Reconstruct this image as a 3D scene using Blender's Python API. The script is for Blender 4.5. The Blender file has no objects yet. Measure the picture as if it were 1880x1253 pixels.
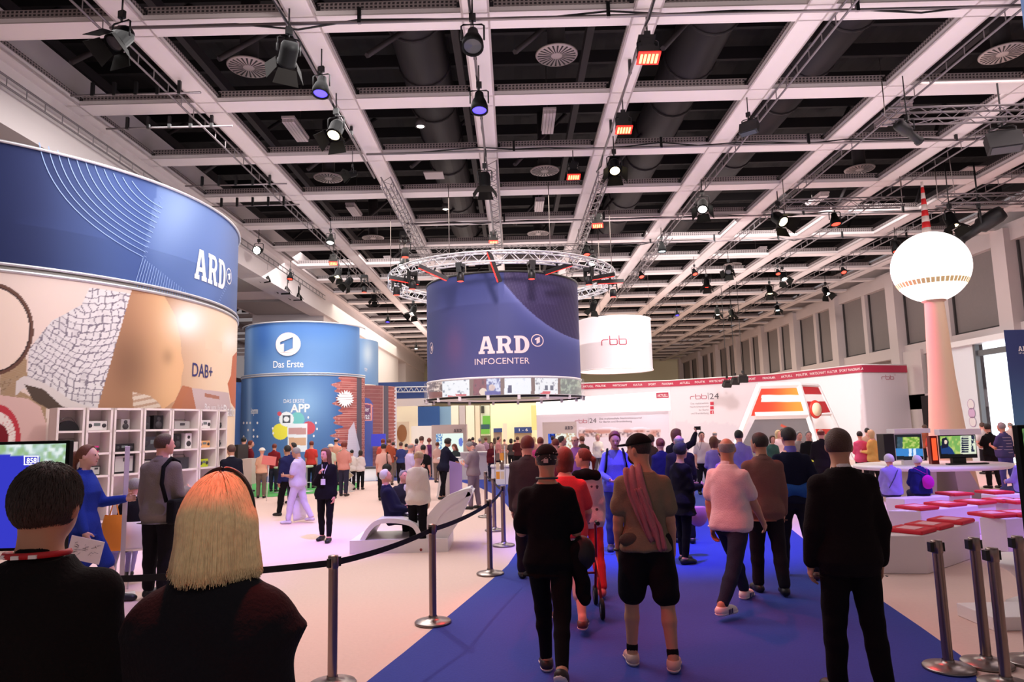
import bpy, math, random
import numpy as np
from mathutils import Vector, Matrix, Euler
SC = bpy.context.scene
COL = SC.collection
PI = math.pi
RAD = math.radians
# ---------------------------------------------------------------- camera
PITCH, ROLL, EYE, FOC = RAD(7.1), RAD(1.4), 1.88, 1253.0
_F = np.array([0, math.cos(PITCH), math.sin(PITCH)])
_R0 = np.array([1., 0, 0]); _U0 = np.array([0, -math.sin(PITCH), math.cos(PITCH)])
_R = _R0*math.cos(ROLL)-_U0*math.sin(ROLL)
_U = _U0*math.cos(ROLL)+_R0*math.sin(ROLL)
_C = np.array([0, 0, EYE])
cam = bpy.data.objects.new('camera', bpy.data.cameras.new('camera'))
COL.objects.link(cam)
cam.data.sensor_width = 36; cam.data.lens = 24; cam.data.clip_start = .05; cam.data.clip_end = 300
cam.matrix_world = Matrix(((_R[0], _U[0], -_F[0], 0), (_R[1], _U[1], -_F[1], 0), (_R[2], _U[2], -_F[2], EYE), (0, 0, 0, 1)))
SC.camera = cam
SC.view_settings.view_transform = 'Standard'
SC.view_settings.look = 'None'
SC.view_settings.gamma = 1
SC.view_settings.use_curve_mapping = False
SC.view_settings.exposure = 0.0
SC.cycles.max_bounces = 6
SC.cycles.diffuse_bounces = 3
SC.cycles.use_denoising = True

def ray(x, y): return _F+_R*(x-940)/FOC-_U*(y-626.5)/FOC
def aty(x, y, Y): d = ray(x, y); return _C+d*Y/d[1]
def atz(x, y, z=0.): d = ray(x, y); return _C+d*(z-EYE)/d[2]
def proj(P):
    d = np.asarray(P, float)-_C; w = d@_F
    return 940+FOC*(d@_R)/w, 626.5-FOC*(d@_U)/w

def lin(c):
    if isinstance(c, str): c = [int(c[i:i+2], 16) for i in (0, 2, 4)]
    c = np.asarray(c, float)/255
    return np.where(c <= .04045, c/12.92, ((c+.055)/1.055)**2.4)

# ---------------------------------------------------------------- world and lights
w = bpy.data.worlds.new('world'); SC.world = w; w.use_nodes = True
w.node_tree.nodes['Background'].inputs[0].default_value = (1.0, .86, .88, 1)
w.node_tree.nodes['Background'].inputs[1].default_value = .23
def add_light(kind, name, loc, target, power, col=(1, 1, 1), size=1., size_y=None, angle=60, blend=.6, spread=180):
    l = bpy.data.lights.new(name, kind); l.energy = power; l.color = col
    o = bpy.data.objects.new(name, l); COL.objects.link(o)
    if kind == 'AREA':
        l.shape = 'RECTANGLE'; l.size = size; l.size_y = size_y or size; l.spread = RAD(spread)
    elif kind == 'SPOT':
        l.spot_size = RAD(angle); l.spot_blend = blend; l.shadow_soft_size = size
    else: l.shadow_soft_size = size
    o.location = loc
    d = Vector(target)-Vector(loc)
    o.rotation_euler = d.to_track_quat('-Z', 'Y').to_euler()
    return o
WARM = (1, .88, .80); WHITE = (1, .95, .94)
# general stage lighting hung in the truss level, pointing down
add_light('AREA', 'stage_light', (-4.5, 13, 8.6), (-4.5, 14, 0), 640, WHITE, 7, 6)
add_light('AREA', 'stage_light', (0, 23, 8.6), (0, 23, 0), 1100, WARM, 14, 9)
add_light('AREA', 'stage_light', (9, 23, 8.6), (11, 28, 0), 1000, WHITE, 9, 9)
add_light('AREA', 'stage_light', (-8, 27, 8.6), (-7, 31, 0), 800, WHITE, 9, 7)
add_light('AREA', 'stage_light', (0, 46, 8.6), (0, 46, 0), 4200, (1, .96, .82), 26, 20)
add_light('AREA', 'stage_light', (12, 12, 8.6), (12, 14, 0), 260, (1, .82, .82), 6, 6)
add_light('AREA', 'stage_light', (-2.5, 7.5, 8.6), (-2.6, 7.5, 0), 170, (1, .84, .78), 4, 4)
# front lights that hit the faces of the banners
add_light('SPOT', 'banner_light', (-1.0, 9.0, 8.3), (-7.5, 14.5, 5.0), 1100, WHITE, .4, angle=75, blend=.9)
add_light('SPOT', 'banner_light', (-4.0, 3.0, 8.3), (-9.0, 10.5, 4.5), 420, WHITE, .4, angle=80, blend=.9)
add_light('SPOT', 'banner_light', (-3.5, 17.0, 8.3), (-9.3, 28.0, 4.0), 2700, WHITE, .4, angle=60, blend=.9)
add_light('SPOT', 'banner_light', (0.5, 12.5, 8.3), (-.3, 22, 4.6), 2600, (1, .80, .84), .4, angle=50, blend=.9)
add_light('SPOT', 'banner_light', (5.0, 19.0, 8.3), (4.4, 30, 5.2), 1100, (1, .93, .93), .4, angle=45, blend=.9)
add_light('SPOT', 'banner_light', (9.5, 21.0, 8.3), (11, 34, 3.0), 4800, WHITE, .5, angle=75, blend=.9)
# unseen upward fill added to brighten the ceiling beams, no fixture stands here
for (x, y, pw) in ((1, 7, 330), (9, 13, 300), (-4, 17, 190), (2, 29, 380), (11, 33, 330), (-2, 46, 700)):
    add_light('AREA', 'unseen_fill', (x, y, 5.6), (x, y, 12), pw, (1, .92, .92), 11, 11)
# coloured spots
add_light('SPOT', 'blue_spot', (2.6, 9.0, 8.5), (2.3, 11.3, 0), 5200, (.16, .10, 1), .15, angle=42, blend=.8)
add_light('SPOT', 'blue_spot', (10.5, 9.2, 8.5), (8.2, 12.0, 0), 5200, (.30, .16, 1), .15, angle=48, blend=.8)
add_light('SPOT', 'blue_spot', (-1.0, 8.6, 8.5), (-4.2, 12.2, 0), 4200, (.36, .18, 1), .15, angle=36, blend=.9)
add_light('SPOT', 'blue_spot', (-.9, 7.0, 8.5), (-5.0, 8.8, 0), 1200, (.40, .25, 1), .15, angle=30, blend=.9)
add_light('SPOT', 'blue_spot', (.6, 6.0, 8.5), (1.4, 10.2, 1.2), 1700, (.15, .12, 1), .15, angle=22, blend=.7)
add_light('SPOT', 'red_spot', (2.2, 11.5, 8.3), (1.4, 7.2, 1.2), 1500, (1, .05, .05), .15, angle=30, blend=.8)
add_light('SPOT', 'red_spot', (-1.0, 9.5, 8.3), (-.9, 5.6, 1.6), 500, (1, .06, .04), .15, angle=50, blend=.8)
add_light('SPOT', 'red_spot', (-1.0, 4.0, 8.4), (-.75, 1.85, 1.9), 4200, (1, .06, .03), .15, angle=9, blend=.9)
add_light('SPOT', 'warm_spot', (1.6, -1.0, 6.5), (-.80, 1.95, 1.6), 300, (1, .86, .70), .3, angle=9, blend=.9)
add_light('SPOT', 'red_spot', (-1.8, 5.6, 8.4), (.8, 7.4, 1.0), 1100, (1, .05, .06), .1, angle=26, blend=.7)
add_light('SPOT', 'warm_spot', (-4.3, 14.1, 8.5), (.2, 5.2, 0), 1200, (1, .88, .80), .03, angle=46, blend=.9)
add_light('SPOT', 'red_spot', (-3.6, 3.4, 8.4), (.9, 6.0, 1.2), 850, (1, .05, .05), .1, angle=26, blend=.8)

# ---------------------------------------------------------------- materials
MATS = {}
def mat(name, rgb, rough=.6, metal=0., emit=0., noise=0., bump=0., scale=40., sheen=0., ecol=None, alpha=None, spec=None):
    if name in MATS: return MATS[name]
    m = bpy.data.materials.new(name); m.use_nodes = True; MATS[name] = m
    nt = m.node_tree; b = nt.nodes['Principled BSDF']
    c = lin(rgb); b.inputs['Base Color'].default_value = (*c, 1)
    b.inputs['Roughness'].default_value = rough; b.inputs['Metallic'].default_value = metal
    if spec is not None: b.inputs['Specular IOR Level'].default_value = spec
    if sheen: b.inputs['Sheen Weight'].default_value = sheen
    if emit:
        b.inputs['Emission Color'].default_value = (*(lin(ecol) if ecol is not None else c), 1)
        b.inputs['Emission Strength'].default_value = emit
    if alpha is not None:
        b.inputs['Alpha'].default_value = alpha
    if noise or bump:
        tc = nt.nodes.new('ShaderNodeTexCoord'); n = nt.nodes.new('ShaderNodeTexNoise')
        n.inputs['Scale'].default_value = scale; n.inputs['Detail'].default_value = 4
        nt.links.new(tc.outputs['Object'], n.inputs['Vector'])
        if noise:
            mx = nt.nodes.new('ShaderNodeMix'); mx.data_type = 'RGBA'; mx.blend_type = 'MIX'
            mx.inputs[6].default_value = (*(c*(1-noise)), 1); mx.inputs[7].default_value = (*np.clip(c*(1+noise), 0, 1), 1)
            nt.links.new(n.outputs['Fac'], mx.inputs[0]); nt.links.new(mx.outputs[2], b.inputs['Base Color'])
        if bump:
            bp = nt.nodes.new('ShaderNodeBump'); bp.inputs['Strength'].default_value = bump; bp.inputs['Distance'].default_value = .01
            nt.links.new(n.outputs['Fac'], bp.inputs['Height']); nt.links.new(bp.outputs['Normal'], b.inputs['Normal'])
    return m
def cloth(rgb, rough=.95, noise=.12):
    k = 'cloth_%02x%02x%02x' % tuple(int(v) for v in rgb)
    return mat(k, rgb, rough, noise=noise, bump=.35, scale=90, spec=.15)
def print_mat(name, rough=.55, emit=0.):
    if name in MATS: return MATS[name]
    m = bpy.data.materials.new(name); m.use_nodes = True; MATS[name] = m
    nt = m.node_tree; b = nt.nodes['Principled BSDF']; b.inputs['Roughness'].default_value = rough
    a = nt.nodes.new('ShaderNodeVertexColor'); a.layer_name = 'ink'
    nt.links.new(a.outputs['Color'], b.inputs['Base Color'])
    b.inputs['Specular IOR Level'].default_value = .2
    if emit:
        b.inputs['Base Color'].default_value = (0, 0, 0, 1)
        for l in list(nt.links):
            if l.to_socket == b.inputs['Base Color']: nt.links.remove(l)
        nt.links.new(a.outputs['Color'], b.inputs['Emission Color']); b.inputs['Emission Strength'].default_value = emit
    return m

# ---------------------------------------------------------------- object helpers
def tag(o, label=None, cat=None, group=None, kind=None):
    if label: o['label'] = label
    if cat: o['category'] = cat
    if group: o['group'] = group
    if kind: o['kind'] = kind
    return o
def empty(name, loc=(0, 0, 0), rz=0., label=None, cat=None, group=None, rot=None):
    o = bpy.data.objects.new(name, None); COL.objects.link(o); o.location = loc
    o.rotation_euler = rot if rot is not None else (0, 0, rz); o.empty_display_size = .1
    return tag(o, label, cat, group)
def link_mesh(name, me, m=None, parent=None, loc=None, rot=None):
    o = bpy.data.objects.new(name, me); COL.objects.link(o)
    if m is not None and len(me.materials) == 0:
        for q in (m if isinstance(m, (list, tuple)) else [m]): me.materials.append(q)
    if parent is not None: o.parent = parent
    if loc is not None: o.location = loc
    if rot is not None: o.rotation_euler = rot
    return o
def raw_mesh(name, V, Fc, smooth=False, mi=None):
    me = bpy.data.meshes.new(name)
    V = np.asarray(V, np.float32).reshape(-1, 3)
    if isinstance(Fc, np.ndarray):
        n, k = Fc.shape
        me.vertices.add(len(V)); me.vertices.foreach_set('co', V.ravel())
        me.loops.add(n*k); me.loops.foreach_set('vertex_index', Fc.astype(np.int32).ravel())
        me.polygons.add(n); me.polygons.foreach_set('loop_start', np.arange(0, n*k, k, dtype=np.int32))
    else:
        me.from_pydata([tuple(map(float, v)) for v in V], [], [tuple(map(int, f)) for f in Fc])
    if mi is not None: me.polygons.foreach_set('material_index', np.asarray(mi, np.int32))
    if smooth: me.polygons.foreach_set('use_smooth', [True]*len(me.polygons))
    me.update(calc_edges=True)
    if not isinstance(Fc, np.ndarray): me.validate()
    return me
class MB:
    def __init__(s): s.v = []; s.f = []; s.sm = []
    def add(s, V, Fc, smooth=False):
        n = len(s.v); s.v += [tuple(map(float, v)) for v in V]; s.f += [tuple(int(i)+n for i in f) for f in Fc]; s.sm += [smooth]*len(Fc)
        return s
    def box(s, c, d, M=None):
        c = np.array(c, float); h = np.array(d, float)/2
        V = [c+h*np.array(q) for q in ((-1,-1,-1),(1,-1,-1),(1,1,-1),(-1,1,-1),(-1,-1,1),(1,-1,1),(1,1,1),(-1,1,1))]
        if M is not None: V = [M@Vector(v) for v in V]
        return s.add(V, ((0,3,2,1),(4,5,6,7),(0,1,5,4),(1,2,6,5),(2,3,7,6),(3,0,4,7)))
    def tube(s, pts, r, n=8, closed=False, caps=True):
        pts = [Vector(p) for p in pts]; rs = r if isinstance(r, (list, tuple)) else [r]*len(pts); base = len(s.v); V = []
        m = len(pts); up = None
        for i, p in enumerate(pts):
            if closed: t = pts[(i+1) % m]-pts[i-1]
            else: t = pts[min(i+1, m-1)]-pts[max(i-1, 0)]
            t.normalize()
            if up is None: up = Vector((0, 0, 1)) if abs(t.z) < .9 else Vector((1, 0, 0))
            a = t.cross(up)
            if a.length < 1e-4: a = t.cross(Vector((0, 1, 0)))
            a.normalize(); b = t.cross(a).normalized()
            for k in range(n):
                q = 2*PI*k/n; V.append(p+a*(math.cos(q)*rs[i])+b*(math.sin(q)*rs[i]))
        Fc = []
        for i in range(m if closed else m-1):
            j = (i+1) % m
            for k in range(n): Fc.append((i*n+k, i*n+(k+1) % n, j*n+(k+1) % n, j*n+k))
        s.add(V, Fc, n > 4)
        if caps and not closed:
            s.f += [tuple(base+k for k in range(n))[::-1], tuple(base+(m-1)*n+k for k in range(n))]; s.sm += [False, False]
        return s
    def lathe(s, prof, n=20, M=None, a0=0., a1=2*PI, smooth=True):
        full = abs(a1-a0-2*PI) < 1e-6; k = n if full else n+1; V = []
        for (r, z) in prof:
            for i in range(k):
                a = a0+(a1-a0)*i/n; V.append(Vector((r*math.cos(a), r*math.sin(a), z)))
        if M is not None: V = [M@v for v in V]
        Fc = []
        for j in range(len(prof)-1):
            for i in range(n):
                i2 = (i+1) % k; Fc.append((j*k+i, j*k+i2, (j+1)*k+i2, (j+1)*k+i))
        return s.add(V, Fc, smooth)
    def prism(s, poly, z0, z1, M=None):
        n = len(poly); V = [Vector((x, y, z0)) for x, y in poly]+[Vector((x, y, z1)) for x, y in poly]
        if M is not None: V = [M@v for v in V]
        return s.add(V, [tuple(range(n))[::-1], tuple(range(n, 2*n))]+[(i, (i+1) % n, n+(i+1) % n, n+i) for i in range(n)])
    def mesh(s, name='mesh'):
        me = bpy.data.meshes.new(name); me.from_pydata(s.v, [], s.f); me.polygons.foreach_set('use_smooth', s.sm); me.update(); return me
    def build(s, name, m=None, parent=None, loc=None, rot=None): return link_mesh(name, s.mesh(name), m, parent, loc, rot)
def bevel(o, w=.01, seg=2):
    b = o.modifiers.new('bevel', 'BEVEL'); b.width = w; b.segments = seg; b.limit_method = 'ANGLE'; return o
def copy_tree(o, parent=None):
    c = o.copy(); COL.objects.link(c); c.parent = parent
    for ch in list(o.children): copy_tree(ch, c)
    return c

# ---------------------------------------------------------------- lettering and flat print
def fill2d(loops):
    cu = bpy.data.curves.new('t', 'CURVE'); cu.dimensions = '2D'; cu.fill_mode = 'BOTH'
    for lp in loops:
        sp = cu.splines.new('POLY'); sp.points.add(len(lp)-1)
        for i, (x, y) in enumerate(lp): sp.points[i].co = (x, y, 0, 1)
        sp.use_cyclic_u = True
    o = bpy.data.objects.new('t', cu); me = o.to_mesh()
    V = [(v.co.x, v.co.y) for v in me.vertices]; Fc = [tuple(p.vertices) for p in me.polygons]
    o.to_mesh_clear(); bpy.data.objects.remove(o); bpy.data.curves.remove(cu)
    return V, Fc
_tc = {}
def text2d(s, h=1., bold=0., align='CENTER', wide=1.):
    k = (s, bold, align)
    if k not in _tc:
        cu = bpy.data.curves.new('t', 'FONT'); cu.body = s; cu.size = 1.4; cu.align_x = align; cu.offset = bold; cu.resolution_u = 3
        o = bpy.data.objects.new('t', cu); me = o.to_mesh()
        _tc[k] = ([(v.co.x, v.co.y) for v in me.vertices], [tuple(p.vertices) for p in me.polygons])
        o.to_mesh_clear(); bpy.data.objects.remove(o); bpy.data.curves.remove(cu)
    V, Fc = _tc[k]
    return [(x*h*wide, y*h) for x, y in V], Fc
def arc(cx, cy, rx, ry, a0, a1, n=10): return [(cx+rx*math.cos(RAD(a0+(a1-a0)*i/n)), cy+ry*math.sin(RAD(a0+(a1-a0)*i/n))) for i in range(n+1)]
def circ(cx, cy, r, n=32): return arc(cx, cy, r, r, 0, 360-360/n, n-1)
def slab_word(h=1.):
    A = [[(0,0),(.38,0),(.38,.15),(.29,.15),(.32,.27),(.62,.27),(.65,.15),(.56,.15),(.56,0),(1,0),(1,.15),(.93,.15),(.66,1),(.32,1),(.07,.15),(0,.15)], [(.36,.42),(.58,.42),(.47,.80)]]
    Rr = [[(0,0),(.44,0),(.44,.14),(.36,.14),(.36,.41),(.46,.41),(.62,0),(.98,0),(.98,.14),(.86,.14),(.74,.46)]+arc(.56,.71,.33,.29,-50,90,8)+[(0,1),(0,.86),(.09,.86),(.09,.14),(0,.14)], [(.36,.55),(.52,.55)]+arc(.54,.705,.13,.155,-90,90,8)+[(.36,.86)]]
    D = [[(0,0)]+arc(.44,.5,.50,.5,-90,90,14)+[(0,1),(0,.86),(.09,.86),(.09,.14),(0,.14)], [(.36,.15)]+arc(.43,.5,.23,.35,-90,90,12)+[(.36,.85)]]
    out = []
    for g, dx in ((A, 0), (Rr, 1.1), (D, 2.17)):
        out += [[((x+dx)*h, y*h) for x, y in lp] for lp in g]
    return out
def one_mark(cx, cy, r, filled=False):
    one = [(-.62,.20),(.40,.60),(.40,-.35),(-.30,-.66),(-.30,.05),(-.62,-.02)]
    one = [(cx+r*x*1.0, cy+r*y) for x, y in one]
    if filled: return [circ(cx, cy, r), one]
    return [circ(cx, cy, r), circ(cx, cy, r*.86)], [one]
def stroke(path, w):
    V = []; Fc = []
    for i in range(len(path)-1):
        a = Vector(path[i]); b = Vector(path[i+1]); d = (b-a).normalized(); n = Vector((-d.y, d.x))*w/2; a = a-d*w*.4; b = b+d*w*.4
        k = len(V); V += [tuple(a-n), tuple(b-n), tuple(b+n), tuple(a+n)]; Fc.append((k, k+1, k+2, k+3))
    return V, Fc
def rbb2d(h=1., bar=False):
    out = ([], [])
    def put(path):
        V, Fc = stroke([(x*h, y*h) for x, y in path], .095*h); k = len(out[0]); out[0].extend(V); out[1].extend([tuple(i+k for i in f) for f in Fc])
    put([(0,0),(0,.42),(.06,.54),(.18,.60),(.72,.60)])
    for x in (.92, 1.92): put([(x,1.0),(x,.08),(x+.08,0),(x+.70,0),(x+.78,.08),(x+.78,.52),(x+.70,.60),(x+.05,.60)])
    return out
def merge2d(*ps):
    V = []; Fc = []
    for (v, f, dx, dy) in ps:
        k = len(V); V += [(x+dx, y+dy) for x, y in v]; Fc += [tuple(i+k for i in q) for q in f]
    return V, Fc
def on_plane(o, ex, ez, nrm, off=.006):
    o = np.array(o, float); ex = np.array(ex, float); ez = np.array(ez, float); nrm = np.array(nrm, float)
    return lambda u, v: o+ex*u+ez*v+nrm*off
def on_cyl(cx, cy, R, a0, z0, off=.01):
    # a0 = angle of the surface normal; u runs to the right as seen from outside
    def f(u, v):
        a = a0+u/R
        return (cx+(R+off)*math.cos(a), cy+(R+off)*math.sin(a), z0+v)
    return f
def decal(name, vf, fn, m, parent, du=0., dv=0.):
    V = [fn(x+du, y+dv) for x, y in vf[0]]
    return link_mesh(name, raw_mesh(name, V, vf[1]), m, parent)
# print = a dense grid whose vertices carry ink colours, painted with the functions below
def inpoly(u, v, P):
    P = np.array(P, float); r = np.zeros(u.shape, bool); n = len(P)
    for i in range(n):
        x1, y1 = P[i]; x2, y2 = P[(i+1) % n]
        if y1 == y2: continue
        c = ((y1 > v) != (y2 > v)) & (u < (x2-x1)*(v-y1)/(y2-y1)+x1); r ^= c
    return r
def sstep(a, b, x): t = np.clip((x-a)/(b-a), 0, 1); return t*t*(3-2*t)
def blend(c, col, m): return c+(np.asarray(col, float)-c)*np.asarray(m, float)[..., None]
def print_grid(name, P, ink, m, parent):
    # P (h,w,3) points, ink (h,w,3) display colours 0-255
    h, w_ = P.shape[:2]; idx = np.arange(h*w_).reshape(h, w_)
    Fc = np.stack([idx[:-1, :-1], idx[:-1, 1:], idx[1:, 1:], idx[1:, :-1]], -1).reshape(-1, 4)
    me = raw_mesh(name, P.reshape(-1, 3), Fc, True)
    at = me.color_attributes.new('ink', 'FLOAT_COLOR', 'POINT')
    c = np.ones((h*w_, 4), np.float32); c[:, :3] = lin(np.clip(ink, 0, 255)).reshape(-1, 3)
    at.data.foreach_set('color', c.ravel())
    return link_mesh(name, me, m, parent)
def hash2(a, b): return np.modf(np.abs(np.sin(a*127.1+b*311.7)*43758.5453))[0]
def vnoise(x, y):
    xi = np.floor(x); yi = np.floor(y); fx = x-xi; fy = y-yi; fx = fx*fx*(3-2*fx); fy = fy*fy*(3-2*fy)
    return (hash2(xi, yi)*(1-fx)+hash2(xi+1, yi)*fx)*(1-fy)+(hash2(xi, yi+1)*(1-fx)+hash2(xi+1, yi+1)*fx)*fy
# ================================================================ SETTING
beam_m = mat('beam_paint', (228, 216, 214), .5, noise=.04, scale=2)
perf_m = bpy.data.materials.new('perforated_strip'); perf_m.use_nodes = True
def _perf():
    nt = perf_m.node_tree; b = nt.nodes['Principled BSDF']; b.inputs['Roughness'].default_value = .6
    g = nt.nodes.new('ShaderNodeNewGeometry'); s = nt.nodes.new('ShaderNodeSeparateXYZ'); nt.links.new(g.outputs['Position'], s.inputs[0])
    def mth(op, a, bb=None, c=None):
        n = nt.nodes.new('ShaderNodeMath'); n.operation = op
        for i, q in enumerate((a, bb, c)):
            if q is None: continue
            if isinstance(q, (int, float)): n.inputs[i].default_value = q
            else: nt.links.new(q, n.inputs[i])
        return n.outputs[0]
    ad = mth('ADD', s.outputs[0], s.outputs[1])
    fx = mth('ABSOLUTE', mth('SUBTRACT', mth('FRACT', mth('MULTIPLY', ad, 13.)), .5))
    fz = mth('ABSOLUTE', mth('SUBTRACT', mth('FRACT', mth('MULTIPLY', s.outputs[2], 16.)), .5))
    k = mth('MULTIPLY', mth('LESS_THAN', fx, .29), mth('LESS_THAN', fz, .30))
    mx = nt.nodes.new('ShaderNodeMix'); mx.data_type = 'RGBA'; nt.links.new(k, mx.inputs[0])
    mx.inputs[6].default_value = (*lin((150, 136, 134)), 1); mx.inputs[7].default_value = (*lin((52, 44, 46)), 1)
    nt.links.new(mx.outputs[2], b.inputs['Base Color'])
_perf()
BZ = 9.0; BH = .20; BW = .50
XB = [-.5+3*k for k in range(-6, 7)]
YB = [11.27-3*.0+3.0*k for k in range(-3, 24)]
deck_m = mat('dark_deck', (26, 21, 23), .8)
ceiling = empty('ceiling'); ceiling['kind'] = 'structure'
def corr():
    mb = MB(); xs = np.arange(-22, 24, .25)
    V = []; 
    for i, x in enumerate(xs):
        z = 12.2+(.06 if i % 4 in (0, 1) else -.02)
        V += [(x, -2, z), (x, 82, z)]
    mb.add(V, [(2*i, 2*i+1, 2*i+3, 2*i+2) for i in range(len(xs)-1)])
    # roof purlins across the hall
    for y in np.arange(1, 80, 1.5): mb.box((0, y, 11.8), (44, .12, .35))
    return mb
corr().build('roof_deck', deck_m, ceiling)
gird_m = mat('dark_girder', (44, 36, 38), .7)
mb = MB()
for x in [q+1.5 for q in XB]:
    mb.box((x+.9, 40, 10.6), (.16, 84, .25))
    for y in np.arange(1, 78, 6.0):
        mb.tube([(x-.8, y, 9.4), (x+.9, y+1.6, 11.7)], .06, 5)
mb.build('girder', gird_m, ceiling)
lbeam = None
mb = MB(); mb.box((-BW/2+.035, 39, BZ+.16), (.03, 86, .13)); mb.box((BW/2-.035, 39, BZ+.16), (.03, 86, .13)); sstrip = mb.mesh('side_strip')
for x in XB:
    if x < -10 or x > 18.9: continue
    mb = MB(); mb.box((0, 39, BZ+.02), (BW, 86, .04)); mb.box((-BW/2+.02, 39, BZ+.05), (.04, 86, .10)); mb.box((BW/2-.02, 39, BZ+.05), (.04, 86, .10))
    if lbeam is None: lbeam = mb.mesh('beam')
    link_mesh('beam', lbeam, beam_m, ceiling, (x, 0, 0))
    if x < -7 or x > -7: link_mesh('side_strip', sstrip, perf_m, ceiling, (x, 0, 0))
cb = MB(); cb.box((4.6, 0, BZ+.012), (28.8, BW, .02)); cb.box((4.6, -BW/2+.02, BZ+.05), (28.8, .04, .10)); cb.box((4.6, BW/2-.02, BZ+BH/2), (28.8, .04, BH)); cb = cb.mesh('cross_beam')
st = MB()
for i in range(len(XB)-1):
    if XB[i] < -10 or XB[i+1] > 19: continue
    st.box(((XB[i]+XB[i+1])/2, -BW/2+.025, BZ+.15), (3-BW-.14, .03, .15)); st.box(((XB[i]+XB[i+1])/2, -BW/2+.03, BZ+.24), (3-BW-.02, .05, .03))
st = st.mesh('vent_strip')
for y in YB:
    link_mesh('cross_beam', cb, beam_m, ceiling, (0, y, 0))
    link_mesh('vent_strip', st, perf_m, ceiling, (0, y, 0))
# ceiling of the neighbouring hall aisle, seen between the banners
mb = MB()
for y in np.arange(18, 70, 3.0): mb.box((-19, y, BZ+.1), (14, .45, .2))
for x in (-14.5, -18, -21.5): mb.box((x, 44, BZ-.1), (.4, 60, .2))
mb.build('aisle_beam', beam_m, ceiling)
# floor
floor_m = mat('pale_carpet', (230, 200, 190), .95, noise=.05, bump=.25, scale=25)
mb = MB(); mb.box((0, 36, -.05), (70, 96, .1)); fl = mb.build('floor', floor_m); fl['kind'] = 'structure'
blue_m = mat('blue_carpet', (42, 62, 158), .95, noise=.16, bump=.4, scale=60)
Lp = [(-1.6, 2.0), (-1.4, 3.8), (-1.15, 5.4), (-.98, 6.04), (-.79, 6.8), (-.62, 7.5), (-.45, 8.2), (-.28, 8.9), (-.13, 9.6), (0, 10.6), (.03, 11.8), (0, 13.4), (-.09, 15.4), (-.4, 18.5), (-1.2, 22), (-2.2, 25)]
Rp = [(2.2, 2.0), (2.9, 4.0), (3.25, 5.1), (3.46, 5.6), (3.60, 6.4), (3.74, 7.3), (3.98, 8.7), (4.33, 10.2), (4.9, 12.9), (5.8, 16.9), (6.9, 20.5), (8.6, 24)]
mb = MB()
poly = Lp+Rp[::-1]; V = [(x, y, .004) for x, y in poly]; mb.add(V, [tuple(range(len(poly)))[::-1]]); 
o = mb.build('carpet', blue_m, fl); o['label'] = 'royal blue carpet path'
bd = mat('dark_blue_carpet', (44, 50, 110), .95, noise=.1)
mb = MB(); q = [atz(430, 887)[:2], atz(560, 886)[:2], atz(700, 884)[:2], atz(860, 880)[:2], atz(935, 862)[:2], atz(700, 858)[:2], atz(430, 862)[:2]]
mb.add([(x, y, .006) for x, y in q], [tuple(range(len(q)))]); mb.build('carpet', bd, fl)['label'] = 'dark blue carpet strip before the far stands'
gm = mat('green_carpet', (86, 170, 90), .95, noise=.1)
mb = MB(); q = [atz(428, 914)[:2], atz(500, 913)[:2], atz(600, 905)[:2], atz(660, 896)[:2], atz(655, 887)[:2], atz(428, 888)[:2]]
mb.add([(x, y, .008) for x, y in q], [tuple(range(len(q)))]); mb.build('carpet', gm, fl)['label'] = 'green carpet patch under the bar stools'
# left wall: continuous downstand beam, soffit, piers
wall_m = mat('wall_paint', (216, 205, 203), .7, noise=.02, scale=1)
grey_m = mat('grey_panel', (150, 142, 138), .75, noise=.04, scale=3)
wl = empty('wall_left'); wl['kind'] = 'structure'
mb = MB(); mb.box((-10.0, 36, 8.9), (.9, 76, 2.2)); mb.box((-12.0, 36, 8.15), (3.1, 76, .3)); mb.build('downstand_beam', wall_m, wl)
mb = MB()
for y in np.arange(1.5, 34, 6.0): mb.box((-11.9, y+1.6, 7.95), (2.6, 3.6, .1))
mb.build('soffit_panel', grey_m, wl)
for (y0, y1) in ((35, 58), (62, 75)):
    mb = MB(); mb.box((-11.6, (y0+y1)/2, 4.6), (3.7, y1-y0, 9.2)); mb.build('pier', wall_m, wl)
mb = MB(); mb.box((-17.2, 9, 5), (.3, 22, 10)); mb.build('wall_panel', wall_m, wl)
mb = MB(); mb.box((-24, 45, 3.3), (.3, 60, 6.6)); mb.build('wall_panel', mat('lavender_wall', (150, 140, 160), .8), wl)
# back wall
wb = empty('wall_back'); wb['kind'] = 'structure'
mb = MB(); mb.box((0, 80, 5), (52, .4, 10)); mb.build('wall_panel', mat('warm_back_wall', (236, 226, 190), .8), wb)
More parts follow.
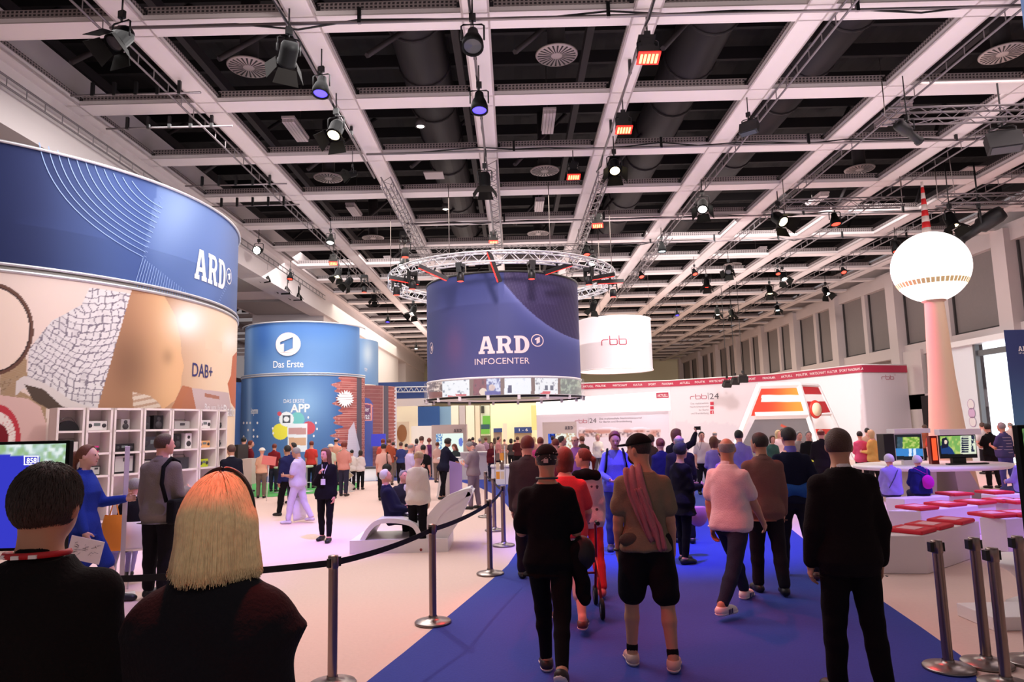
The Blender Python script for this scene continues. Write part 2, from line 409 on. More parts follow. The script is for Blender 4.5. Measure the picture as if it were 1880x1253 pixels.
# right wall with framed window bays and grey acoustic blinds
wr = empty('wall_right'); wr['kind'] = 'structure'
XW = 19.0
frame_m = mat('bay_paint', (208, 192, 190), .6, noise=.02, scale=2)
blind_m = mat('grey_blind', (132, 122, 120), .85, noise=.05, scale=8)
dk = mat('blind_edge', (60, 54, 54), .7)
ys = [(-1, 8), (8, 14), (14, 20), (20, 26), (26, 33.8), (33.8, 40), (40, 46), (46, 52), (52, 58), (58, 64), (64, 70), (70, 78)]
mb = MB(); mb.box((XW+.4, 38.5, 8.85), (.3, 79, .7)); mb.box((XW+.45, 38.5, 5.05), (.35, 79, .55)); mb.box((XW+.45, 55, 1.2), (.35, 48, 2.4)); mb.build('spandrel', frame_m, wr)
for (y0, y1) in ys:
    mb = MB(); mb.box((XW+.3, y1, 4.5), (.6, .75, 9.0)); mb.build('column', frame_m, wr)
    mb = MB(); ym = (y0+y1)/2; mb.box((XW+.42, ym, 7), (.3, .35, 3.7)); mb.build('mullion', frame_m, wr)
    for k in (0, 1):
        a = (y0+.375, ym-.17) if k == 0 else (ym+.17, y1-.375)
        mb = MB(); mb.box((XW+.56, sum(a)/2, 6.95), (.06, a[1]-a[0], 3.25)); mb.build('blind', blind_m, wr)
        mb = MB(); mb.box((XW+.5, a[0]+.05, 6.95), (.1, .08, 3.3)); mb.box((XW+.5, a[1]-.05, 6.95), (.1, .08, 3.3)); mb.box((XW+.5, sum(a)/2, 5.38), (.1, a[1]-a[0], .07)); mb.build('blind_rail', dk, wr)
mb = MB(); mb.box((XW+.9, 38.5, 5), (.2, 79, 10)); mb.build('wall_panel', frame_m, wr)
# lower bay beside the gate: blind, exit door
def bay_low(y0, y1, z0, z1):
    mb = MB(); mb.box((XW+.3, (y0+y1)/2, (z0+z1)/2), (.3, y1-y0, z1-z0)); return mb
bay_low(26.2, 34, 2.2, 2.9).build('spandrel', frame_m, wr)
bay_low(31.9, 33.4, 0, 5).build('column', frame_m, wr)
bay_low(28.6, 31.6, 3.0, 4.7).build('blind', blind_m, wr)
# ================================================================ STANDS, DRUMS, PRINTED WALLS
class Cyl:
    def __init__(s, cx, cy, R): s.cx, s.cy, s.R = cx, cy, R
    def hit(s, x, y):
        d = ray(x, y); a = d[0]**2+d[1]**2; b = -2*(d[0]*s.cx+d[1]*s.cy); c = s.cx**2+s.cy**2-s.R**2
        q = b*b-4*a*c
        t = (-b-math.sqrt(max(q, 0)))/(2*a); P = _C+d*t
        return math.atan2(P[1]-s.cy, P[0]-s.cx)*s.R, P[2]
    def pos(s, u, v, off=.0):
        a = np.asarray(u)/s.R; return np.stack([s.cx+(s.R+off)*np.cos(a), s.cy+(s.R+off)*np.sin(a), np.asarray(v)+0*a], -1)
class Wall:
    def __init__(s, pts):
        s.p = [np.array(q[:2], float) for q in pts]; s.L = [0.]
        for a, b in zip(s.p, s.p[1:]): s.L.append(s.L[-1]+np.linalg.norm(b-a))
    def hit(s, x, y):
        d = ray(x, y); best = None
        for i, (a, b) in enumerate(zip(s.p, s.p[1:])):
            e = b-a; M = np.array([[d[0], -e[0]], [d[1], -e[1]]])
            t, k = np.linalg.solve(M, a)
            if t > 0 and ((-.001 <= k <= 1.001) or (i == 0 and k < 0) or (i == len(s.p)-2 and k > 1)):
                if best is None or t < best[0]: best = (t, s.L[i]+k*(s.L[i+1]-s.L[i]))
        return best[1], EYE+d[2]*best[0]
    def pos(s, u, v, off=0.):
        u = np.asarray(u, float); v = np.asarray(v, float)+0*u; i = np.clip(np.searchsorted(s.L, u)-1, 0, len(s.p)-2)
        P = np.array(s.p); L = np.array(s.L); k = (u-L[i])/(L[i+1]-L[i]); e = P[i+1]-P[i]; q = P[i]+e*k[..., None]
        n = np.stack([e[..., 1], -e[..., 0]], -1); n = n/np.linalg.norm(n, axis=-1, keepdims=True); q = q+n*off
        return np.stack([q[..., 0], q[..., 1], v], -1)
def put2d(name, vf, S, x0, y0, x1, y1, m, parent, off=.012, fit='h', label=None):
    """place flat shapes (unit height at v=0..1) so that they fill the photo box x0..x1, y0 (top)..y1 (baseline)"""
    V, Fc = vf; V = np.array(V, float)
    if name == 'emblem': V[:, 1] = (V[:, 1]-V[:, 1].min())/(V[:, 1].max()-V[:, 1].min())
    ua, va = S.hit(x0, y1); ub, vb = S.hit(x1, y1); ut, vt = S.hit((x0+x1)/2, y0); uc, vc = S.hit((x0+x1)/2, y1)
    mn = V.min(0); mxx = V.max(0); H = vt-vc; W = ub-ua
    U = ua+(V[:, 0]-mn[0])/(mxx[0]-mn[0])*W; Z = vc+V[:, 1]*H
    P = S.pos(U, Z, off)
    o = link_mesh(name, raw_mesh(name, P, Fc), m, parent)
    if label: o['label'] = label
    return o
def txt(name, s, S, x0, y0, x1, y1, m, parent, bold=.0, off=.012):
    V, Fc = text2d(s, 1., bold); return put2d(name, (V, Fc), S, x0, y0, x1, y1, m, parent, off)
def printed(name, S, u0, u1, z0, z1, nu, nv, paint, m, parent, off=0.):
    uu, vv = np.meshgrid(np.linspace(u0, u1, nu), np.linspace(z0, z1, nv)); P = S.pos(uu, vv, off)
    x, y = proj(P); return print_grid(name, P, paint(x, y, uu, vv), m, parent)
def bez(p, n=14):
    p = [np.array(q, float) for q in p]
    return [tuple((1-t)**2*p[0]+2*t*(1-t)*p[1]+t*t*p[2]) for t in np.linspace(0, 1, n)]
def pxline(name, S, paths, w, m, parent, off=.014):
    V = []; Fc = []
    for path in paths:
        q = [S.hit(*p) for p in path]; v, f = stroke(q, w); k = len(V); V += v; Fc += [tuple(i+k for i in g) for g in f]
    V = np.array(V); return link_mesh(name, raw_mesh(name, S.pos(V[:, 0], V[:, 1], off), Fc), m, parent)
prt = print_mat('banner_print'); white_ink = mat('white_ink', (240, 238, 240), .5); pink_ink = mat('pale_ink', (238, 215, 214), .5)
line_ink = mat('pale_blue_line', (140, 168, 220), .5); red_ink = mat('red_ink', (168, 30, 66), .5); grey_ink = mat('grey_ink', (96, 88, 96), .5)
navy_ink = mat('navy_ink', (50, 50, 110), .5); alu = mat('aluminium', (205, 205, 210), .35, .6); steel = mat('brushed_steel', (150, 140, 136), .32, .95)
black_m = mat('black_metal', (16, 15, 17), .45); white_m = mat('white_lacquer', (236, 230, 230), .35); beige_m = mat('beige_lacquer', (214, 196, 190), .5)
screen_m = print_mat('screen_picture', .3, 1.1)

# ---- big drum at the left
LB = Cyl(-12.44, 15.62, 5.62)
lb = empty('banner_drum', (-12.44, 15.62, 0), label='huge curved blue banner wall with the letters ARD above a photo mural', cat='banner')
def par(o, p):
    o.parent = p; o.matrix_parent_inverse = Matrix.Translation(p.location).inverted(); return o
def paint_lb(x, y, u, v):
    c = np.zeros(x.shape+(3,)); t = sstep(-20, 330, x)
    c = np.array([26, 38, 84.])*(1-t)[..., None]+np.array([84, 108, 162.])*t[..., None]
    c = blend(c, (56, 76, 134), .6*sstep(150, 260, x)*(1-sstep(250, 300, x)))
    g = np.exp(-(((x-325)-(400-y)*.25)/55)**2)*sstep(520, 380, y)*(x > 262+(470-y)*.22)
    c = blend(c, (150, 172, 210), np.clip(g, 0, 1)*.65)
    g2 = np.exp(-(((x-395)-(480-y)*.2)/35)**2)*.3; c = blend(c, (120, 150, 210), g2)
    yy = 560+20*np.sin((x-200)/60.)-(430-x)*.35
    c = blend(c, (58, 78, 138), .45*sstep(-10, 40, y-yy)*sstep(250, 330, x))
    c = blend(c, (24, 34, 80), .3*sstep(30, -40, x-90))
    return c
aa = (-1.30*LB.R, .85*LB.R)
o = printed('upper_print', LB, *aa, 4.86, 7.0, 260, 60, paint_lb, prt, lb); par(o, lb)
def paint_mural(x, y, u, v):
    c = np.zeros(x.shape+(3,))+np.array([226, 206, 198.])
    n = vnoise(x/14, y/14)+.5*vnoise(x/6+9, y/6); 
    c = blend(c, (238, 214, 204), .5*sstep(40, -40, np.hypot(x-70, y-570)-60))
    # checked shirt
    sh = inpoly(x, y, [(165, 528), (240, 540), (180, 752), (140, 750), (30, 690), (0, 730), (0, 700), (50, 690), (55, 640), (95, 590), (150, 560)])
    c = blend(c, (222, 216, 218), sh)
    wx = x+y*.35+10*np.sin(y/26.)+8*n; wy = y-x*.25+12*np.sin(x/30.)+6*n
    gx = np.abs(((wx/13.) % 1)-.5) < .07; gy = np.abs(((wy/13.) % 1)-.5) < .07
    c = blend(c, (92, 82, 100), .75*((gx | gy) & sh)); c = blend(c, (170, 162, 168), .5*sh*(np.clip(n-.75, 0, 1)))
    # dark hair / mesh area under the ring
    hr = inpoly(x, y, [(0, 690), (48, 640), (50, 695), (30, 715), (60, 730), (85, 745), (85, 800), (0, 760)])
    c = blend(c, (150, 120, 84), hr*(.75+.2*np.sin(x*2.)*np.sin(y*2.)))
    cf = inpoly(x, y, [(30, 700), (45, 690), (85, 705), (130, 735), (170, 750), (110, 750), (60, 725), (45, 712), (28, 728)]); c = blend(c, (216, 206, 204), cf)
    cf = inpoly(x, y, [(45, 706), (80, 715), (112, 745), (130, 752), (90, 752), (60, 735)]); c = blend(c, (84, 70, 62), cf)
    # face with open mouth
    fc = inpoly(x, y, [(-80, 728), (0, 726), (50, 732), (74, 746), (86, 780), (84, 830), (60, 900), (-80, 900)]); c = blend(c, (218, 182, 176), fc)
    r = np.hypot((x+2)/40., (y-806)/62.); c = blend(c, (190, 60, 72), (r < 1)*1.); c = blend(c, (238, 226, 220), ((r < .78) & (r > .45))*1.)
    c = blend(c, (120, 30, 40), (r < .45)*1.); c = blend(c, (198, 96, 96), ((np.abs((np.arctan2(y-806, x+2)*5) % 1-.5) < .06) & (r < .78) & (r > .45))*.5)
    # dark ring (headphone band)
    r = np.hypot((x+18)/80., (y-605)/86.); c = blend(c, (238, 214, 200), (r < .93)*.9); c = blend(c, (104, 72, 62), ((r > .90) & (r < 1.0))*1.); c = blend(c, (58, 40, 40), ((r > .90) & (r < .93))*1.)
    # sepia head in profile
    bg = sstep(260, 430, x); hd = x > 240-(y-540)*.29
    tone = np.array([172, 126, 96.])*(1-bg)[..., None]+np.array([250, 226, 196.])*bg[..., None]
    tone = tone*(1+.0*n[..., None]); c = np.where(hd[..., None], tone, c)
    head = inpoly(x, y, [(235, 540), (300, 540), (322, 580), (332, 625), (333, 650), (338, 672), (334, 690), (332, 712), (322, 735), (300, 752), (250, 752), (170, 752)])&hd
    hc = np.array([170, 126, 98.])+np.stack([sstep(220, 330, x)*58, sstep(220, 330, x)*56, sstep(220, 330, x)*40], -1)
    hc = hc*(1-.22*np.exp(-((x-240)/45.)**2-((y-670)/60.)**2))[..., None]
    hc = hc*(1-.16*np.exp(-((x-308)/10.)**2-((y-655)/14.)**2))[..., None]; c = np.where(head[..., None], hc, c)
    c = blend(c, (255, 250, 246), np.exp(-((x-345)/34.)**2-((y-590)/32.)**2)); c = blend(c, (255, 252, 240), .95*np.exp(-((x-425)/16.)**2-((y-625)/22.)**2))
    c = blend(c, (198, 100, 60), inpoly(x, y, [(440, 640), (427, 655), (424, 690), (418, 705), (424, 740), (445, 770), (460, 700)])*.9)
    body = inpoly(x, y, [(348, 712), (420, 722), (426, 765), (330, 765), (335, 740)]); c = blend(c, (196, 176, 184), body*.8)
    sh2 = inpoly(x, y, [(335, 708), (352, 712), (362, 760), (310, 760), (320, 740)]); c = blend(c, (178, 110, 80), sh2*.9)
    col = inpoly(x, y, [(243, 720), (275, 727), (292, 740), (300, 756), (246, 756)])
    c = blend(c, (214, 196, 180), col*1.); c = blend(c, (160, 120, 96), .6*(col & (np.abs(((x*.2+y)/11.) % 1-.5) < .2)))
    sq = inpoly(x, y, [(377, 620), (408, 628), (408, 650), (377, 640)]); c = blend(c, (240, 214, 186), sq*.6)
    c = blend(c, (176, 120, 100), inpoly(x, y, [(376, 722), (403, 728), (403, 734), (376, 729)])*1.)
    return c
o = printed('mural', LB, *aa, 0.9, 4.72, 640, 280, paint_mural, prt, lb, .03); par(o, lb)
for (z, r_) in ((4.73, .035), (4.85, .03), (7.01, .03)):
    mb = MB(); mb.tube([LB.pos(u, z, .03) for u in np.linspace(*aa, 60)], r_, 6); par(mb.build('rail', alu, lb), lb)
mb = MB(); us = np.linspace(*aa, 60); V = [];
for u in us: V += [LB.pos(u, 4.72, .0), LB.pos(u, 4.86, .0)]
mb.add(V, [(2*i, 2*i+2, 2*i+3, 2*i+1) for i in range(59)]); par(mb.build('joint_strip', mat('strip_grey', (150, 146, 140), .5), lb), lb)
par(pxline('line_pattern', LB, [bez([(72+k*17, 263+k*7), (92+k*17, 384-k*2), (262+k*3.5, 472-k*9)]) for k in range(11)], .016, line_ink, lb), lb)
par(pxline('line_pattern', LB, [[(262+k*4.1, 474+k*3.2), (247+k*4.6, 524+k*3.0)] for k in range(24)], .012, line_ink, lb), lb)
for c_ in lb.children:
    if c_.name.startswith('line_pattern'): c_['kind'] = 'stuff'
par(pxline('line_pattern', LB, [[(264+k*2.5, 470-k*9), (400+k*2, 560+k*2-k*6)] for k in range(13)], .010, line_ink, lb), lb)
par(put2d('lettering', fill2d(slab_word()), LB, 356, 466, 413, 521, white_ink, lb), lb)
ro, one = one_mark(0, .5, .5); par(put2d('emblem', fill2d(ro), LB, 414, 492, 424, 522, white_ink, lb), lb); par(put2d('emblem', fill2d(one), LB, 417, 500, 421.8, 515, white_ink, lb), lb)
par(txt('lettering', 'DAB+', LB, 350, 668, 387, 693, navy_ink, lb, .012, off=.04), lb)
par(txt('lettering', 'Bei uns läuft', LB, 373, 742, 406, 754, white_ink, lb, off=.04), lb)
par(txt('lettering', 'Radio.', LB, 407, 744, 428, 764, white_ink, lb, .02, off=.04), lb)

# ---- Das Erste drum
def ctr(px0, px1, py, Y): 
    c = aty((px0+px1)/2, py, Y); return c[0], (aty(px1, py, Y)[0]-aty(px0, py, Y)[0])/2
Y = 29.5; cx, R = ctr(457, 667, 650, Y); DE = Cyl(cx, Y, R); zt = aty(457, 610, Y)[2]; zb = aty(457, 700, Y)[2]
DL = Cyl(cx, Y, R+.10)
de = empty('banner_drum', (cx, Y, 0), label='blue drum banner with white emblem above the words Das Erste', cat='banner')
def paint_de(x, y, u, v):
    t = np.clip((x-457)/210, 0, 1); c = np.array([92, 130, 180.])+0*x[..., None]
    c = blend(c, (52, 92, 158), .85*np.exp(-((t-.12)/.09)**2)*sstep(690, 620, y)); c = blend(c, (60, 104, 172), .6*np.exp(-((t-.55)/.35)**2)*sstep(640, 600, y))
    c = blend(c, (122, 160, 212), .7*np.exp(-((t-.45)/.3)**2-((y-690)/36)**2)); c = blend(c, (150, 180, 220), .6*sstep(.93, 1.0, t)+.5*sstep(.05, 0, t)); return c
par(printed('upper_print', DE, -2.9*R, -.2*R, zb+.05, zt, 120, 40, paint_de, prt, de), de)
def bricks(c, m, x, y, u, v, bw=.30, bh=.085):
    row = np.floor(v/bh); fx = (u/bw+.5*(row % 2)) % 1; fy = (v/bh) % 1
    c = blend(c, (176, 100, 96), m); c = blend(c, (150, 80, 78), m*.5*(hash2(row, np.floor(u/bw+.5*(row % 2))) > .5))
    return blend(c, (216, 178, 170), m*((fx < .05) | (fy < .16))*.8)
def paint_dl(x, y, u, v):
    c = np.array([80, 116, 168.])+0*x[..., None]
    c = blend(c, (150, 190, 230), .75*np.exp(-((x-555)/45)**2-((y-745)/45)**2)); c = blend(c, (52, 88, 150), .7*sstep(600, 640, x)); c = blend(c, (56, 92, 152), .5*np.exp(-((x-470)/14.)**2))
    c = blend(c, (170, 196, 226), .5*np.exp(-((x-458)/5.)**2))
    edge = 615+6*np.sin(y*.21)+4*np.sin(y*.53+1)+7*vnoise(y/5., y*0)
    m = sstep(-.5, .5, x-edge); c = bricks(c, m, x, y, u, v)
    c = blend(c, (92, 84, 96), ((x > 655) & (x < 664))*1.)
    # figures printed at the foot of the brick part
    c = blend(c, (210, 206, 222), inpoly(x, y, [(640, 790), (650, 775), (655, 800), (662, 830), (655, 842), (636, 842)])*.9)
    c = blend(c, (120, 206, 196), (np.hypot(x-546, y-770) < 13)*.8); c = blend(c, (236, 226, 80), (np.hypot(x-515, y-793) < 15)*1.)
    c = blend(c, (206, 84, 100), ((np.hypot(x-567, y-786) < 12))*1.); c = blend(c, (236, 240, 246), (np.hypot(x-526, y-770) < 13.5)*1.)
    c = blend(c, (206, 84, 100), (np.hypot(x-513, y-760) < 4)*1.)
    q = (np.abs(x-526) < 7) & (np.abs(y-770) < 7); c = blend(c, (74, 80, 92), q*1.); c = blend(c, (236, 240, 246), (np.hypot(x-526, y-770) < 5)*1.)
    q = (np.abs(x-546) < 18) & (y > 778) & (y < 830); c = blend(c, (232, 236, 244), q*1.)
    q = (np.abs(x-546) < 16) & (y > 786) & (y < 798); c = blend(c, (196, 150, 150), q*1.); q = (np.abs(x-546) < 16) & (y > 804) & (y < 818); c = blend(c, (214, 170, 140), q*1.)
    return c
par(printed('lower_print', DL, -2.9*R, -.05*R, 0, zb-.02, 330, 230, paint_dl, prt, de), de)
for z in (zb, zb+.08, zt):
    mb = MB(); mb.tube([DL.pos(u, z, .0) for u in np.linspace(-2.95*R, -.05*R, 40)], .03, 6); par(mb.build('rail', alu, de), de)
c1, o1 = one_mark(0, .5, .5); par(put2d('emblem', fill2d([c1[0]]+[[(x, y) for x, y in o1[0]]]), DE, 507, 611, 552, 654, pink_ink, de, off=.05), de)
par(txt('lettering', 'Das Erste', DE, 502, 662, 557, 675, white_ink, de, .01), de)
par(txt('lettering', 'DAS ERSTE', DL, 521, 733, 559, 740, white_ink, de), de)
par(txt('lettering', 'APP', DL, 533, 742, 569, 757, white_ink, de, .04), de)
par(txt('lettering', 'Autogramme', DL, 461, 748, 474, 760, white_ink, de, .01), de)
splat = []
random.seed(5)
for i in range(40):
    a = 2*PI*i/40; rr = .5*(1 if i % 2 else random.uniform(.55, .78)); splat.append((rr*math.cos(a), .5+rr*math.sin(a)))
par(put2d('splash_print', fill2d([splat]), DL, 615, 716, 648, 750, white_ink, de, off=.06), de)
# icons in dots
V = []; 
dots = [(522+dx, dy) for dx, dy in ()]
for (px_, py_) in ((448, 777), (454, 777), (460, 777), (473, 777), (456, 790), (466, 790), (448, 802), (466, 802), (473, 802), (566, 767), (580, 777), (582, 788), (576, 801), (501, 787), (502, 796)):
    par(put2d('icon', fill2d([circ(0, .5, .5, 12)]), DL if px_ > 457 else DL, px_-1.6, py_-2.4, px_+1.6, py_+2.4, white_ink, de), de)
# second drum behind with brick print
Y2 = 32.5; cx2, R2 = ctr(520, 693, 660, Y2); D2 = Cyl(cx2, Y2, R2)
d2 = empty('banner_drum', (cx2, Y2, 0), label='pale blue drum banner half hidden behind the Das Erste drum, brick print below', cat='banner')
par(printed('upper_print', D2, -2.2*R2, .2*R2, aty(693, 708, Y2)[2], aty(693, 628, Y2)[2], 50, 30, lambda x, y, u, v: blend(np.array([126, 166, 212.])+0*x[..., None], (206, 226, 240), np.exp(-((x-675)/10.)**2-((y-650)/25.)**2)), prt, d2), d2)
par(txt('lettering', 'te', D2, 669, 673, 674, 682, white_ink, d2), d2)
cx3, R3 = ctr(540, 727, 760, Y2); D3 = Cyl(cx3, Y2, R3)
def paint_d3(x, y, u, v):
    c = np.array([110, 72, 74.])+0*x[..., None]; c = bricks(c, np.ones(x.shape), x, y, u, v); c = blend(c, (120, 84, 86), .55*(x < 704))
    c = blend(c, (96, 90, 102), ((x > 704) & (x < 713))*1.); c = blend(c, (226, 190, 180), (np.abs(x-703.5) < .7)*1.)
    c = blend(c, (84, 96, 160), inpoly(x, y, [(664, 730), (678, 732), (685, 742), (685, 860), (664, 860)])*1.)
    q = inpoly(x, y, [(664, 740), (682, 742), (684, 745), (683, 773), (664, 773)]); c = blend(c, (226, 150, 140), q*1.); q = inpoly(x, y, [(664, 742), (681, 744), (681, 771), (664, 771)]); c = blend(c, (120, 80, 110), q*1.)
    c = blend(c, (224, 222, 236), ((x > 714) & (x > 725+1.5*np.sin(y)))*1.); return c
par(printed('lower_print', D3, -2.2*R3, .2*R3, 0, aty(727, 711, Y2)[2], 160, 160, paint_d3, prt, d2), d2)
par(txt('lettering', 'Hier', D3, 665, 747, 678, 756, white_ink, d2), d2); par(txt('lettering', 'was?', D3, 665, 758, 680, 770, white_ink, d2), d2)
# blue wall to the left of the drum
W1 = Wall([aty(425, 760, 29)[:2], aty(462, 760, 29.2)[:2]])
w1 = tag(printed('partition_wall', W1, 0, W1.L[-1], 0, aty(445, 702, 29)[2], 30, 60, lambda x, y, u, v: blend(np.array([82, 116, 178.])+0*x[..., None], (110, 146, 200), sstep(442, 457, x)), prt, None), 'blue partition panel between the mural wall and the Das Erste drum', 'partition')

# ---- centre drum: ARD INFOCENTER
Y = 23.0; cx, R = ctr(785, 1063, 620, Y); IC = Cyl(cx, Y, R); zt = aty(785, 533, Y)[2]; zb = aty(785, 706, Y)[2]
ic = empty('hanging_drum', (cx, Y, zb), label='dark blue hanging drum banner with ARD INFOCENTER lettering and a ring of screens below', cat='banner')
def paint_ic(x, y, u, v):
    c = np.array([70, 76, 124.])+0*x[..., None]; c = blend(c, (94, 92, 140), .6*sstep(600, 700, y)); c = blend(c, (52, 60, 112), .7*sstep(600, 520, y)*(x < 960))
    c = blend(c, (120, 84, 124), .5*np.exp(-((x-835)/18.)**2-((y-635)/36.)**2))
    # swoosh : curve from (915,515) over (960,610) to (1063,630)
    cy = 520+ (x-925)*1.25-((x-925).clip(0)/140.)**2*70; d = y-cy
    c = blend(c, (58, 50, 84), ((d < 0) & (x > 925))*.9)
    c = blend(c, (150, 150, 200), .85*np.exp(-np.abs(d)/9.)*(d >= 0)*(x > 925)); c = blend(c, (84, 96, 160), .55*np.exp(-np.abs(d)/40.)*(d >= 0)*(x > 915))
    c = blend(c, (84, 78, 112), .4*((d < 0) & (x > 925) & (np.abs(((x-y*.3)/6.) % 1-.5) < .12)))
    return c
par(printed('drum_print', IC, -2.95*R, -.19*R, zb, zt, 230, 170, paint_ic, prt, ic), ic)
mb = MB(); mb.lathe([(R, zb), (R, zt)], 40, Matrix.Translation((cx, Y, 0)), RAD(-12), RAD(192)); par(mb.build('back_fabric', mat('banner_back', (78, 80, 124), .8), ic), ic)
for z in (zb, zt):
    mb = MB(); mb.tube([IC.pos(u, z, 0.) for u in np.linspace(-PI*R, PI*R, 65)[:-1]], .035, 6, closed=True); par(mb.build('hoop', black_m if z == zt else white_m, ic), ic)
par(put2d('lettering', fill2d(slab_word()), IC, 879, 617, 972, 649, pink_ink, ic), ic)
ro, one = one_mark(0, .5, .5); par(put2d('emblem', fill2d(ro), IC, 975, 614, 998, 637, pink_ink, ic), ic); par(put2d('emblem', fill2d(one), IC, 982, 618.5, 991, 632, pink_ink, ic), ic)
par(txt('lettering', 'INFOCENTER', IC, 872, 657, 972, 668.5, pink_ink, ic), ic)
par(put2d('emblem', fill2d(ro), IC, 790, 629, 796, 650, pink_ink, ic), ic); par(put2d('emblem', fill2d(one), IC, 791.8, 634, 794.4, 646, pink_ink, ic), ic)
# screens ring
R4 = (aty(1071, 720, Y)[0]-aty(778, 720, Y)[0])/2; z4 = aty(778, 736, Y)[2]
SR = Cyl(cx, Y, R4-.10)
def paint_sc(x, y, u, v):
    c = np.array([120, 92, 84.])+0*x[..., None]
    n = .6*vnoise(x/4.5, y/5.5)+.4*vnoise(x/2., y/3.); n2 = vnoise(x/7., y/3.)
    def sc(x0, x1, col, dark, k):
        nonlocal c
        m = (x > x0) & (x < x1); c = blend(c, col, m*1.); c = blend(c, dark, m*sstep(k-.12, k+.12, n)*.75)
    sc(780, 812, (230, 210, 200), (60, 40, 44), .42); c = blend(c, (120, 40, 30), ((x > 788) & (x < 812) & (y > 720))*.8)
    sc(812, 862, (238, 240, 246), (70, 84, 110), .72); c = blend(c, (200, 60, 70), ((x > 822) & (x < 856) & (y > 724) & (n2 > .5))*.8)
    sc(869, 893, (124, 50, 66), (60, 30, 50), .7); sc(893, 919, (214, 218, 240), (60, 70, 140), .45); c = blend(c, (244, 226, 206), (np.hypot(x-887, y-720) < 7)*.9)
    c = blend(c, (60, 60, 150), ((x > 890) & (x < 919) & (y > 719))*.8); c = blend(c, (220, 190, 180), (np.hypot(x-903, y-712) < 6)*.9)
    sc(926, 975, (240, 242, 250), (196, 204, 224), .8); c = blend(c, (44, 48, 84), ((np.abs(x-936) < 3.5) & (y > 708) & (y < 722))*.9)
    sc(982, 1024, (238, 238, 242), (90, 90, 110), .74); c = blend(c, (214, 50, 60), ((x > 985) & (x < 1020) & (y > 719) & (n2 > .45))*.85); c = blend(c, (70, 76, 96), ((np.abs(x-1003) < 3) | (np.abs(x-1013) < 3))*((y > 708) & (y < 717))*.9)
    sc(1029, 1075, (160, 170, 150), (96, 100, 96), .5)
    return c
par(printed('screen_ring', SR, -2.95*R4, -.19*R4, z4+.02, zb-.04, 420, 50, paint_sc, screen_m, ic), ic)
glass = mat('clear_glass', (236, 242, 244), .03, alpha=.16)
mb = MB(); mb.lathe([(R4, z4), (R4, zb)], 64, Matrix.Translation((cx, Y, 0))); par(mb.build('glass_ring', glass, ic), ic)
mb = MB(); mb.lathe([(R4+.02, z4), (R4-.12, z4-.01), (1.3, z4)], 64, Matrix.Translation((cx, Y, 0))); par(mb.build('soffit_ring', white_m, ic), ic)
mb = MB(); mb.lathe([(R4-.05, z4-.06), (R4-.02, z4-.06), (R4-.02, z4-.0), (R4-.05, z4)], 64, Matrix.Translation((cx, Y, 0))); par(mb.build('rim', black_m, ic), ic)
for i in range(18):
    a = 2*PI*i/18; par(MB().box((cx+(R4-.03)*math.cos(a), Y+(R4-.03)*math.sin(a), z4-.06), (.09, .09, .13)).build('bracket', white_m, ic), ic)

# ---- rbb drum
Y = 32.5; cx, R = ctr(1063, 1195, 630, Y); RB = Cyl(cx, Y, R); zt = aty(1194, 588, Y)[2]; zb = aty(1196, 680, Y)[2]
rb = empty('hanging_drum', (cx, Y, zb), label='white hanging drum banner lettered rbb behind the dark blue drum', cat='banner')
mb = MB(); mb.lathe([(R, zb), (R, zt)], 64, Matrix.Translation((cx, Y, 0))); par(mb.build('drum_fabric', mat('white_fabric', (232, 220, 224), .8), rb), rb)
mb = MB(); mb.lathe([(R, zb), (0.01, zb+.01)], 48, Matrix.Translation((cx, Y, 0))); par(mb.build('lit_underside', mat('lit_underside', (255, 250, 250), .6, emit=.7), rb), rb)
mb = MB(); mb.tube([RB.pos(u, zb, .01) for u in np.linspace(-PI*R, PI*R, 49)[:-1]], .03, 6, closed=True); mb.tube([RB.pos(u, zt, .01) for u in np.linspace(-PI*R, PI*R, 49)[:-1]], .025, 6, closed=True); par(mb.build('hoop', white_m, rb), rb)
par(put2d('lettering', rbb2d(), RB, 1104, 617, 1151, 633, red_ink, rb), rb); par(put2d('emblem', fill2d(ro), RB, 1152, 616, 1157, 622, red_ink, rb), rb)
for a in (0, 2.1, 4.2):
    par(MB().tube([(cx+R*math.cos(a), Y+R*math.sin(a), zt), (cx+R*math.cos(a), Y+R*math.sin(a), BZ)], .008, 4).build('wire', steel, rb), rb)

# ---- rbb wall
RW = Wall([aty(990, 700, 41.5)[:2], aty(1230, 700, 40.5)[:2], aty(1420, 690, 37)[:2], aty(1580, 672, 31.8)[:2], aty(1663, 672, 32.8)[:2]])
zt = aty(1580, 671, 31.8)[2]; rw = empty('partition_wall', (RW.p[3][0], RW.p[3][1], 0), label='long white curved partition wall with red lettered band and rbb marks', cat='partition')
def paint_rw(x, y, u, v):
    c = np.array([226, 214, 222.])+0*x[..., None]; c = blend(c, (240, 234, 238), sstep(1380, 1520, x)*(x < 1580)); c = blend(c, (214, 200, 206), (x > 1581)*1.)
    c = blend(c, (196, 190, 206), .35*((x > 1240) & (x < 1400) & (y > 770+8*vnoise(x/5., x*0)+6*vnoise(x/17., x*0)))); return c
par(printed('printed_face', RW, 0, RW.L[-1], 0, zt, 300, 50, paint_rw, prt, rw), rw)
V = []; us = sorted(set(np.linspace(0, RW.L[-1], 40)) | set(RW.L)); hb = .33
for u in us: V += [RW.pos(u, zt-hb, .05), RW.pos(u, zt, .05), RW.pos(u, zt, -.12)]
mb = MB(); mb.add(V, [f for i in range(len(us)-1) for f in ((3*i, 3*i+3, 3*i+4, 3*i+1), (3*i+1, 3*i+4, 3*i+5, 3*i+2))]); par(mb.build('red_band', mat('band_red', (178, 42, 72), .5), rw), rw)
mb = MB(); mb.tube([RW.pos(u, zt+.03, .03) for u in us], .03, 5); par(mb.build('top_rail', white_m, rw), rw)
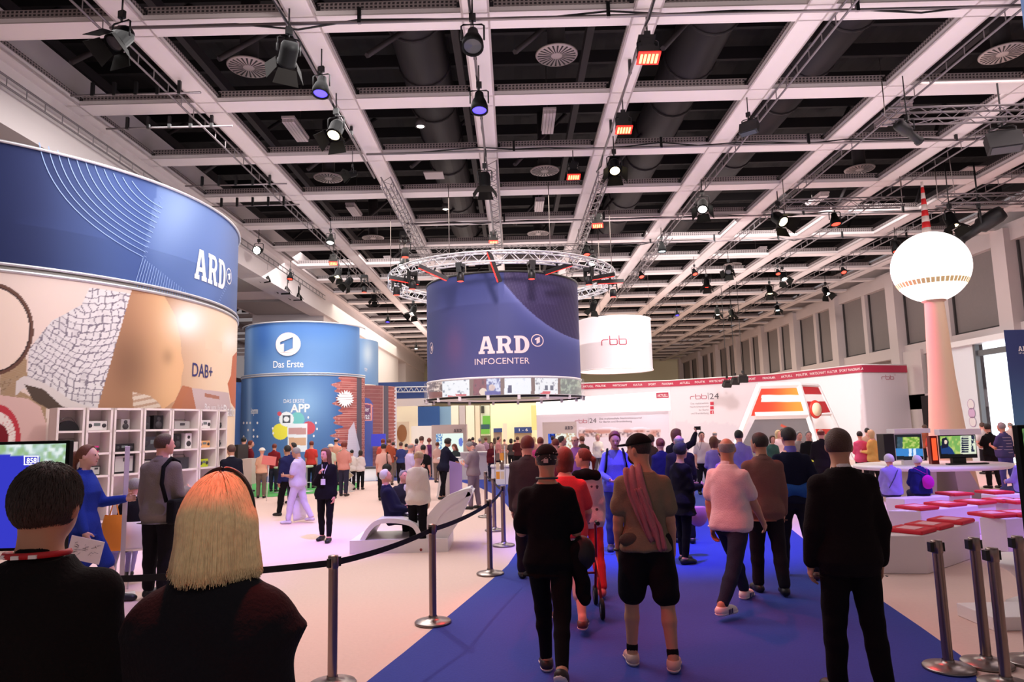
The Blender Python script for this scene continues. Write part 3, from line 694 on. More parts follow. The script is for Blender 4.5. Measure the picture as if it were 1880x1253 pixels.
words = 'AKTUELL POLITIK WIRTSCHAFT KULTUR SPORT PANORAMA'.split(); xs = (1080, 1103, 1138, 1171, 1197, 1226, 1258, 1286, 1316, 1345, 1381, 1413, 1446, 1474, 1503, 1530, 1550, 1571)
for i, x in enumerate(xs):
    ux, vx = RW.hit(x, 690); q = RW.pos(ux, zt-hb*.68); q2 = RW.pos(ux, zt-hb*.30); a = proj(q); b = proj(q2); wd = len(words[i % 6])*1.35*(1.12 if x > 1400 else 1)
    par(txt('lettering', words[i % 6], RW, x-wd, b[1], x+wd, a[1], white_ink, rw, off=.06), rw)
def rbb24(S, x0, y0, x1, y1, p):
    w_ = x1-x0
    par(put2d('lettering', rbb2d(), S, x0, y0+2, x0+w_*.58, y1, red_ink, p), p); par(put2d('divider', ([(0, -.1), (.05, -.1), (.05, 1.05), (0, 1.05)], [(0, 1, 2, 3)]), S, x0+w_*.625, y0, x0+w_*.64, y1, grey_ink, p), p)
    par(txt('lettering', '24', S, x0+w_*.68, y0, x1, y1, grey_ink, p), p)
rbb24(RW, 1267, 722, 1320, 733, rw)
par(put2d('lettering', rbb2d(), RW, 1618, 689, 1641, 697, red_ink, rw), rw); par(put2d('emblem', fill2d(ro), RW, 1641, 687, 1644, 690, red_ink, rw), rw)
for i, (s, x0) in enumerate((('Das multimediale', 1268), ('Nachrichtenportal', 1267), ('für Berlin', 1283), ('und Brandenburg', 1269))):
    par(txt('lettering', s, RW, x0, 739+i*6.1, 1301, 742.4+i*6.1, mat('light_grey_ink', (150, 140, 150), .5), rw), rw)
for y_ in (741, 749, 757): par(put2d('icon', fill2d([[(0, 0), (1, 0), (1, 1), (0, 1)]]), RW, 1304, y_-2.8, 1310.5, y_+3.2, mat('icon_red', (196, 46, 70), .5), rw), rw)
par(txt('lettering', 'f', RW, 1307, 755.5, 1309, 760, white_ink, rw, .03, off=.02), rw)
# white lightbox and the kiosk wall below it
W2 = Wall([aty(985, 770, 37.5)[:2], aty(1228, 770, 36.5)[:2]])
kw = empty('news_counter', (W2.p[1][0], W2.p[1][1], 0), label='pale counter wall lettered rbb 24 with a skyline photo strip', cat='counter')
za = aty(1228, 755, 36.5)[2]
def paint_kw(x, y, u, v):
    c = np.array([210, 200, 212.])+0*x[..., None]; m = (x > 1062) & (x < 1213) & (y > 786+2*np.sin(x/9.)) & (y < 803)
    n = vnoise(x/3., y/3.); c = blend(c, (206, 190, 194), m*1.); c = blend(c, (110, 92, 100), m*sstep(.45, .8, n)*.8*(y > 791)); c = blend(c, (170, 100, 84), m*sstep(.5, .8, vnoise(x/12., y/8.))*.6); c = blend(c, (222, 216, 230), m*sstep(792, 786, y)*1.); return c
par(printed('printed_face', W2, 0, W2.L[-1], 0, za, 320, 70, paint_kw, prt, kw), kw)
rbb24(W2, 1055, 768, 1095, 777, kw)
par(txt('lettering', 'Das multimediale Nachrichtenportal', W2, 1100, 766.5, 1178, 770, grey_ink, kw), kw); par(txt('lettering', 'für Berlin und Brandenburg', W2, 1100, 772.5, 1160, 776, grey_ink, kw), kw)
mb = MB(); a, b = W2.p; V = []
for p_, yt, yb in ((a, aty(1000, 735, 37.5)[2], aty(1000, 762, 37.5)[2]), (b, aty(1228, 719, 36.5)[2], aty(1228, 754, 36.5)[2])):
    V += [(p_[0], p_[1]-.5, yb), (p_[0], p_[1]-.5, yt), (p_[0], p_[1]-.2, yt), (p_[0], p_[1]-.2, yb)]
mb.add(V, ((0, 4, 5, 1), (1, 5, 6, 2), (3, 7, 4, 0), (0, 1, 2, 3), (4, 7, 6, 5), (2, 6, 7, 3))); lbx = mb.build('lightbox', mat('lit_acrylic', (255, 252, 252), .4, emit=1.0))
tag(lbx, 'long glowing white lightbox panel hung above the news counter', 'lightbox')
W3 = Wall([a-np.array([0, .52]), b-np.array([0, .52])]); put2d('label_plate', ([(0, 0), (1, 0), (1, 1), (0, 1)], [(0, 1, 2, 3)]), W3, 1205, 721, 1228, 731.5, mat('band_red', (178, 42, 72)), lbx); txt('lettering', 'AKTUELL', W3, 1207, 724, 1226, 729, white_ink, lbx, off=.02)

# ---- orange cabin
Yc = 30.0; cab = empty('studio_cabin', aty(1430, 860, Yc), label='white framed cabin with orange red panels and a round badge, by the partition wall', cat='booth')
def bar3(name, pts, r_, m, p): 
    mb = MB(); mb.tube(pts, r_, 4); return par(mb.build(name, m, p), p)
P = lambda x, y, Y=Yc: aty(x, y, Y)
og = print_mat('orange_print')
def plate(name, q, m, p, th=.06):
    V = [np.array(v) for v in q]; n = np.cross(V[1]-V[0], V[3]-V[0]); n = n/np.linalg.norm(n)*th; k = len(V)
    mb = MB(); mb.add(V+[v+n for v in V], [tuple(range(k)), tuple(range(k, 2*k))[::-1]]+[(i, k+i, k+(i+1) % k, (i+1) % k) for i in range(k)]); o = mb.build(name, m, p); return par(o, p) if p else o
for (pp) in ([(1394, 708), (1334, 860)], [(1466, 706), (1513, 860)], [(1386, 764), (1482, 762)], [(1392, 709), (1468, 707)]):
    bar3('frame_bar', [P(*pp[0], Yc-.03), P(*pp[1], Yc-.03)], .16 if pp[0][1] > 750 else .13, white_m, cab)
for (pp) in ([(1502, 709, 31.2), (1572, 860, 31.2)], [(1468, 707, Yc), (1502, 709, 31.2)], [(1482, 762, Yc), (1525, 760, 31.2)]):
    bar3('frame_bar', [P(*pp[0]), P(*pp[1])], .09, white_m, cab)
o_m = mat('orange_panel', (214, 84, 36), .4); o2 = mat('amber_panel', (228, 132, 50), .4); r_m = mat('red_panel', (206, 52, 40), .4)
def quadprint(name, q, Ys, nu, nv, paint, m, p):
    c = [P(*q[i], Ys[i]) for i in range(4)]; uu, vv = np.meshgrid(np.linspace(0, 1, nu), np.linspace(0, 1, nv)); uu = uu[..., None]; vv = vv[..., None]
    G = (c[0]*(1-uu)+c[1]*uu)*(1-vv)+(c[3]*(1-uu)+c[2]*uu)*vv; x, y = proj(G); return par(print_grid(name, G, paint(x, y), m, p), p)
def pcab(x, y):
    t = sstep(1400, 1470, x); c = np.array([200, 60, 44.])*(1-t)[..., None]+np.array([226, 140, 58.])*t[..., None]
    return blend(c, (244, 238, 236), sstep(725.3, 726, y)*sstep(738.5, 737.8, y)*(x > 1398))
quadprint('panel', [(1379, 764), (1482, 762), (1466, 708), (1394, 710)], (Yc-.02,)*4, 60, 60, pcab, og, cab)
quadprint('panel', [(1486, 760), (1525, 758), (1502, 711), (1469, 709)], (Yc, 31.15, 31.15, Yc), 40, 50, lambda x, y: blend(np.array([186, 44, 50.])+0*x[..., None], (244, 238, 236), sstep(724, 725, y)*sstep(738, 737, y)), og, cab)
q = arc(0, 0, 1, 1, 90, 270, 8)
bd_ = P(1497, 752, Yc-.3); M = Matrix.Translation(bd_) @ Euler((RAD(90), 0, RAD(28))).to_matrix().to_4x4()
par(MB().lathe([(0.001, .06), (.36, .06), (.40, .0), (0.001, 0)], 28, M).build('badge_ring', r_m, cab), cab); par(MB().lathe([(0.001, .085), (.29, .085), (.29, .05)], 28, M).build('badge', mat('badge_cream', (240, 214, 180)), cab), cab)
plate('window_glass', [P(1342, 858, Yc+.1), P(1506, 858, Yc+.1), P(1480, 768, Yc+.1), P(1386, 770, Yc+.1)], mat('cabin_glass', (70, 66, 70), .12, alpha=.55), cab, .02)
plate('lamp_bar', [P(1432, 783, Yc+.5), P(1444, 788, Yc+.5), P(1444, 784, Yc+.5), P(1434, 779, Yc+.5)], mat('neon_red', (255, 90, 50), emit=3), cab)
plate('counter_front', [P(1498, 800, Yc), P(1530, 800, 31), P(1526, 788, 31), P(1497, 788, Yc)], mat('red_panel', (206, 52, 40)), cab)

# ---- ARD kiosks
kf = beige_m
def kiosk(x0, x1, yt, Y, sx0, sx1, sy0, sy1, lab, paint):
    a = aty(x0, 850, Y); b = aty(x1, 850, Y); zt = aty(x0, yt, Y)[2]; k = empty('info_kiosk', ((a[0]+b[0])/2, Y, 0), label=lab, cat='kiosk')
    W = Wall([(a[0], Y), (b[0], Y)]); s0, s1 = aty(sx0, sy0, Y), aty(sx1, sy1, Y)
    mb = MB(); w_ = b[0]-a[0]; c = (a[0]+b[0])/2
    mb.box((c, Y+.3, (s0[2]+zt)/2), (w_, .6, zt-s0[2])); mb.box(((a[0]+s0[0])/2, Y+.3, s0[2]/2), (s0[0]-a[0], .6, s0[2])); mb.box(((b[0]+s1[0])/2, Y+.3, s0[2]/2), (b[0]-s1[0], .6, s0[2]))
    mb.box((c, Y+.3, s1[2]/2), (s1[0]-s0[0], .6, s1[2])); par(mb.build('housing', kf, k), k)
    WS = Wall([(s0[0], Y+.12), (s1[0], Y+.12)]); par(printed('screen', WS, 0, WS.L[-1], s1[2], s0[2], 50, 40, paint, screen_m, k), k)
    ex = (x0+x1)/2
    par(put2d('lettering', fill2d(slab_word()), W, x1-24, yt+7, x1-9, yt+13, grey_ink, k), k); par(put2d('emblem', fill2d(ro), W, x1-8, yt+5, x1-5, yt+8, grey_ink, k), k)
    return k
def pk1(x, y, u, v):
    c = np.array([226, 240, 232.])+0*x[..., None]; c = blend(c, (60, 110, 180), ((x < 812) & (vnoise(x/2, y/2) > .5))*.8); c = blend(c, (90, 110, 200), (np.hypot((x-846)/4, (y-812)/8) < 1)*.9); return c
def pk2(x, y, u, v):
    c = np.array([30, 40, 110.])+0*x[..., None]; c = blend(c, (230, 230, 220), ((x > 1020))*1.); c = blend(c, (190, 150, 110), ((x > 1020) & (vnoise(x/3, y/3) > .55))*.8); c = blend(c, (70, 110, 220), ((x < 1016) & (vnoise(x/3, y/3) > .5))*.9); return c
kiosk(793, 857, 781, 26, 800, 851, 797, 848, 'beige information kiosk with a bright screen behind the lavender counter', pk1)
kiosk(999, 1061, 776, 27, 1006, 1058, 797, 850, 'beige information kiosk with a dark screen behind the walking queue', pk2)

# ---- far background between the drums
far = []
def slab(name, x0, y0, x1, y1, Y, m, lab, cat, th=.2, group=None):
    a = aty(x0, y0, Y); b = aty(x1, y1, Y); mb = MB(); mb.box(((a[0]+b[0])/2, Y+th/2, (a[2]+b[2])/2), (abs(b[0]-a[0]), th, abs(a[2]-b[2])))
    o = mb.build(name, m); tag(o, lab, cat, group); return o
cream = mat('cream_board', (238, 230, 206), .6); navy = mat('navy_board', (34, 60, 122), .5)
slab('truss_fascia', 690, 703, 790, 731, 40, navy, 'navy fabric fascia band between the brick print and the centre drum', 'fascia')
bt = empty('truss', aty(735, 716, 39.6), label='small grey truss in front of the navy fascia band', cat='truss')
mb = MB(); 
for yy in (712, 721): mb.tube([aty(700, yy, 39.6), aty(790, yy-1.5, 39.6)], .03, 5)
par(mb.build('chord', alu, bt), bt); mb = MB()
for i in range(18): mb.tube([aty(700+i*5, 712 if i % 2 else 721, 39.6), aty(705+i*5, 721 if i % 2 else 712, 39.6)], .015, 4)
par(mb.build('lattice', alu, bt), bt)
slab('booth_wall', 728, 731, 792, 745, 42, mat('pinkish_board', (226, 214, 214)), 'pale booth header under the navy fascia', 'booth')
slab('booth_wall', 728, 745, 767, 830, 43, cream, 'cream booth wall left of the blue panel', 'booth')
slab('display_board', 767, 747, 807, 783, 41, mat('blue_board', (38, 84, 150), .5), 'square blue display board on the far booth', 'board')
slab('display_board', 807, 747, 828, 783, 41.3, mat('blue_glass_board', (130, 170, 200), .4), 'pale blue glass board right of the square blue one', 'board')
slab('display_board', 755, 783, 795, 830, 40, mat('white_board', (236, 236, 236)), 'white display board low behind the visitors', 'board')
for i, (x0, x1, c, nm) in enumerate(((828, 843, (236, 232, 216), 'cream'), (843, 855, (188, 178, 182), 'grey'), (855, 872, (240, 232, 212), 'yellowish'), (872, 882, (222, 212, 190), 'tan'))):
    slab('booth_pillar', x0, 745, x1, 835, 44, mat('pillar_%s' % nm, c), nm+' booth pillar in the bright far aisle', 'pillar')
ps = slab('poster', 882, 745, 900, 800, 42, mat('poster_white', (232, 240, 214)), 'hanging poster with green print and a dark top, far centre', 'poster')
slab('poster_print', 886, 764, 900, 786, 41.9, mat('poster_green', (110, 190, 70)), None, None).parent = ps
slab('poster_print', 883, 780, 899, 788, 41.85, mat('poster_slate', (50, 90, 100)), None, None).parent = ps
slab('poster_print', 883, 788, 899, 797, 41.85, mat('poster_green', (110, 190, 70)), None, None).parent = ps
slab('poster_print', 883, 746, 889, 759, 41.85, mat('poster_dark', (60, 62, 50)), None, None).parent = ps
for c in ps.children: 
    for k in ('label', 'category'): 
        if k in c: del c[k]
sg = slab('gate_sign', 906, 787, 922, 794, 46, navy, 'small navy sign over the far left doorway', 'sign'); sg2 = slab('gate_sign', 944, 785, 977, 795, 46, navy, 'navy sign reading 1 - 6 over the far doorway', 'sign')
WS = Wall([(aty(944, 790, 45.95)[0], 45.95), (aty(977, 790, 45.95)[0], 45.95)]); txt('lettering', '1 - 6', WS, 953, 787, 969, 792, white_ink, sg2)
slab('booth_pillar', 923, 778, 932, 840, 40, cream, 'slim cream post right of the small navy sign', 'pillar')
slab('exit_door', 906, 794, 922, 835, 46.2, mat('far_door', (150, 130, 120)), 'far doorway under the small navy sign', 'doorway')
slab('exit_door', 944, 795, 977, 835, 46.2, mat('far_door2', (170, 150, 120)), 'far doorway under the sign reading 1 - 6', 'doorway')
fl2 = slab('far_booth_wall', 900, 742, 1000, 835, 47, mat('bright_board', (244, 240, 200)), 'bright yellowish wall with the far doorways', 'wall')
op = slab('poster', 728, 775, 752, 830, 39, mat('poster_tan', (224, 206, 180)), 'poster of a brown haired head at the end of the brick print', 'poster')
mb = MB(); mb.add([aty(x, y, 38.95) for x, y in [(738+9*math.cos(a), 796+16*math.sin(a)) for a in np.linspace(0, 2*PI, 20)[:-1]]], [tuple(range(19))]); mb.build('poster_print', mat('poster_brown', (150, 100, 60)), op)
slab('poster', 975, 745, 990, 790, 43, mat('poster_yellow', (240, 226, 150)), 'narrow yellow poster left of the beige kiosk', 'poster')
# ================================================================ CEILING FIXTURES
def glow(name, rgb, s):
    m = mat(name, rgb, .4, emit=s); m.cycles.emission_sampling = 'NONE'; return m
LENS = {'warm': glow('lens_warm', (255, 232, 176), 6), 'white': glow('lens_white', (255, 250, 240), 8), 'blue': glow('lens_blue', (70, 58, 255), 3.2), 'red': glow('lens_red', (255, 60, 44), 3.5), 'off': mat('lens_off', (60, 60, 66), .1), 'hot': glow('lens_hot', (255, 248, 226), 60), 'cyan': glow('lens_cyan', (200, 244, 255), 7)}
GL = {'red': glow('glow_red', (255, 40, 30), 2.2), 'bars': glow('led_bars', (255, 150, 90), 5)}
shiny = mat('gloss_black', (8, 8, 9), .55, spec=.12)
flapm = mat('barn_inside', (20, 18, 16), .7, spec=.1)
trussm = mat('truss_grey', (128, 120, 122), .45, .5)
_lamp = {}
def lamp_parts(kind):
    if kind in _lamp: return _lamp[kind]
    P = []
    I = Matrix.Identity(4)
    mb = MB(); mb.box((0, 0, -.02), (.09, .05, .10)); mb.tube([(0, 0, -.05), (0, 0, -.12)], .016, 6); P.append(('clamp', mb.mesh(), black_m, False))
    mb = MB(); mb.tube([(-.15, 0, -.34), (-.15, 0, -.14), (-.12, 0, -.12), (.12, 0, -.12), (.15, 0, -.14), (.15, 0, -.34)], .013, 5); P.append(('yoke', mb.mesh(), black_m, False))
    # head is built along -Z about the pivot (0,0,-.34)
    if kind == 'fresnel':
        mb = MB(); mb.lathe([(.001, .17), (.09, .17), (.12, .10), (.12, -.12), (.13, -.13), (.13, -.16), (.10, -.16)], 16); P.append(('housing', mb.mesh(), shiny, True))
        mb = MB(); mb.lathe([(.001, -.145), (.06, -.15), (.105, -.145)], 16); P.append(('lens', mb.mesh(), 'LENS', True))
        for a in range(4):
            M = Matrix.Rotation(PI/2*a, 4, 'Z'); mb = MB(); mb.add([M@Vector(v) for v in ((.13, -.12, -.16), (.13, .12, -.16), (.24, .17, -.33), (.24, -.17, -.33), (.136, -.12, -.158), (.136, .12, -.158), (.246, .17, -.328), (.246, -.17, -.328))], ((0, 1, 2, 3), (7, 6, 5, 4), (0, 3, 7, 4), (1, 5, 6, 2), (2, 6, 7, 3)))
            P.append(('barn_door', mb.mesh(), flapm, True))
    elif kind == 'par':
        mb = MB(); mb.lathe([(.001, .20), (.07, .19), (.08, .10), (.11, .04), (.14, -.05), (.145, -.15), (.12, -.15), (.11, -.08)], 18); P.append(('housing', mb.mesh(), shiny, True))
        mb = MB(); mb.lathe([(.001, -.115), (.118, -.125)], 18); P.append(('lens', mb.mesh(), 'LENS', True))
    elif kind == 'led':
        mb = MB(); mb.add([(-.13, -.1, .30), (.13, -.1, .30), (.13, .1, .30), (-.13, .1, .30), (-.07, -.06, .10), (.07, -.06, .10), (.07, .06, .10), (-.07, .06, .10)], ((0, 1, 2, 3), (7, 6, 5, 4), (0, 4, 5, 1), (1, 5, 6, 2), (2, 6, 7, 3), (3, 7, 4, 0))); P.append(('mount', mb.mesh(), black_m, True))
        mb = MB(); mb.box((0, 0, .02), (.30, .20, .12)); mb.box((0, .0, .10), (.20, .14, .08)); P.append(('housing', mb.mesh(), black_m, True))
        mb = MB(); mb.box((0, 0, -.05), (.32, .24, .02)); P.append(('red_bezel', mb.mesh(), GL['red'], True))
        for k in range(5): mb = MB(); mb.box((-.11+.055*k, 0, -.062), (.034, .17, .012)); P.append(('led_bar', mb.mesh(), GL['bars'], True))
    elif kind == 'head':
        mb = MB(); mb.box((0, 0, .16), (.26, .2, .12)); mb.box((-.13, 0, .05), (.04, .14, .24)); mb.box((.13, 0, .05), (.04, .14, .24)); P.append(('base', mb.mesh(), black_m, False))
        mb = MB(); mb.lathe([(.001, .10), (.09, .09), (.11, 0), (.11, -.16), (.09, -.17)], 14); P.append(('housing', mb.mesh(), black_m, True))
        mb = MB(); mb.lathe([(.001, -.165), (.095, -.168)], 14); P.append(('lens', mb.mesh(), 'LENS', True))
    elif kind == 'profile':
        mb = MB(); mb.lathe([(.001, .34), (.10, .33), (.12, .26), (.12, .0), (.08, -.04), (.08, -.28), (.10, -.30), (.10, -.36), (.08, -.36)], 14); P.append(('housing', mb.mesh(), black_m, True))
        mb = MB(); mb.lathe([(.001, -.33), (.085, -.335)], 14); P.append(('lens', mb.mesh(), 'LENS', True))
    elif kind == 'flood':
        mb = MB(); mb.box((0, 0, 0), (.40, .16, .26)); mb.box((0, 0, .15), (.3, .12, .06)); P.append(('housing', mb.mesh(), black_m, True))
        mb = MB(); mb.box((0, 0, -.135), (.34, .12, .01)); P.append(('lens', mb.mesh(), 'LENS', True))
    _lamp[kind] = P; return P
def lamp(px, py, kind, col, tilt=25, az=0., s=1., z=8.62, label='', drop=None, group=None, name='spotlight'):
    head = atz(px, py, z-.34*s); 
    o = empty(name, (head[0], head[1], z), RAD(az), label=label, cat='spotlight', group=group); o.scale = (s, s, s)
    for (n, me, m, rot) in lamp_parts(kind):
        if m == 'LENS': m = LENS[col]; me = me if me.get('c') in (None, col) else me.copy(); me['c'] = col; 
        if len(me.materials) == 0: me.materials.append(m)
        elif me.materials[0] != m:
            me = me.copy(); me.materials[0] = m
        c = link_mesh(n, me, None, o, (0, 0, -.34) if rot else None, (RAD(tilt), 0, 0) if rot else None)
    if z < BZ-.25:
        mb = MB(); mb.tube([(0, 0, 0), (0, 0, (BZ-z)/s)], .012, 5); mb.build('drop_pole', black_m, o)
    return o
# tilt>0 throws the beam towards +Y rotated by az; az 180 = towards the camera
LP = [(222, 70, 'fresnel', 'off', 35, 160, 1.25, 'unlit barn door spotlight at the top left beam corner'),
 (530, 98, 'fresnel', 'warm', 60, 30, 1.25, 'barn door spotlight with a warm slit above the upper blue lamp'),
 (590, 160, 'par', 'blue', 12, 170, 1.1, 'glowing blue can light on the second beam from the left'),
 (617, 238, 'fresnel', 'warm', 30, 165, 1.25, 'bright warm barn door spotlight below the left blue can light'),
 (868, 74, 'par', 'off', 25, 180, 1.25, 'unlit glossy black can light on the middle beam near the top'),
 (880, 190, 'par', 'blue', 10, 180, 1.2, 'glowing blue can light on the middle beam'),
 (890, 332, 'fresnel', 'white', 0, 0, 1.25, 'barn door spotlight pointing straight down on the middle beam'),
 (647, 320, 'fresnel', 'white', 65, 120, .7, 'small white lit lamp beside the round vent, left centre'),
 (1190, 102, 'led', 'red', 15, 180, 1.2, 'red LED panel light nearest the top, right of the middle beam'),
 (1145, 235, 'led', 'red', 15, 180, 1.1, 'red LED panel light, second down the right centre beam'),
 (1053, 322, 'led', 'red', 12, 180, 1.05, 'red LED panel light hung beside the round vent near the middle'),
 (1128, 306, 'fresnel', 'warm', 35, 175, 1.2, 'bright warm barn door spotlight on the right centre beam'),
 (1375, 236, 'flood', 'off', 20, 140, 1.0, 'dark floodlight on the beam right of the red LED lights'),
 (1097, 412, 'led', 'red', 15, 170, 1.1, 'red LED panel light above the ring truss, right centre beam'),
 (906, 442, 'led', 'red', 5, 180, 1.0, 'red LED panel light straight above the dark blue drum'),
 (1290, 378, 'fresnel', 'white', 40, 160, 1.25, 'barn door spotlight with a white flap on the fourth beam'),
 (1430, 402, 'fresnel', 'warm', 50, 200, 1.5, 'large black barn door spotlight at the left end of the short truss'),
 (1533, 404, 'par', 'red', 15, 180, 1.2, 'red can light under the short truss'),
 (1215, 455, 'par', 'cyan', 5, 180, 1.1, 'white can light alone on the fourth beam'),
 (1177, 505, 'par', 'red', 30, 190, .9, 'small red lamp on the beam above the white drum'),
 (1275, 500, 'par', 'red', 30, 190, .9, 'small red lamp right of the one above the white drum'),
 (1297, 520, 'fresnel', 'red', 20, 160, 1.2, 'red tinted barn door spotlight near the centre right beams'),
 (1338, 495, 'fresnel', 'off', 45, 150, 1.2, 'barn door spotlight with bright flap in a tall yoke'),
 (1413, 533, 'fresnel', 'warm', 25, 170, 1.2, 'warm barn door spotlight below the twin spotlights'),
 (1437, 508, 'fresnel', 'white', 35, 190, 1.2, 'silver barn door spotlight beside a small red lamp'),
 (1428, 500, 'par', 'red', 30, 170, .8, 'small red lamp behind the silver barn door spotlight'),
 (1548, 497, 'par', 'red', 35, 170, .9, 'small red lamp left of the glowing ball'),
 (1516, 535, 'fresnel', 'white', 30, 200, 1.25, 'barn door spotlight with white flaps, lower right of the beams'),
 (1243, 576, 'par', 'blue', 20, 180, .9, 'small blue lit lamp right of the white drum'),
 (1317, 573, 'fresnel', 'white', 25, 170, 1.1, 'small spotlight near the bottom of the right beams'),
 (1343, 575, 'fresnel', 'warm', 15, 180, 1.2, 'warm lit spotlight low between the right beams'),
 (1427, 566, 'fresnel', 'cyan', 30, 170, 1.0, 'small cool white spotlight before the right wall windows'),
 (1645, 455, 'par', 'red', 15, 175, 1.2, 'red can light just left of the glowing ball'),
 (475, 460, 'par', 'hot', 75, 175, 1.1, 'brilliant starburst lamp beside the end of the left banner'),
 (485, 497, 'fresnel', 'warm', 15, 150, 1.2, 'spotlight just below the brilliant starburst lamp'),
 (522, 520, 'fresnel', 'warm', 10, 180, 1.25, 'warm spotlight in a round yoke on the left truss'),
 (533, 508, 'par', 'red', 15, 180, .9, 'red lamp behind the pair of spotlights on the left truss'),
 (544, 533, 'fresnel', 'off', 5, 180, 1.25, 'unlit barn door spotlight at the right of the left truss group'),
 (607, 440, 'par', 'white', 20, 180, 1.0, 'white lit lamp on the left beam above the red LED light'),
 (612, 482, 'led', 'red', 20, 190, 1.0, 'red LED panel light on the left beam'),
 (621, 502, 'fresnel', 'warm', 25, 160, 1.1, 'warm spotlight just below the left red LED light'),
 (640, 518, 'fresnel', 'warm', 40, 130, 1.2, 'wide open barn door spotlight on the left beam'),
 (669, 530, 'head', 'red', 5, 180, 1.1, 'dark moving head with red lens left of the ring truss'),
 (687, 547, 'fresnel', 'off', 20, 180, 1.0, 'small dark spotlight below the left beam end'),
 (744, 462, 'head', 'red', 5, 180, 1.3, 'large dark moving head with red lens above the ring truss'),
 (742, 484, 'fresnel', 'white', 40, 150, 1.3, 'barn door spotlight with white flap by the large moving head'),
 (1088, 478, 'fresnel', 'white', 35, 160, 1.2, 'barn door spotlight with white flap right above the ring truss'),
 (1077, 462, 'par', 'red', 15, 180, 1.0, 'red lamp right above the ring truss'),
 (712, 588, 'par', 'blue', 15, 180, 1.0, 'small blue lit lamp left of the dark blue drum'),
 (764, 638, 'par', 'white', 20, 180, 1.0, 'far white lit lamp left of the dark blue drum')]
for (x, y, k, c, t, az, s, lab) in LP: lamp(x, y, k, c, t, az, s, label=lab)
# short trusses
def truss(p0, p1, w_=.28, name='truss', lab='', n=None, flat=False, group=None):
    p0 = Vector(p0); p1 = Vector(p1); d = (p1-p0); L = d.length; d.normalize(); s = d.cross(Vector((0, 0, 1))).normalized()*w_/2; u = Vector((0, 0, w_/2))
    t = empty(name, p0, label=lab, cat='truss', group=group); off = [s+u, -s+u] if flat else [s+u, s-u, -s-u, -s+u]
    if flat: off = [u, -u]
    for q in off: MB().tube([q, d*L+q], .022, 6).build('chord', trussm, t)
    n = n or max(2, int(L/(w_*1.25))); mb = MB()
    for i in range(n):
        a = d*(L*i/n); b = d*(L*(i+1)/n)
        if flat: mb.tube([a+off[0], a+off[1]], .012, 4)
        else:
            for k in range(4):
                q0, q1 = off[k], off[(k+1) % 4]; mb.tube([a+(q0 if i % 2 else q1), b+(q1 if i % 2 else q0)], .010, 3, caps=False)
    o = mb.build('lattice', trussm, t); o['kind'] = 'stuff'; return t
for i, (x, y0, y1, lab) in enumerate(((-6.86, 2, 37, 'ladder shaped lighting rail along the far left ceiling beam'), (5.86, 3, 45, 'ladder shaped lighting rail along the beam right of the red LED lights'), (8.86, 3, 50, 'ladder shaped lighting rail along the beam that passes above the small red can light'), (11.86, 6, 56, 'ladder shaped lighting rail passing behind the glowing ball spire'), (14.86, 10, 60, 'ladder shaped lighting rail nearest the right wall'))):
    truss((x, y0, 8.86), (x, y1, 8.86), .22, 'lighting_rail', lab, n=int((y1-y0)/.55), flat=True)
truss((-9.4, 2, 8.55), (-9.4, 34, 8.55), .2, 'lighting_rail', 'lighting rail running along the left wall beam', n=60, flat=True)
for i, (x, y0, y1, lab) in enumerate(((-3.35, 18, 27, 'box truss along the second beam from the left, behind its cable pipe'), (-.42, 17, 27, 'box truss along the middle beam above the drum'), (2.62, 18, 30, 'box truss along the right centre beam'), (5.75, 24, 34, 'box truss along the fourth beam above the white drum'))):
    truss((x, y0, 8.6), (x, y1, 8.6), .26, 'truss', lab)
pipe_m = mat('pipe_grey', (150, 140, 142), .35, .7); cable_m = mat('cable_black', (14, 13, 15), .6)
def pipe(p0, p1, lab, r_=.028, cables=True):
    t = empty('lighting_pipe', p0, label=lab, cat='pipe'); v = Vector(p1)-Vector(p0); MB().tube([(0, 0, 0), v], r_, 7).build('pipe', pipe_m, t)
    if cables:
        n = 24; pts = [v*(i/n)+Vector((random.uniform(-.03, .03), 0, .05+random.uniform(-.07, .03)*(1+2*(i % 5 == 3)))) for i in range(n+1)]; MB().tube(pts, .018, 5).build('cable', cable_m, t)
    for k in range(1, 6): MB().box(v*(k/6)+Vector((0, 0, .12)), (.06, .06, .28)).build('hanger', black_m, t)
random.seed(3)
pipe((-3.66, 2, 8.72), (-3.66, 18, 8.72), 'cable wrapped pipe under the second beam carrying the left blue can light')
pipe((-.56, 2, 8.72), (-.56, 17, 8.72), 'cable wrapped pipe under the middle beam carrying the middle blue can light')
pipe((2.45, 2, 8.72), (2.45, 18, 8.72), 'cable wrapped pipe under the beam carrying the red LED lights')
for (yr, x0, x1, lab) in ((11.0, -6.8, 19, 'long cross pipe near the top of the ceiling grid'), (16.7, -3.6, 19, 'cross pipe at the third row of ceiling beams'), (22.8, -3.6, 17, 'cross pipe at the fifth row of ceiling beams'), (26, 3, 18, 'cross pipe far down the right ceiling beams')):
    pipe((x0, yr, 8.86), (x1, yr, 8.86), lab, .03)
for i, (pa, pb) in enumerate((((130, 176), (365, 166)), ((195, 237), (425, 229)), ((340, 342), (525, 336)), ((378, 380), (548, 374)))):
    a = atz(*pa, 8.7); b = atz(*pb, 8.7); b[1] = a[1]; o = pipe(a, b, 'short cross pipe from the left wall rail, number %s from the front' % ('one', 'two', 'three', 'four')[i], .022, False)
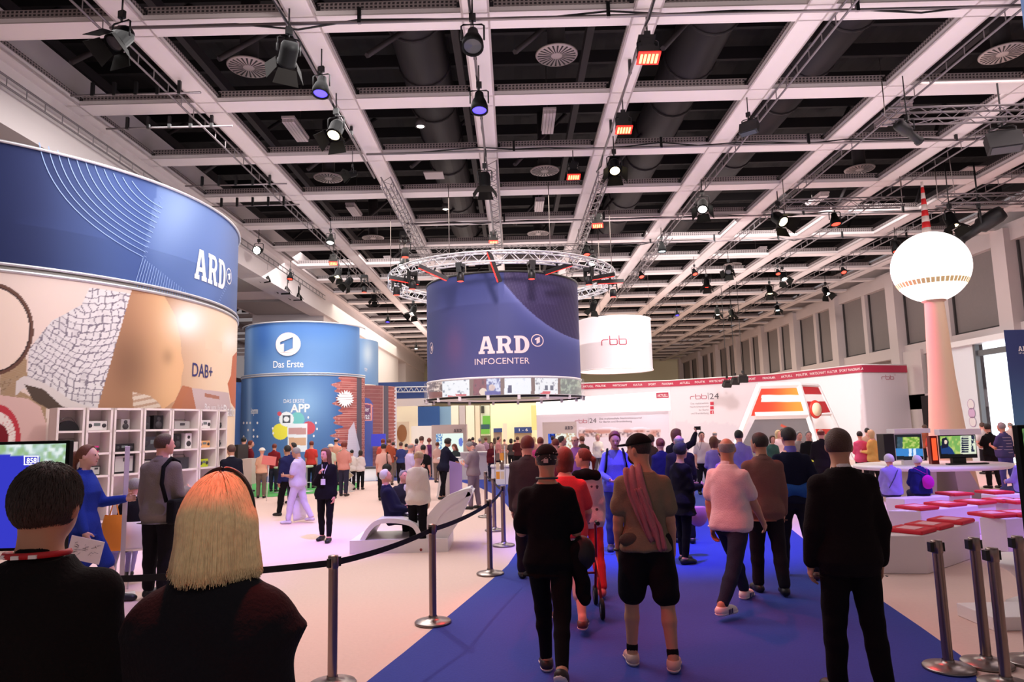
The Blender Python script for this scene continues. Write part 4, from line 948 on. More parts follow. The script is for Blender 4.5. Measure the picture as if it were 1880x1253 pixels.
for (pa, pb, z, lab) in (((1625, 214), (1900, 214), 8.2, 'horizontal box truss at the upper right above the long black lamp'), ((1440, 377), (1642, 380), 8.2, 'horizontal box truss carrying the red can light left of the spire'), ((1722, 368), (1900, 366), 7.9, 'horizontal truss behind the top of the striped spire'), ((745, 463), (1060, 463), 8.3, 'horizontal box truss above the ring truss')):
    a = atz(*pa, z); b = atz(*pb, z); b[1] = a[1]; t = truss(a, b, .26, 'truss', lab)
    for q in (a, b): MB().tube([Vector(q)-Vector(a), Vector((q[0], q[1], BZ))-Vector(a)], .012, 5).build('drop_wire', steel, t)
lamp(1667, 243, 'profile', 'warm', 62, -70, 1.0, z=8.1, label='long black profile lamp under the upper right truss')
lamp(1843, 262, 'flood', 'off', 25, 160, 1.6, z=8.2, label='group of dark floodlights at the right edge')
lamp(1745, 405, 'fresnel', 'warm', 20, 200, 1.3, z=7.7, label='warm lit spotlight just above the glowing ball')
lamp(1800, 415, 'profile', 'off', 60, 60, 1.9, z=7.8, label='large black moving projector right of the glowing ball')
lamp(1335, 706, 'flood', 'off', 30, 20, 1.2, z=4.2, label='left black floodlight hung before the red lettered band')
lamp(1350, 701, 'flood', 'off', 30, 20, 1.2, z=4.3, label='middle black floodlight hung before the red lettered band')
lamp(1364, 697, 'flood', 'off', 10, 0, 1.2, z=4.35, label='right black floodlight hung before the red lettered band')
a = atz(1340, 690, 5.0)
# vents, panels, ducts
vent_m = mat('vent_plate', (176, 160, 156), .5); slot_m = mat('vent_slot', (48, 42, 42), .7)
mb = MB(); mb.lathe([(.001, 0), (.44, 0), (.46, .03), (.001, .03)], 40); vdisc = mb.mesh('disc')
mb = MB()
for i in range(24):
    M = Matrix.Rotation(2*PI*i/24, 4, 'Z'); mb.add([M@Vector(v) for v in ((.12, -.008, -.004), (.41, -.022, -.004), (.41, .022, -.004), (.12, .008, -.004))], ((3, 2, 1, 0),))
vslot = mb.mesh('slots')
for (x, y, lab) in ((457, 125, 'nearest the upper left'), (1022, 103, 'near the top, right of the middle beam'), (603, 328, 'beside the small white lamp, left centre'), (1000, 315, 'beside the hanging red LED light'), (1840, 100, 'at the upper right corner'), (1578, 312, 'left of the striped spire tip'), (685, 438, 'left centre, between the second and third vents rows'), (988, 430, 'above the ring truss'), (1435, 425, 'behind the large black barn door spotlight'), (1345, 487, 'behind the tall yoke spotlight'), (1560, 490, 'left of the glowing ball'), (735, 507, 'small far one left of the ring truss')):
    p = atz(x, y, 9.75); o = empty('ceiling_vent', p, label='round slotted ceiling air vent '+lab, cat='vent')
    link_mesh('disc', vdisc, vent_m, o); s = link_mesh('slots', vslot, slot_m, o); s['kind'] = 'stuff'; MB().tube([(0, 0, .03), (0, 0, 1.9)], .2, 10).build('duct_collar', gird_m, o)
pan_m = mat('batten_white', (206, 190, 190), .5)
for (x, y, lab) in ((543, 240, 'left of the warm spotlight'), (1007, 225, 'right of the middle blue can light'), (650, 388, 'left centre'), (990, 378, 'above the middle round vent'), (1640, 212, 'behind the upper right truss'), (1500, 368, 'above the red can light truss'), (1393, 463, 'near the centre right'), (715, 480, 'left of the large moving head'), (1310, 520, 'behind the red tinted spotlight'), (1540, 508, 'left of the glowing ball, further down'), (1258, 560, 'far right centre beams'), (865, 482, 'above the dark blue drum')):
    p = atz(x, y, 9.9); o = empty('strip_light', p, label='unlit pale strip light box '+lab, cat='light'); 
    for k in range(4): MB().box((-.12+.08*k, 0, 0), (.072, 1.25, .10)).build('louvre', pan_m, o)
    MB().box((0, 0, .08), (.34, 1.3, .06)).build('housing', pan_m, o); MB().tube([(0, .4, .1), (0, .4, 1.9)], .01, 4).build('wire', steel, o)
for (x, y, lab) in ((797, 322, 'above the left centre beams'), (1783, 312, 'right of the striped spire')):
    p = atz(x, y, 10); tag(bevel(MB().box((0, 0, 0), (.62, .62, .05)).build('ceiling_panel', pan_m, None, p)), 'square pale ceiling panel '+lab, 'panel')
for (x, y, lab) in ((772, 233, 'left of the middle blue can light'), (818, 385, 'left of the middle beam'), (1515, 463, 'centre right between beams')):
    p = atz(x, y, 9.9); o = empty('downlight', p, label='small round downlight '+lab, cat='light'); MB().lathe([(.001, .2), (.13, .2), (.14, 0), (.11, 0)], 16).build('housing', mat('downlight_grey', (90, 84, 84)), o); MB().lathe([(.001, .02), (.10, .01)], 16).build('lens', LENS['white'], o)
duct_m = mat('duct_dark', (44, 38, 40), .55, .3)
for (x, y1, lab) in ((-2.0, 30, 'left'), (4.6, 40, 'middle'), (7.6, 50, 'right')):
    o = empty('ventilation_duct', (x, 0, 10.9), label='large dark round ventilation duct above the beams, %s one of three' % lab, cat='duct'); MB().tube([(0, 0, 0), (0, y1, 0)], .62, 20).build('pipe', duct_m, o)
    for k in range(2, y1, 2): MB().lathe([(.62, -.03), (.66, -.03), (.66, .03), (.62, .03)], 20, Matrix.Translation((0, k, 0)) @ Matrix.Rotation(PI/2, 4, 'X')).build('flange', duct_m, o)
# ring truss over the dark blue drum
zr = 6.75; cxr, cyr = IC.cx, 23.0; Rr = 3.85
rt = empty('ring_truss', (cxr, cyr, zr), label='circular aluminium truss around the top of the dark blue drum', cat='truss')
for dr, dz in ((0, .15), (0, -.15), (-.3, .15), (-.3, -.15)):
    MB().tube([((Rr+dr)*math.cos(a), (Rr+dr)*math.sin(a), dz) for a in np.linspace(0, 2*PI, 73)[:-1]], .026, 6, closed=True).build('chord', alu, rt)
mb = MB(); n = 80
for i in range(n):
    a, b = 2*PI*i/n, 2*PI*(i+1)/n; z0, z1 = (.15, -.15) if i % 2 else (-.15, .15)
    for r_ in (Rr, Rr-.3): mb.tube([(r_*math.cos(a), r_*math.sin(a), z0), (r_*math.cos(b), r_*math.sin(b), z1)], .013, 4, caps=False)
    ra, rb_ = (Rr, Rr-.3) if i % 2 else (Rr-.3, Rr)
    for z in (.15, -.15): mb.tube([(ra*math.cos(a), ra*math.sin(a), z), (rb_*math.cos(b), rb_*math.sin(b), z)], .013, 4, caps=False)
mb.build('lattice', alu, rt)['kind'] = 'stuff'
for k in range(8): a = 2*PI*(k+.5)/8; MB().tube([(Rr*math.cos(a), Rr*math.sin(a), .15), (Rr*math.cos(a), Rr*math.sin(a), BZ-zr)], .012, 5).build('drop_wire', steel, rt)
for k in range(4): a = 2*PI*(k+.5)/4; MB().tube([(2.5*math.cos(a), 2.5*math.sin(a), aty(785, 533, 23)[2]-zr), (Rr*math.cos(a), Rr*math.sin(a), -.15)], .012, 5).build('drum_wire', steel, rt)
def onring(px):
    best = None
    for a in np.linspace(PI, 2*PI, 361):
        p = (cxr+(Rr-.1)*math.cos(a), cyr+(Rr-.1)*math.sin(a), zr-.2); q = abs(proj(p)[0]-px)
        if best is None or q < best[0]: best = (q, p, a)
    return best[1], best[2]
for (x, lab) in ((728, 'at the far left of'), (757, 'left on'), (845, 'above the left part of the drum on'), (975, 'above the right part of the drum on'), (1080, 'right on'), (1127, 'at the far right of')):
    p, a = onring(x); o = empty('moving_head', p, a, label='moving head lamp with red lens '+lab+' ring truss', cat='spotlight')
    for (n_, me, m, r_) in lamp_parts('head'):
        if m == 'LENS': m = LENS['red']; 
        if len(me.materials) == 0: me.materials.append(m)
        elif me.materials[0] != m: me = me.copy(); me.materials[0] = m
        link_mesh(n_, me, None, o, (0, 0, -.3) if r_ else (0, 0, -.15) if n_ == 'base' else None)
for (x, lab, t) in ((742, 'leftmost', 8), (795, 'left', 22), (907, 'small middle', 70), (1025, 'right', -20), (1103, 'second from the right', -12), (1120, 'rightmost', -5)):
    p, a = onring(x); o = empty('led_batten', (p[0], p[1], zr-.30), label='dark LED batten with a red line on the ring truss, %s one' % lab, cat='light', rot=(0, RAD(t), RAD(20)))
    MB().box((0, 0, 0), (.95, .09, .12)).build('housing', black_m, o); MB().box((0, -.0, -.065), (.9, .06, .012)).build('led_strip', GL['red'], o); MB().box((0, 0, .12), (.05, .05, .2)).build('bracket', black_m, o)
for k, a in enumerate((30, 75, 110, 150)):
    a = RAD(a); o = lamp_parts('fresnel'); e = empty('spotlight', (cxr+Rr*math.cos(a), cyr+Rr*math.sin(a), zr-.2), a, label='spotlight on the far side of the ring truss, %s from the right' % ('first', 'second', 'third', 'fourth')[k], cat='spotlight')
    for (n_, me, m, r_) in o:
        if m == 'LENS': m = LENS['white']
        if len(me.materials) == 0: me.materials.append(m)
        elif me.materials[0] != m: me = me.copy(); me.materials[0] = m
        link_mesh(n_, me, None, e, (0, 0, -.34) if r_ else None, (RAD(30), 0, 0) if r_ else None)
# ================================================================ TOWER, GATE, FURNITURE
Y = 18.0; b = aty(1708, 491, Y); wd = (b-_C)@_F; Rb = 65*wd/FOC
tw = empty('model_tower', (b[0], b[1], 0), label='tall model television tower with glowing white ball and red striped spire', cat='tower')
cream_m = mat('tower_cream', (232, 200, 170), .55)
zlo = b[2]-Rb; MB().lathe([(.58, 0), (.46, 1.0), (.395, 1.75), (.31, 2.9), (.26, 4.2), (.225, zlo+.08)], 36).build('shaft', cream_m, tw)
ball = mat('ball_lit', (255, 250, 246), .5, emit=1.3); mb = MB(); mb.lathe([(max(.001, Rb*math.sin(t)), Rb*math.cos(t)) for t in np.linspace(PI, 0, 30)], 48, Matrix.Translation((0, 0, b[2]))); mb.build('ball', ball, tw)
gold = mat('gold_tile', (206, 182, 128), .4, emit=.35)
th = math.asin(-.50)
for i in range(48):
    a = 2*PI*i/48; M = Matrix.Translation((0, 0, b[2]))@Matrix.Rotation(a, 4, 'Z'); q = [];
    for (t, da) in ((th-.075, -.050), (th-.075, .050), (th+.075, .050), (th+.075, -.050)):
        q.append(M@Vector((Rb*1.008*math.cos(t)*math.cos(da), Rb*1.008*math.cos(t)*math.sin(da), Rb*1.008*math.sin(t))))
    if i == 0: pass
    mb = MB(); mb.add(q, ((0, 1, 2, 3),)); mb.build('window_tile', gold, tw)
MB().lathe([(.22, zlo-.02), (.30, zlo+.03), (.22, zlo+.1)], 30).build('collar', cream_m, tw)
zt = b[2]+Rb; ztip = aty(1690, 332, Y)[2]; n = 9
red_b = mat('stripe_red', (214, 30, 34), .5); wh_b = mat('stripe_white', (226, 208, 200), .5)
for i in range(n):
    z0 = zt-.03+(ztip-zt)*i/n; z1 = zt-.03+(ztip-zt)*(i+1)/n; r0 = .115*(1-i/n)+.028*(i/n); r1 = .115*(1-(i+1)/n)+.028*((i+1)/n)
    MB().lathe([(r0, z0), (r1, z1), (.001, z1)], 14).build('stripe', wh_b if i % 2 == 0 else red_b, tw)
add_light('SPOT', 'tower_light', (b[0]-4.6, b[1]+.9, 7.2), (b[0], b[1], 2.9), 1500, (1, .06, .38), .1, angle=60, blend=.9)
add_light('SPOT', 'tower_light', (b[0]+2.6, b[1]-5.0, 8.2), (b[0]+.2, b[1], 2.6), 420, (1, .90, .78), .2, angle=45, blend=.9)
tb = empty('hanging_cable', (0, 0, 0)); COL.objects.unlink(tb); bpy.data.objects.remove(tb)
a = atz(1750, 330, 8.4); tag(MB().tube([(a[0], a[1], 8.0), (a[0]-.1, a[1], BZ+1)], .012, 5).build('hanging_cable', steel), 'thin vertical hanging cable right of the striped spire', 'cable')
# gate with daylight in the right wall
gx = 18.6
def wy(px): return (gx*1253/(px-945))
gate = empty('door_1', (0, 0, 0)); gate['kind'] = 'structure'
zt = aty(1742, 640, wy(1742))[2]; y0, y1 = wy(1742), wy(1866)
MB().box((gx, (y0+y1)/2, zt+.05), (.5, y0-y1+.5, .22)).build('lintel', white_m, gate)
MB().box((gx+.1, y0+.15, zt/2), (.4, .3, zt)).build('jamb', white_m, gate); 
MB().box((gx+.05, (y0+wy(1796))/2, zt/2), (.1, y0-wy(1796), zt)).build('door_leaf', mat('leaf_white', (232, 234, 240), .4), gate)
MB().box((gx+.25, (wy(1800)+y1)/2, zt*.5), (.05, wy(1800)-y1-.1, zt-.1)).build('daylight_pane', glow('daylight', (236, 246, 255), 1.8), gate)
dkm = mat('track_grey', (96, 98, 100), .5); MB().box((gx+.12, (wy(1800)+y1)/2, zt-.42), (.15, wy(1800)-y1, .22)).build('roller_track', dkm, gate); MB().box((gx+.05, wy(1797), zt/2), (.18, .12, zt)).build('frame', dkm, gate)
for k, (py, m) in enumerate(((743, white_m), (759, mat('sticker_lilac', (214, 180, 214)))
                             , (775, white_m))):
    p = (gx-.02, wy(1780), aty(1780, py, wy(1780))[2]); M = Matrix.Translation(p)@Matrix.Rotation(-PI/2, 4, 'Y')
    MB().lathe([(.001, 0), (.2, 0)], 24, M).build('sticker', m, gate); MB().lathe([(.19, .004), (.21, .004)], 24, M).build('sticker_rim', mat('lilac_ink', (190, 150, 190)), gate)
dg = empty('door_2', (0, 0, 0)); dg['kind'] = 'structure'
MB().box((XW-.02, 30.6, 1.4), (.3, 2.2, 2.8)).build('dark_opening', mat('opening_dark', (40, 32, 34), .9), dg)
ex = empty('exit_sign', aty(1690, 744, 30.6), label='small glowing exit sign above the dark doorway on the right', cat='sign'); MB().box((0, 0, 0), (.12, .38, .24)).build('housing', mat('exit_grey', (150, 150, 140)), ex); MB().box((-.065, 0, 0), (.012, .30, .18)).build('lit_face', glow('exit_glow', (236, 255, 226), 1.6), ex)
ex.location[0] = XW-.25
# dark blue roll up banner right edge, light blue drum at the top corner
Y = 18; W = Wall([aty(1853, 700, Y)[:2], aty(1930, 700, Y)[:2]]); nb = tag(printed('rollup_banner', W, 0, W.L[-1], 0, aty(1860, 606, Y)[2], 20, 40, lambda x, y, u, v: blend(np.array([60, 72, 120.])+0*x[..., None], (84, 130, 170), sstep(640, 800, y)), prt, None), 'tall dark blue banner with ARD lettering at the right edge', 'banner')
put2d('lettering', fill2d(slab_word()), W, 1869, 636, 1893, 645, white_ink, nb); put2d('lettering', text2d('INFO', 1.), W, 1870, 647, 1892, 650, white_ink, nb)
cxx, RR = ctr(1862, 2200, 80, 9.5); TD = Cyl(cxx, 9.5, RR); tag(printed('hanging_drum', TD, -3.0*RR, -1.5*RR, aty(1880, 178, 8.6)[2], 9.6, 30, 20, lambda x, y, u, v: np.array([128, 160, 206.])+0*x[..., None], prt, None), 'light blue drum banner cut off by the upper right corner', 'banner')

# ---- stanchions
postm = mat('brushed_post', (150, 132, 126), .28, .9); belt_m = mat('belt_black', (18, 17, 26), .8)
_st = None
def stanchion(x, y, lab, rz=0.):
    global _st
    if _st is None:
        mb = MB(); mb.lathe([(.001, .0), (.175, .0), (.178, .012), (.17, .022), (.10, .036), (.045, .05), (.04, .07)], 36); base = mb.mesh()
        mb = MB(); mb.lathe([(.036, .05), (.036, .86)], 20); post = mb.mesh()
        mb = MB(); mb.lathe([(.037, .84), (.040, .845), (.040, .925), (.036, .935), (.001, .938)], 20); head = mb.mesh()
        mb = MB(); mb.box((0, -.042, .885), (.03, .02, .065)); mb2 = MB(); mb2.box((0, .046, .885), (.045, .03, .07)); clip = mb.mesh(); clip2 = mb2.mesh()
        _st = ((base, steel, 'base'), (post, postm, 'post'), (head, postm, 'head'), (clip, black_m, 'belt_clip'), (clip2, black_m, 'belt_cassette'))
    o = empty('barrier_post', (x, y, .004), rz, label=lab, cat='barrier post')
    for me, m, n_ in _st: link_mesh(n_, me, m, o)
    return o
SL = [atz(620, 1300)[:2]]
q = None
Yb = 5.33; s1 = (aty(612, 1020, Yb)[0], Yb)
SL = [s1]+[tuple(atz(*p)[:2]) for p in ((795, 1145), (900, 1055), (925, 1003), (908, 975), (893, 950))]
labs = ['nearest steel barrier post, left of the blue path', 'second steel barrier post, at the edge of the blue carpet', 'third steel barrier post beside the man in the dark grey suit', 'steel barrier post where the belt turns back, on the pink carpet rim', 'slim far steel barrier post just left of the belt turn', 'farthest steel barrier post of the left row']
ps = [stanchion(*p, l, RAD(a)) for p, l, a in zip(SL, labs, (-30, -20, -10, 0, 20, 20))]
def belt(a, b, parent, sag=.03, h0=.885, h1=.885):
    n = 14; V = []
    for i in range(n+1):
        t = i/n; x = a[0]+(b[0]-a[0])*t; y = a[1]+(b[1]-a[1])*t; z = h0+(h1-h0)*t-sag*4*t*(1-t)
        V += [(x, y, z-.024), (x, y, z+.024)]
    d = np.array([b[0]-a[0], b[1]-a[1]]); d = d/np.linalg.norm(d); nn = (-d[1]*.0015, d[0]*.0015); m = len(V); V += [(x+nn[0], y+nn[1], z) for x, y, z in V]
    Fc = []
    for i in range(n): k = 2*i; Fc += [(k, k+2, k+3, k+1), (m+k+1, m+k+3, m+k+2, m+k), (k+1, k+3, m+k+3, m+k+1), (k, m+k, m+k+2, k+2)]
    o = link_mesh('belt', raw_mesh('belt', V, Fc), belt_m); o.parent = parent; o.matrix_parent_inverse = (Matrix.Translation(parent.location)@Euler(parent.rotation_euler).to_matrix().to_4x4()).inverted()
    return o
left_end = (-3.35, 4.95)
sx = stanchion(*left_end, 'barrier post hidden behind the blond woman in front'); 
belt(left_end, SL[0], ps[0]); belt(SL[0], SL[1], ps[1]); belt(SL[1], SL[2], ps[2]); belt(SL[2], SL[3], ps[3]); belt(SL[3], SL[4], ps[4]); belt(SL[4], SL[5], ps[5])
RL = [tuple(atz(*p)[:2]) for p in ((1742, 1230), (1812, 1222), (1848, 1262), (1893, 1218))]
for p, l in zip(RL, ('leftmost of the four bare barrier posts at the right', 'second bare barrier post from the left in the right cluster', 'third bare barrier post, nearest the camera in the right cluster', 'rightmost bare barrier post at the right edge')): stanchion(*p, l, RAD(90))

# ---- shelves in front of the mural
SHR = Cyl(LB.cx, LB.cy, LB.R+.75); shelf_m = mat('shelf_white', (238, 226, 222), .5)
edges = [(103, 155), (158, 206), (209, 261), (264, 314), (316, 366), (368, 399), (401, 417)]
ang = lambda x: SHR.hit(x, 800)[0]/SHR.R
ord_ = ('first', 'second', 'third', 'fourth', 'fifth', 'sixth', 'seventh'); units = []
for i, (xa, xb) in enumerate(edges):
    a0, a1 = ang(xa), ang(xb); pa = np.array([SHR.cx+SHR.R*math.cos(a0), SHR.cy+SHR.R*math.sin(a0)]); pb = np.array([SHR.cx+SHR.R*math.cos(a1), SHR.cy+SHR.R*math.sin(a1)])
    d = pb-pa; w_ = np.linalg.norm(d); rz = math.atan2(d[1], d[0]); c = (pa+pb)/2
    H = 2.37; o = empty('shelf_unit', (c[0], c[1], 0), rz, label='open white shelf unit with radios, %s from the left' % ord_[i], cat='shelf', group='white shelf units before the mural')
    D = .38; t = .035
    for s in (-1, 1): MB().box((s*(w_/2-t/2), D/2, H/2), (t, D, H)).build('side_panel', shelf_m, o)
    MB().box((0, D-.008, H/2), (w_, .012, H)).build('back_panel', shelf_m, o)
    for k in range(7): MB().box((0, D/2, t/2+(H-t)*k/6), (w_-.01, D, t)).build('shelf', shelf_m, o)
    units.append((o, w_, rz, c, H, t))
def on_shelf(i, k, dx=0., dy=.10): # k from the top compartment = 0
    o, w_, rz, c, H, t = units[i]; z = t+(H-t)*(5-k)/6+.002; return (c[0]+math.cos(rz)*dx*w_-math.sin(rz)*dy, c[1]+math.sin(rz)*dx*w_+math.cos(rz)*dy, z), rz
_rc = {'black': (26, 24, 28), 'white': (236, 230, 228), 'silver': (170, 164, 162), 'pink': (220, 60, 140), 'wood': (196, 140, 96), 'lime': (196, 214, 40), 'anthracite': (58, 56, 62), 'orange': (240, 180, 120)}
def radio(i, k, kind, col, w_, h, lab, dx=0., rz2=0., extra=None):
    p, rz = on_shelf(i, k, dx); o = empty('radio', p, rz+RAD(rz2), label=lab, cat='radio'); m = mat('radio_'+col, _rc[col], .4); d = .16
    if kind == 'round':
        MB().prism(arc(0, 0, w_/2, h, 0, 180, 16), -.06, .06, Matrix.Translation((0, .06, 0))@Matrix.Rotation(PI/2, 4, 'X')).build('body', m, o); MB().tube([(x, .06, z) for x, z in arc(0, 0, w_/2*.96, h*1.35, 20, 160, 12)], .01, 6).build('handle', steel, o)
    else:
        bevel(MB().box((0, d/2, h/2), (w_, d, h)).build('body', m, o), .008)
        gr = mat('speaker_grille', (60, 56, 60) if col != 'black' else (90, 86, 90), .7)
        if kind == 'box': MB().box((0, -.003, h*.62), (w_*.3, .008, h*.3)).build('display', mat('display_grey', (110, 120, 120), .3), o); [MB().lathe([(.001, 0), (h*.22, 0), (h*.22, .008)], 14, Matrix.Translation((s*w_*.34, -.008, h*.5))@Matrix.Rotation(-PI/2, 4, 'X')).build('speaker', gr, o) for s in (-1, 1)]
        if kind == 'tall': [MB().lathe([(.001, 0), (w_*r_, 0), (w_*r_, .008)], 16, Matrix.Translation((0, -.008, h*z_))@Matrix.Rotation(-PI/2, 4, 'X')).build('speaker', gr, o) for r_, z_ in ((.34, .32), (.2, .74))]
        if kind == 'handle': MB().tube([(-w_*.42, d/2, h), (-w_*.36, d/2, h*1.25), (w_*.36, d/2, h*1.25), (w_*.42, d/2, h)], .008, 6).build('handle', steel, o); MB().box((0, -.003, h*.6), (w_*.3, .008, h*.3)).build('display', gr, o)
        if kind == 'frame': MB().box((0, -.004, h*.5), (w_*.8, .01, h*.8)).build('front', mat('radio_pale', (190, 188, 184)), o); MB().box((w_*.1, -.01, h*.72), (w_*.3, .01, h*.2)).build('display', gr, o)
    return o
for a in ((0, 0, 'round', 'black', .32, .17, 'black half round radio in the first shelf unit'), (0, 1, 'handle', 'white', .32, .20, 'white handled radio below the black half round one'), (0, 2, 'frame', 'anthracite', .16, .18, 'dark radio in the first shelf unit beside the television'), (1, 0, 'box', 'white', .34, .16, 'white box radio in the second shelf unit, top'), (1, 1, 'box', 'pink', .10, .12, 'small pink box in the second shelf unit'), (1, 2, 'frame', 'black', .18, .16, 'black radio behind the curly haired woman'),
          (2, 0, 'tall', 'silver', .16, .19, 'silver gadget in the third shelf unit, top'), (2, 1, 'box', 'black', .36, .14, 'flat black radio in the third shelf unit'), (2, 2, 'frame', 'black', .40, .34, 'large framed radio above the white sign pole'),
          (3, 0, 'tall', 'black', .2, .26, 'black loudspeaker box in the fourth shelf unit, top right', .15), (3, 0, 'tall', 'anthracite', .14, .24, 'dark grey loudspeaker at the top left of the fourth unit', -.28), (3, 1, 'box', 'anthracite', .48, .25, 'wide dark radio in the fourth shelf unit'), (3, 2, 'frame', 'black', .44, .22, 'tilted black screen radio left of the man in the blazer'),
          (4, 0, 'handle', 'silver', .38, .15, 'silver portable stereo on the fifth unit, top'), (4, 1, 'tall', 'black', .18, .30, 'black speaker behind the blazer man', -.15), (4, 1, 'tall', 'white', .16, .30, 'white speaker with two dark cones', .25), (4, 2, 'handle', 'anthracite', .40, .22, 'black camera like radio right of the blazer man'),
          (5, 0, 'box', 'white', .34, .17, 'small white radio in the sixth unit, top'), (5, 1, 'box', 'orange', .34, .14, 'orange topped white radio in the sixth unit'), (5, 2, 'box', 'lime', .26, .16, 'lime green box above the men in dark jackets'), (6, 0, 'box', 'black', .20, .12, 'tiny black radio in the seventh unit, top'), (6, 1, 'box', 'anthracite', .16, .14, 'tiny dark radio in the seventh unit, below the top')):
    radio(*a)

# ---- televisions
def tv(x0, y0, x1, y1, Y, lab, paint, depth=.05, frame=.02, rz=0., name='television', group=None, stand=True, fm=None):
    a = aty(x0, y0, Y); b = aty(x1, y1, Y); c = (a+b)/2; w_ = abs(b[0]-a[0]); h = abs(a[2]-b[2]); o = empty(name, (c[0], Y, 0), label=lab, cat='television', group=group)
    W = Wall([(a[0]+frame, Y-.004), (b[0]-frame, Y-.004)]); par(printed('screen', W, 0, W.L[-1], b[2]+frame, a[2]-frame, max(40, int(w_*90)), 60, paint, screen_m, o), o)
    bevel(MB().box((0, depth/2, c[2]), (w_, depth, h)).build('frame', fm or shiny, o), .006)
    return o, a, b
def pt1(x, y, u, v):
    n = vnoise(x/7, y/7); c = np.array([170, 196, 190.])+0*x[..., None]; c = blend(c, (130, 166, 90), sstep(.35, .8, n)*.6); c = blend(c, (236, 240, 240), sstep(.45, .15, n)*.8)
    q = (x < 72) & (y > 836); return blend(c, (50, 54, 190), q*1.)
t1, a, b = tv(-330, 820, 117, 1010, 4.6, 'large television at the left edge showing a blue panel with the number 858', pt1)
W = Wall([(a[0], 4.59), (b[0], 4.59)]); par(txt('lettering', '858', W, 49.5, 841, 68, 851, white_ink if 0 else mat('white_glow', (255, 255, 255), emit=1.), t1, .03, off=.004), t1)
par(pxline('number_box', W, [[(46, 838), (71, 838), (71, 853.5), (46, 853.5), (46, 838)]], .007, MATS['white_glow'], t1, off=.005), t1)
MB().box((-.0, .06, .5), (.12, .06, .95)).build('stand_post', black_m, t1); MB().box((0, .06, .012), (.9, .5, .024)).build('stand_foot', black_m, t1)
def pt2(x, y, u, v):
    n = vnoise(x/4, y/9); c = np.array([60, 96, 60.])+0*x[..., None]; c = blend(c, (150, 190, 110), sstep(.35, .8, n)*.8); c = blend(c, (60, 90, 110), (y > 845)*.7); return blend(c, (70, 140, 210), (y > 880)*.9)
t2, a, b = tv(1868, 781, 2300, 975, 3.9, 'television at the right edge showing green plants', pt2); MB().box((0, .06, .5), (.12, .06, .95)).build('stand_post', black_m, t2)
# ---- round counter with two televisions at the right
Yk = 16.0; ct = empty('counter_table', aty(1710, 862, Yk)*[1, 1, 0], label='large white round edged counter carrying two televisions', cat='table')
zc = aty(1710, 858, Yk-1.0)[2]; cx = ct.location[0]
MB().lathe([(.001, zc-.09), (1.55, zc-.09), (1.62, zc-.05), (1.60, zc), (.001, zc)], 48, Matrix.Diagonal((1.05, .8, 1, 1))).build('tabletop', white_m, ct)
for s in (-1, 1): MB().prism([(s*.25-.05, .0), (s*.75, .0), (s*.62, .35), (s*.45, zc-.09), (s*.2-.05, zc-.09)][::s], -.6, .6, Matrix.Rotation(PI/2, 4, 'X')).build('leg_panel', mat('leg_grey', (206, 196, 190), .5), ct)
def pk3(x, y, u, v):
    c = np.array([30, 34, 40.])+0*x[..., None]; n = vnoise(x/3, y/3); q = (y > 803) & (y < 824) & (x > 1647) & (x < 1688); c = blend(c, (110, 160, 60), q*1.); c = blend(c, (200, 210, 120), q*sstep(.4, .8, n)*.8); c = blend(c, (40, 60, 100), (q & (x < 1657))*.8); q = (y > 824) & (y < 838); c = blend(c, (60, 130, 200), q*1.); q2 = q & ((np.abs(x-1671) < 2.5) | (np.abs(x-1679) < 2.5)); return blend(c, (230, 240, 250), q2*.9)
def pk4(x, y, u, v):
    c = np.array([120, 170, 90.])+0*x[..., None]; n = vnoise(x/3, y/4); c = blend(c, (214, 214, 120), sstep(.3, .8, n)*.7); c = blend(c, (30, 60, 120), inpoly(x, y, [(1725, 840), (1726, 820), (1734, 812), (1748, 825), (1756, 840)])*1.); c = blend(c, (24, 26, 50), inpoly(x, y, [(1729, 806), (1737, 803), (1742, 812), (1740, 822), (1728, 824)])*1.); c = blend(c, (230, 206, 190), (np.hypot((x-1736)/2.6, (y-812)/4) < 1)*1.)
    c = blend(c, (226, 230, 214), ((x > 1763) & (x < 1792))*.9); c = blend(c, (24, 30, 60), ((x > 1765) & (x < 1778) & (y > 802) & (y < 832) & (np.abs(((y)/4.) % 1-.5) < .36))*1.); c = blend(c, (24, 30, 60), ((x > 1783) & (x < 1789) & (n > .3) & (y < 830))*.9); return blend(c, (20, 20, 24), (y > 834)*1.)
o, a, b = tv(1640, 797, 1697, 845, Yk-.2, 'left television on the white round edged counter, blue scores picture', pk3, fm=white_m); wdt = b[0]-a[0]
o.location = o.location
def offs(o, ref): o.location[2] = 0
MB().box((0, .05, b[2]-.1), (.3, .1, abs(b[2]-zc)+.2)).build('stand', white_m, o); MB().box((0, -.03, a[2]+.06), (wdt+.16, .34, .10)).build('top_cover', white_m, o); MB().box((-wdt/2-.14, .1, (a[2]+b[2])/2), (.24, .3, a[2]-b[2])).build('side_box', black_m, o)
o, a, b = tv(1723, 800, 1795, 841, Yk-.4, 'right television on the white round edged counter, woman in a garden', pk4, fm=black_m)
MB().box((0, .05, b[2]-.1), (.3, .1, abs(b[2]-zc)+.2)).build('stand', black_m, o); MB().box((0, -.03, a[2]+.07), (b[0]-a[0]+.1, .2, .13)).build('top_cover', white_m, o); MB().box((.1, -.1, zc+.02), (.9, .12, .03)).build('foot_bar', black_m, o)
p = aty(1714, 842, Yk-.1); dv = empty('display_column', (p[0], p[1], zc), label='narrow red lit display column between the two televisions', cat='display'); MB().box((0, 0, .32), (.17, .12, .64)).build('housing', mat('dark_red', (120, 30, 30), .4), dv); MB().box((0, -.065, .34), (.10, .02, .5)).build('lit_face', glow('amber_face', (236, 90, 50), 1.0), dv)
for (x, lab) in ((1707, 'left'), (1752, 'middle'), (1640, 'far left')): pass

